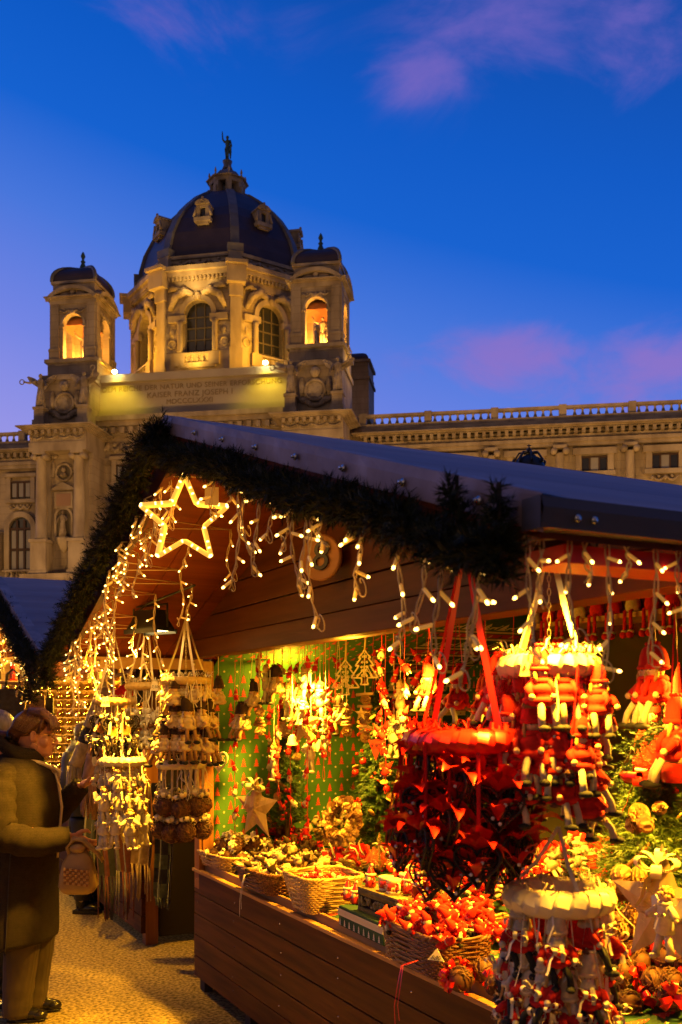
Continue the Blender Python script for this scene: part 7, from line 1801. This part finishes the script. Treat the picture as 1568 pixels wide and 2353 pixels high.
for k in range(4): mb.tube([(.02,-.09+.01*k,1.385-.008*k),(.10,-.075+.02*k,1.365-.022*k),(.165,-.02+.015*k,1.335-.024*k),(.185,.05,1.30-.02*k)], [.016,.026,.026,.012], 10, flat=.55)
mb.tube([(.165,-.03,1.35),(.205,-.03,1.315),(.20,-.03,1.27)], [.02,.028,.012], 8, flat=.4); mb.build('neck_scarf', m_satin, W)
mb = MB(); mb.tube([(.185,-.05,1.31),(.205,-.06,1.25),(.222,-.055,1.13),(.208,-.05,1.0),(.198,-.05,.86)], [.006,.008,.008,.008,.006], 7); mb.build('coat_edge', m_satin, W)
for s, dx in ((-1, 0), (1, .045)):
    mb = MB(); limb(mb, [(.01+dx,s*.10,.60),(.01+dx,s*.10,.40),(-.01+dx,s*.095,.20),(-.022+dx,s*.09,.035)], [.105,.100,.088,.080], 20, .025, 3+s); mb.build('trouser_leg', m_trous, W)
    mb = MB(); mb.ell((.035+dx,s*.09,.04), (.105,.040,.036), 16, 10); mb.ell((.10+dx,s*.09,.035), (.05,.041,.03), 12, 8); mb.ell((.040+dx,s*.09,.012), (.112,.043,.0115), 18, 6); mb.tube([(-.045+dx,s*.09,.002),(-.045+dx,s*.09,.03)], .034, 12); mb.build('shoe', m_shoe, W)
hb = W.matrix_world
ry = Rot(0,0,R(5)); wp = lambda x, y, z: Vector((-1.70,5.32,0))+(ry @ Vector((x,y,z)))
bag = empty('handbag', wp(.325,-.235,.700), R(5), 'tan leather handbag with woven patch hanging from the woman arm', 'handbag')
mb = MB(); rg = []
for z, a, b in ((.0,.060,.04),(.01,.082,.052),(.04,.100,.060),(.10,.094,.056),(.16,.078,.044),(.20,.056,.032),(.225,.03,.022)): rg.append([(a*math.copysign(abs(math.cos(t))**.6, math.cos(t))+.012*(z > .2)*math.sin(t*3), b*math.copysign(abs(math.sin(t))**.6, math.sin(t))*(1+.06*math.sin(t*5+z*20)), z) for t in [2*math.pi*i/28 for i in range(28)]])
mb.loft(rg); bb = mb.build('bag_body', m_bag, bag)
mb = MB()
for i in range(9):
    for j in range(6): mb.box(-.062+i*.014, -.050+i*.014, -.068-.002*((i+j) % 2), -.055, .06+j*.014-.003*i*.6, .0715+j*.014-.003*i*.6, (i+j) % 2)
mb.build('woven_patch', [mat('woven_brown_leather', (.20,.08,.03), .4), mat('woven_tan_leather', (.40,.24,.10), .4)], bag)
mb = MB(); mb.tube([(-.04,0,.195),(-.055,-.01,.245),(-.02,-.015,.285),(.03,-.01,.275),(.065,0,.235),(.10,.01,.205),(.125,.01,.16)], [.02,.024,.024,.022,.022,.024,.016], 12, flat=.55); mb.ell((-.0,-.02,.235), (.042,.03,.026), 12, 8); mb.build('knotted_handle', m_bag, bag)
place('angel', wp(.395,.055,1.345), R(60), .02, 'white angel ornament held in the fingers of the woman in the herringbone coat', 'held ornaments', 1.15, R(20))

def bystander(x, y, rz, label, hair, coat_m, leg_m, h=1.66, boots=True, hem=.55, pony=False):
    P = empty('person', (x, y, 0), rz, label, 'person'); mb = MB(); k = h/1.66
    mb.ell((.01,0,1.545*k), (.095,.076,.10), 16, 12); mb.ell((.055,0,1.48*k), (.062,.056,.075), 14, 10); mb.ell((.12,0,1.485*k), (.014,.012,.02), 8, 6); mb.ell((.095,0,1.425*k), (.025,.028,.02), 8, 6)
    for s in (-1, 1): mb.ell((.03,s*.078,1.50*k), (.018,.008,.03), 8, 6)
    mb.tube([(-.03,0,1.28*k),(.0,0,1.46*k)], [.07,.055], 12); mb.lathe([(.12,.8),(.16,.92),(.15,1.1),(.17,1.28*k),(.08,1.35*k)], 14, (-.02,0,0), sy=1.15)
    for s in (-1, 1):
        mb.tube([(-.02,s*.19,1.28),(-.02,s*.25,1.05),(.12,s*.22,.93)], [.055,.05,.03], 10); hand(mb, (.12,s*.22,.93), (.7,0,-.5), (.2,-s*.9,.2), (-.3,0,-.9), .5)
        mb.tube([(0,s*.09,.86),(.01,s*.09,.45),(0,s*.09,.06)], [.09,.06,.045], 10)
    remesh(mb.build('body', m_skin, P), .007, 2)
    mb = MB(); mb.ell((-.005,0,1.56*k), (.112,.090,.096), 18, 14); mb.ell((-.05,0,1.50*k), (.06,.075,.07), 12, 10)
    if pony: mb.tube([(-.10,0,1.60*k),(-.16,0,1.58*k),(-.19,0,1.48*k),(-.18,0,1.36*k)], [.02,.035,.035,.012], 10)
    mb.build('hair', hair, P)
    mb = MB(); mb.loft([ering(*r) for r in ((-.21,.19,.26,hem,28,.02,0,0),(-.20,.185,.25,.8,28,.015,0,0),(-.19,.18,.24,1.05,28,.01,0,0),(-.19,.17,.24,1.22,28,0,0,0),(-.16,.13,.20,1.33,28,0,0,0),(-.11,.09,.10,1.40,28,0,0,0))]); mb.build('coat', coat_m, P)
    for s in (-1, 1):
        mb = MB(); limb(mb, [(-.03,s*.19,1.29),(-.03,s*.27,1.05),(.13,s*.23,.92)], [.09,.085,.06], 16, .05, 5); mb.build('sleeve', coat_m, P)
        mb = MB(); limb(mb, [(0,s*.10,.80),(.01,s*.10,.45),(0,s*.095,.12)], [.10,.085,.07], 14, .03, 6); mb.build('trouser_leg', leg_m, P)
        mb = MB(); mb.tube([(-.005,s*.095,.26),(-.005,s*.095,.10),(.0,s*.095,.05)], [.062,.056,.052], 14); mb.ell((.055,s*.095,.045), (.105,.046,.04), 14, 8); mb.box(-.07,.15,s*.095-.042,s*.095+.042,.001,.03); bt = mb.build('boot', m_shoe, P)
        for zz in (.12,.20): mb = MB(); mb.tube([(.03+.016*math.cos(a)*.2,s*.095-.062+.0*a,zz+.016*math.sin(a)) if False else (.01+.018*math.cos(a),s*.095-.058,zz+.014*math.sin(a)) for a in [i*math.pi/4 for i in range(8)]], .003, 5, 0, True); mb.build('buckle', m_goldm, bt)
    return P
bystander(-1.925, 5.56, R(60), 'person with grey tied hair and black buckled boots half hidden behind the woman', m_hairg, m_coatd, m_shoe, 1.655, hem=.62, pony=True)
bystander(-2.07, 8.1, R(-10), 'person in a black jacket and boots at the scarf stall beyond the woman', mat('dark_hair', (.03,.02,.014), .5), m_coatd, m_coatd, 1.56, hem=.80)
# ------------------------------------------------------------------ the scarf stall next door and what stands beyond
SO = -4.76
B = empty('market_stall', S(SO,0,0), SA, 'second gabled stall beyond the near one, selling scarves and glass balls', 'market stall')
make_roof(B, False)
mb = MB(); zb = 1.94
for i, h in enumerate([.10,.12,.13,.13,.12]):
    z1 = min(zb+h, RZ-.09); mb.prism(clip_board(zb, z1-.006, .3, 4.25), PD, PD+.04); zb = z1
mb.build('gable_panel', m_wood_x, B)
e0, e1 = .15, -1.19-SO
for k in range(5): mb = MB(); mb.box(e0, e1, -.002+.003*(k % 2), .03, .085+.123*k, .085+.123*k+.117); mb.build('counter_board', m_ctr, B)
mb = MB(); mb.box(e0, e1, -.02, 1.2, .70, .73); mb.build('counter_top', m_ctr, B)
for x in (e0, e1-.09):
    mb = MB(); mb.box(x, x+.09, .031, .12, 0, 1.95); mb.build('post', m_wood_z, B)
mb = MB(); mb.box(e1-.03, e1, .13, 1.9, .05, 2.0); mb.build('side_wall', m_dark, B)
mb = MB(); mb.box(.1, e1, 1.86, 1.9, .05, 2.1); mb.build('back_wall', m_wood_x, B)
gpB = [S(SO+s, DF-.06, roof_z(s)-.075) for s in [RS-.2+(ER+.04-RS+.2)*i/8 for i in range(9)]]+[S(SO+ER+.05, DF-.07, roof_z(ER)-.20), S(SO+ER+.06, DF-.07, roof_z(ER)-.30)]
garland('fir_garland', gpB, .085, 420, 'dark fir garland on the slope of the second gable at the left edge', 7)
ch = empty('icicle_lights', S(SO,0,0), SA, 'icicle light chain on the second gable at the left edge', 'light chain', 'warm white icicle light chains'); rnd = random.Random(12); pl = []
for k in range(14):
    s = RS+.2+(ER-RS-.4)*(k+.5)/14; z0 = roof_z(s)-.16; strand(ch, (s, DF-.02, z0), rnd.uniform(.12,.38), rnd.randint(3,5), rnd, .03); pl.append((s, DF-.02, z0))
mb = MB(); mb.tube(pl, .002, 5); mb.build('cable', m_cable, ch)
st2 = copy_tree(st); st2.location = S(SO+s0+.62, DF+.02, z0+.0 if False else roof_z(s0+.6)-.42); st2.rotation_euler = (0,0,SA+R(60)); st2['label'] = 'rope light star on the second gable cut by the left picture edge'
lamp('star_glow', S(SO+s0+.6, DF+.1, 2.0), 6, (1,.42,.04), size=.15)
# pale beam with bolts under the left eave of the near stall
mb = MB(); mb.box(EL+.02, EL+.06, DF+.1, .0, roof_z(EL)-.135, roof_z(EL)-.072); pb = mb.build('eave_batten', m_pale, stall)
for d in (-.6,-.33,-.06): mb = MB(); mb.ell((EL+.063, d, roof_z(EL)-.10), (.005,.012,.012), 10, 6); mb.build('bolt', m_steel, pb)
# added dark boards behind the gap, put there to keep it black
fe = empty('gap_backdrop', S(-1.35,2.3,0), SA, 'added dark board backdrop keeping the gap between the two stalls black', 'backdrop')
for k in range(11): mb = MB(); mb.box(k*.16, k*.16+.15, 0, .025, 0, 2.05+.02*(k % 3)); mb.build('board', m_ctr, fe)
mb = MB(); mb.box(0,1.75,.026,.06,1.6,1.68); mb.box(0,1.75,.026,.06,.4,.48); mb.build('rail', m_ctr, fe)
# scarves
def scarf(px, top, bot, d, w, cols, label, seed, lean=0, fr=.16, band=None):
    s, z0 = sd_on(px, top, d); z1 = sd_on(px, bot, d)[1]; rnd = random.Random(seed); o = empty('scarf', S(s, d, z0), SA+R(25), label, 'scarf', 'scarves hung at the scarf stall')
    L = z0-z1-fr; mb = MB(); nx, nz = 14, 24; ph = rnd.uniform(0, 6)
    def X(u, t): return (u*w+lean*t, .022*math.sin(u*11+ph+t*.8)+.01*math.sin(t*6+ph), -L*t)
    for sd_ in (0, 1):
        vs = [(x, y+.012*sd_, z) for x, y, z in [X(-.5+i/nx, j/nz) for j in range(nz+1) for i in range(nx+1)]]
        b0 = len(mb.v); mb.v += vs
        for j in range(nz):
            for i in range(nx):
                q = b0+j*(nx+1)+i; mb.f.append((q, q+1, q+nx+2, q+nx+1)); mb.s.append(True)
                mb.m.append((1 if band and band(i/nx, j/nz) else 0))
    mb.build('cloth', cols, o); mb = MB()
    for i in range(11):
        x, y, z = X(-.5+(i+.5)/11, 1); q = rnd.uniform(-.012,.012); mb.tube([(x,y,z+.005),(x+q,y+.004,z-fr*.5),(x+q*1.5,y,z-fr*rnd.uniform(.85,1.1))], [.006,.0065,.004], 5, 1 if band and band((i+.5)/11, .99) else 0)
    mb.build('fringe', cols, o); return o
wl = lambda n, c: mat(n, c, .95, tuple(x*.6 for x in c), 30, 4, bump=.6, bscale=90, sheen=.2, bdist=.004)
k_navy, k_grey, k_tan, k_wine, k_plaid, k_pink, k_cream = wl('navy_wool', (.03,.03,.045)), wl('grey_wool', (.20,.18,.16)), wl('tan_wool', (.36,.24,.12)), wl('wine_wool', (.14,.03,.025)), wl('green_plaid_wool', (.10,.12,.08)), wl('rose_wool', (.42,.24,.18)), wl('cream_wool', (.50,.40,.27))
scarf(172, 1700, 2090, -.05, .16, [k_navy, k_grey], 'navy scarf hanging leftmost behind the woman hand', 1, 0, .2, lambda u, t: int(t*9) % 3 == 0)
scarf(206, 1780, 2000, -.25, .15, [k_grey, k_navy], 'grey and navy scarf behind the angel ring', 2, 0, .2, lambda u, t: int(u*5) % 2 == 0)
scarf(240, 1830, 2110, -.2, .16, [k_navy, k_wine], 'dark plaid scarf with wine fringe below the angel ring', 3, 0, .3, lambda u, t: int(u*6) % 2 == 0)
scarf(284, 1830, 2105, -.15, .15, [k_wine, k_grey], 'wine and grey scarf with long fringe below the rings', 4, 0, .3, lambda u, t: int(u*4) % 2 == 0)
scarf(325, 1800, 2065, -.12, .17, [k_tan, k_cream], 'plain tan scarf with thick fringe below the rings', 5, 0, .22)
scarf(375, 1800, 2085, -.05, .17, [k_plaid, k_navy], 'green checked scarf nearest the gap between the stalls', 6, 0, .06, lambda u, t: (int(u*5)+int(t*8)) % 2 == 0)
def roll_scarf(pts, r, m_, m2, label, seed):
    Ps = [px2w(px, py, Y) for px, py, Y in pts]; o = empty('scarf', Ps[0], 0, label, 'scarf', 'scarves hung at the scarf stall'); rnd = random.Random(seed); Q = []
    for i in range(len(Ps)-1):
        for j in range(6): Q.append(Ps[i].lerp(Ps[i+1], j/6)-Ps[0])
    Q.append(Ps[-1]-Ps[0])
    for _ in range(3): Q = [Q[0]]+[(Q[i-1]+Q[i]*2+Q[i+1])/4 for i in range(1, len(Q)-1)]+[Q[-1]]
    n = len(Q); k1 = int(n*.55); k2 = int(n*.66); mb = MB(); mb.tube(Q[:k1+1], [r*(.7+.3*min(1,i/4))*(1+.05*math.sin(i*1.4)) for i in range(k1+1)], 12, 0); mb.tube(Q[k1:k2+1], r, 12, 1); mb.tube(Q[k2:], r, 12, 0); mb.build('cloth', [m_, m2], o)
    mb = MB(); e = Q[-1]
    for k in range(14): a = k*2*math.pi/14; x, y = r*.85*math.cos(a), r*.85*math.sin(a); mb.tube([(e.x+x,e.y+y,e.z),(e.x+x*1.1+rnd.uniform(-.01,.01),e.y+y,e.z-.12),(e.x+x*1.1+rnd.uniform(-.015,.015),e.y+y,e.z-rnd.uniform(.2,.27))], .008, 5)
    mb.build('fringe', m_, o)
roll_scarf([(262,1535,6.3),(236,1590,6.3),(210,1660,6.3),(186,1730,6.3),(172,1760,6.3)], .045, k_cream, k_navy, 'cream scarf with navy bands slanting down from the stall post', 1)
roll_scarf([(268,1590,6.25),(240,1650,6.2),(218,1720,6.2),(204,1790,6.2)], .042, k_pink, k_grey, 'rose and cream scarf slanting beside the navy banded one', 2)
# stuffed cloth figures on the corner of the scarf stall
tx = px2w(262,1612,6.15); o = empty('cloth_figure', tx, R(20), 'stuffed cloth figure with red hat lying above the heart ring', 'soft toy'); mb = MB(); mb.ell((0,0,0), (.07,.05,.06), 14, 10); mb.ell((-.06,0,.02), (.05,.04,.07), 12, 8); mb.build('body', k_tan, o); mb = MB(); mb.tube([(.02,-.02,.03),(.07,-.03,.07),(.12,-.02,.05)], [.05,.045,.02], 10); mb.build('hat', m_red_knit, o); mb = MB(); mb.tube([(-.13,0,.11),(.13,-.02,.20)], .012, 8); mb.build('stick', m_pale, o)
tx = px2w(312,1572,6.4); o = empty('cloth_figure', tx, R(20), 'dark stuffed cloth figure with wine hat behind the cherub ring', 'soft toy'); mb = MB(); mb.ell((0,0,0), (.10,.07,.13), 14, 10); mb.build('body', k_navy, o); mb = MB(); mb.ell((-.05,-.04,.10), (.05,.05,.09), 12, 8); mb.build('hat', k_wine, o)
# shelves of glass balls, and lit shop fronts further off
cx_, cy_ = px2w(152,1600,9.2).x, 9.2
rk = empty('display_rack', (cx_, cy_, 0), math.atan2(-cx_, cy_)+R(-12), 'bright rack of shelves full of gold glass balls beyond the woman', 'rack')
mb = MB(); mb.box(-.62,.75,.10,.13,.7,2.15); mb.build('back_board', m_pale, rk); rz_ = rk.rotation_euler.z; Mr = T(cx_, cy_, 0) @ Rot(0,0,rz_)
m_ballg = mat('pale_gold_ball', (.95,.66,.22), .10, metal=1, rand=.15); m_ballr = mat('red_ball', (.6,.03,.015), .12); ballm = []
for mm in (m_ballg, m_ballr, m_pearl):
    mb = MB(); mb.ell((0,0,0), .034, 14, 10); mb.lathe([(.009,0),(.009,.01),(.004,.012)], 8, (0,0,.032), 1); ballm.append(mb.mesh('glass_ball', [mm, m_goldm]))
rnd = random.Random(3)
for r in range(10):
    z = 1.12+r*.082; mb = MB(); mb.box(-.6,.73,.03,.099,z-.04,z-.034); mb.build('shelf', m_pale, rk)
    for k in range(16):
        o = bpy.data.objects.new('glass_ball', ballm[0 if rnd.random() < .82 else rnd.randrange(3)]); C.objects.link(o); o.location = Mr @ Vector((-.56+k*.082+rnd.uniform(-.01,.01), .055, z)); q = rnd.uniform(.75,1.05); o.scale = (q,q,q); tag(o, 'shiny glass ball standing on the bright rack beyond the woman', 'glass ball', 'glass balls on the bright rack')
for k in range(12):
    o = bpy.data.objects.new('candle', None); mb = MB(); h = rnd.uniform(.09,.2); mb.lathe([(.02,0),(.022,.01),(.02,h),(.004,h+.004)], 10); mb.lathe([(.035,-.012),(.04,-.004),(.03,.0)], 12); bpy.data.objects.remove(o); o = mb.build('candle', m_white_leg if k % 3 else m_red_knit, None, Mr @ Vector((-.5+k*.1, .06, 1.93))); tag(o, 'pale candle standing along the top shelf of the bright rack', 'candle', 'candles on the bright rack')
mb = MB(); mb.box(-.6,.73,.02,.099,1.905,1.915); mb.build('shelf', m_pale, rk)
lamp('rack_light', Mr @ Vector((0,-.35,2.2)), 75, (1,.60,.10), size=.06); lamp('rack_light', Mr @ Vector((-.3,-.5,1.5)), 28, (1,.58,.10), size=.06)
lamp('stall_light', S(-3.2,.5,1.85), 60, WARM, size=.05); lamp('stall_light', S(-2.0,-.45,1.85), 45, WARM, size=.05)
far = empty('market_stall', (-4.7, 12.5, 0), R(-5), 'distant lit market stall with pale yellow back wall at the left edge', 'market stall')
mb = MB(); mb.box(-1.4,1.4,1.0,1.04,0,2.2); mb.build('back_wall', m_pale, far); mb = MB(); mb.box(-1.4,1.4,-.03,0,0,.9); mb.build('counter', m_ctr, far); mb = MB(); mb.prism([(-1.7,2.05),(1.7,2.05),(0,2.75)], -.7, 1.2); mb.build('roof', m_metal, far)
for x in (-1.35, 1.27): mb = MB(); mb.box(x,x+.08,0,.08,.9,2.05); mb.build('post', m_wood_z, far)
lamp('far_stall_light', (-4.6, 12.7, 1.95), 150, (1,.6,.12), size=.08)
def tote(px, py, Y, w, h, m_, label):
    c = px2w(px, py, Y); o = empty('tote_bag', c, R(10), label, 'bag', 'bags hanging at the left edge'); mb = MB(); mb.loft([[(a*w/2*k, b*.05*k2, z) for a, b in ((-1,-1),(1,-1),(1,1),(-1,1))] for z, k, k2 in ((-h,.86,1),(-h*.5,1,1.2),(0,.95,.4))], 0, False); mb.build('bag_body', m_, o)
    mb = MB()
    for y in (-.02,.02): mb.tube([(-w*.25,y,0),(-w*.2,y,.10),(0,y,.14),(w*.2,y,.10),(w*.25,y,0)], .006, 5)
    mb.build('handles', m_coatd, o)
tote(30,1583,7.0,.20,.30,wl('dark_patterned_cloth', (.06,.055,.05)),'dark patterned tote bag hanging highest at the left edge'); tote(72,1596,7.2,.20,.24,k_tan,'tan cloth bag hanging beside the dark tote bag'); tote(98,1604,7.3,.16,.22,k_navy,'navy cloth bag hanging above the woman hair')
mb = MB(); a, b = px2w(-40,1566,7.0), px2w(130,1576,7.3); mb.tube([a,b], .012, 8); o = mb.build('hanging_rail', m_pale); tag(o, 'pale wooden rail carrying the cloth bags at the left edge', 'rail')
# street lamp with a crown, behind the near stall
lp = px2w(1216,1630,13.0); lamp_o = empty('street_lamp', (lp.x, lp.y, 0), 0, 'black street lamp topped by an ornate crown, rising behind the stall roof', 'street lamp')
zt = CAMZ+(HY-1068)/F*13.0; mb = MB(); mb.lathe([(.14,0),(.15,.1),(.08,.5),(.05,.9),(.045,zt-.75),(.07,zt-.70),(.03,zt-.6)], 12); mb.build('post', m_black, lamp_o)
mb = MB(); mb.lathe([(.12,zt-.62),(.20,zt-.12),(.21,zt-.08)], 8, sm=False); mb.build('lantern_glass', m_pane, lamp_o)
mb = MB(); mb.lathe([(.23,zt-.08),(.22,zt-.05),(.17,zt+.06),(.06,zt+.12),(.03,zt+.14)], 16)
for k in range(8): a = k*math.pi/4; mb.tube([(.17*math.cos(a),.17*math.sin(a),zt-.06),(.20*math.cos(a),.20*math.sin(a),zt+.04),(.13*math.cos(a),.13*math.sin(a),zt+.15),(0,0,zt+.16)], .013, 6); mb.ell((.205*math.cos(a),.205*math.sin(a),zt+.03), (.02,.02,.035), 6, 5)
mb.ell((0,0,zt+.19), .035, 10, 8); mb.tube([(0,0,zt+.2),(0,0,zt+.27)], .008, 5); mb.tube([(-.025,0,zt+.25),(.025,0,zt+.25)], .007, 5); mb.build('crown', m_black, lamp_o)
# prototypes that were never placed
for p in list(PROTO.values()):
    if p['label'] == 'x':
        for ch in list(p.children_recursive): bpy.data.objects.remove(ch)
        bpy.data.objects.remove(p)
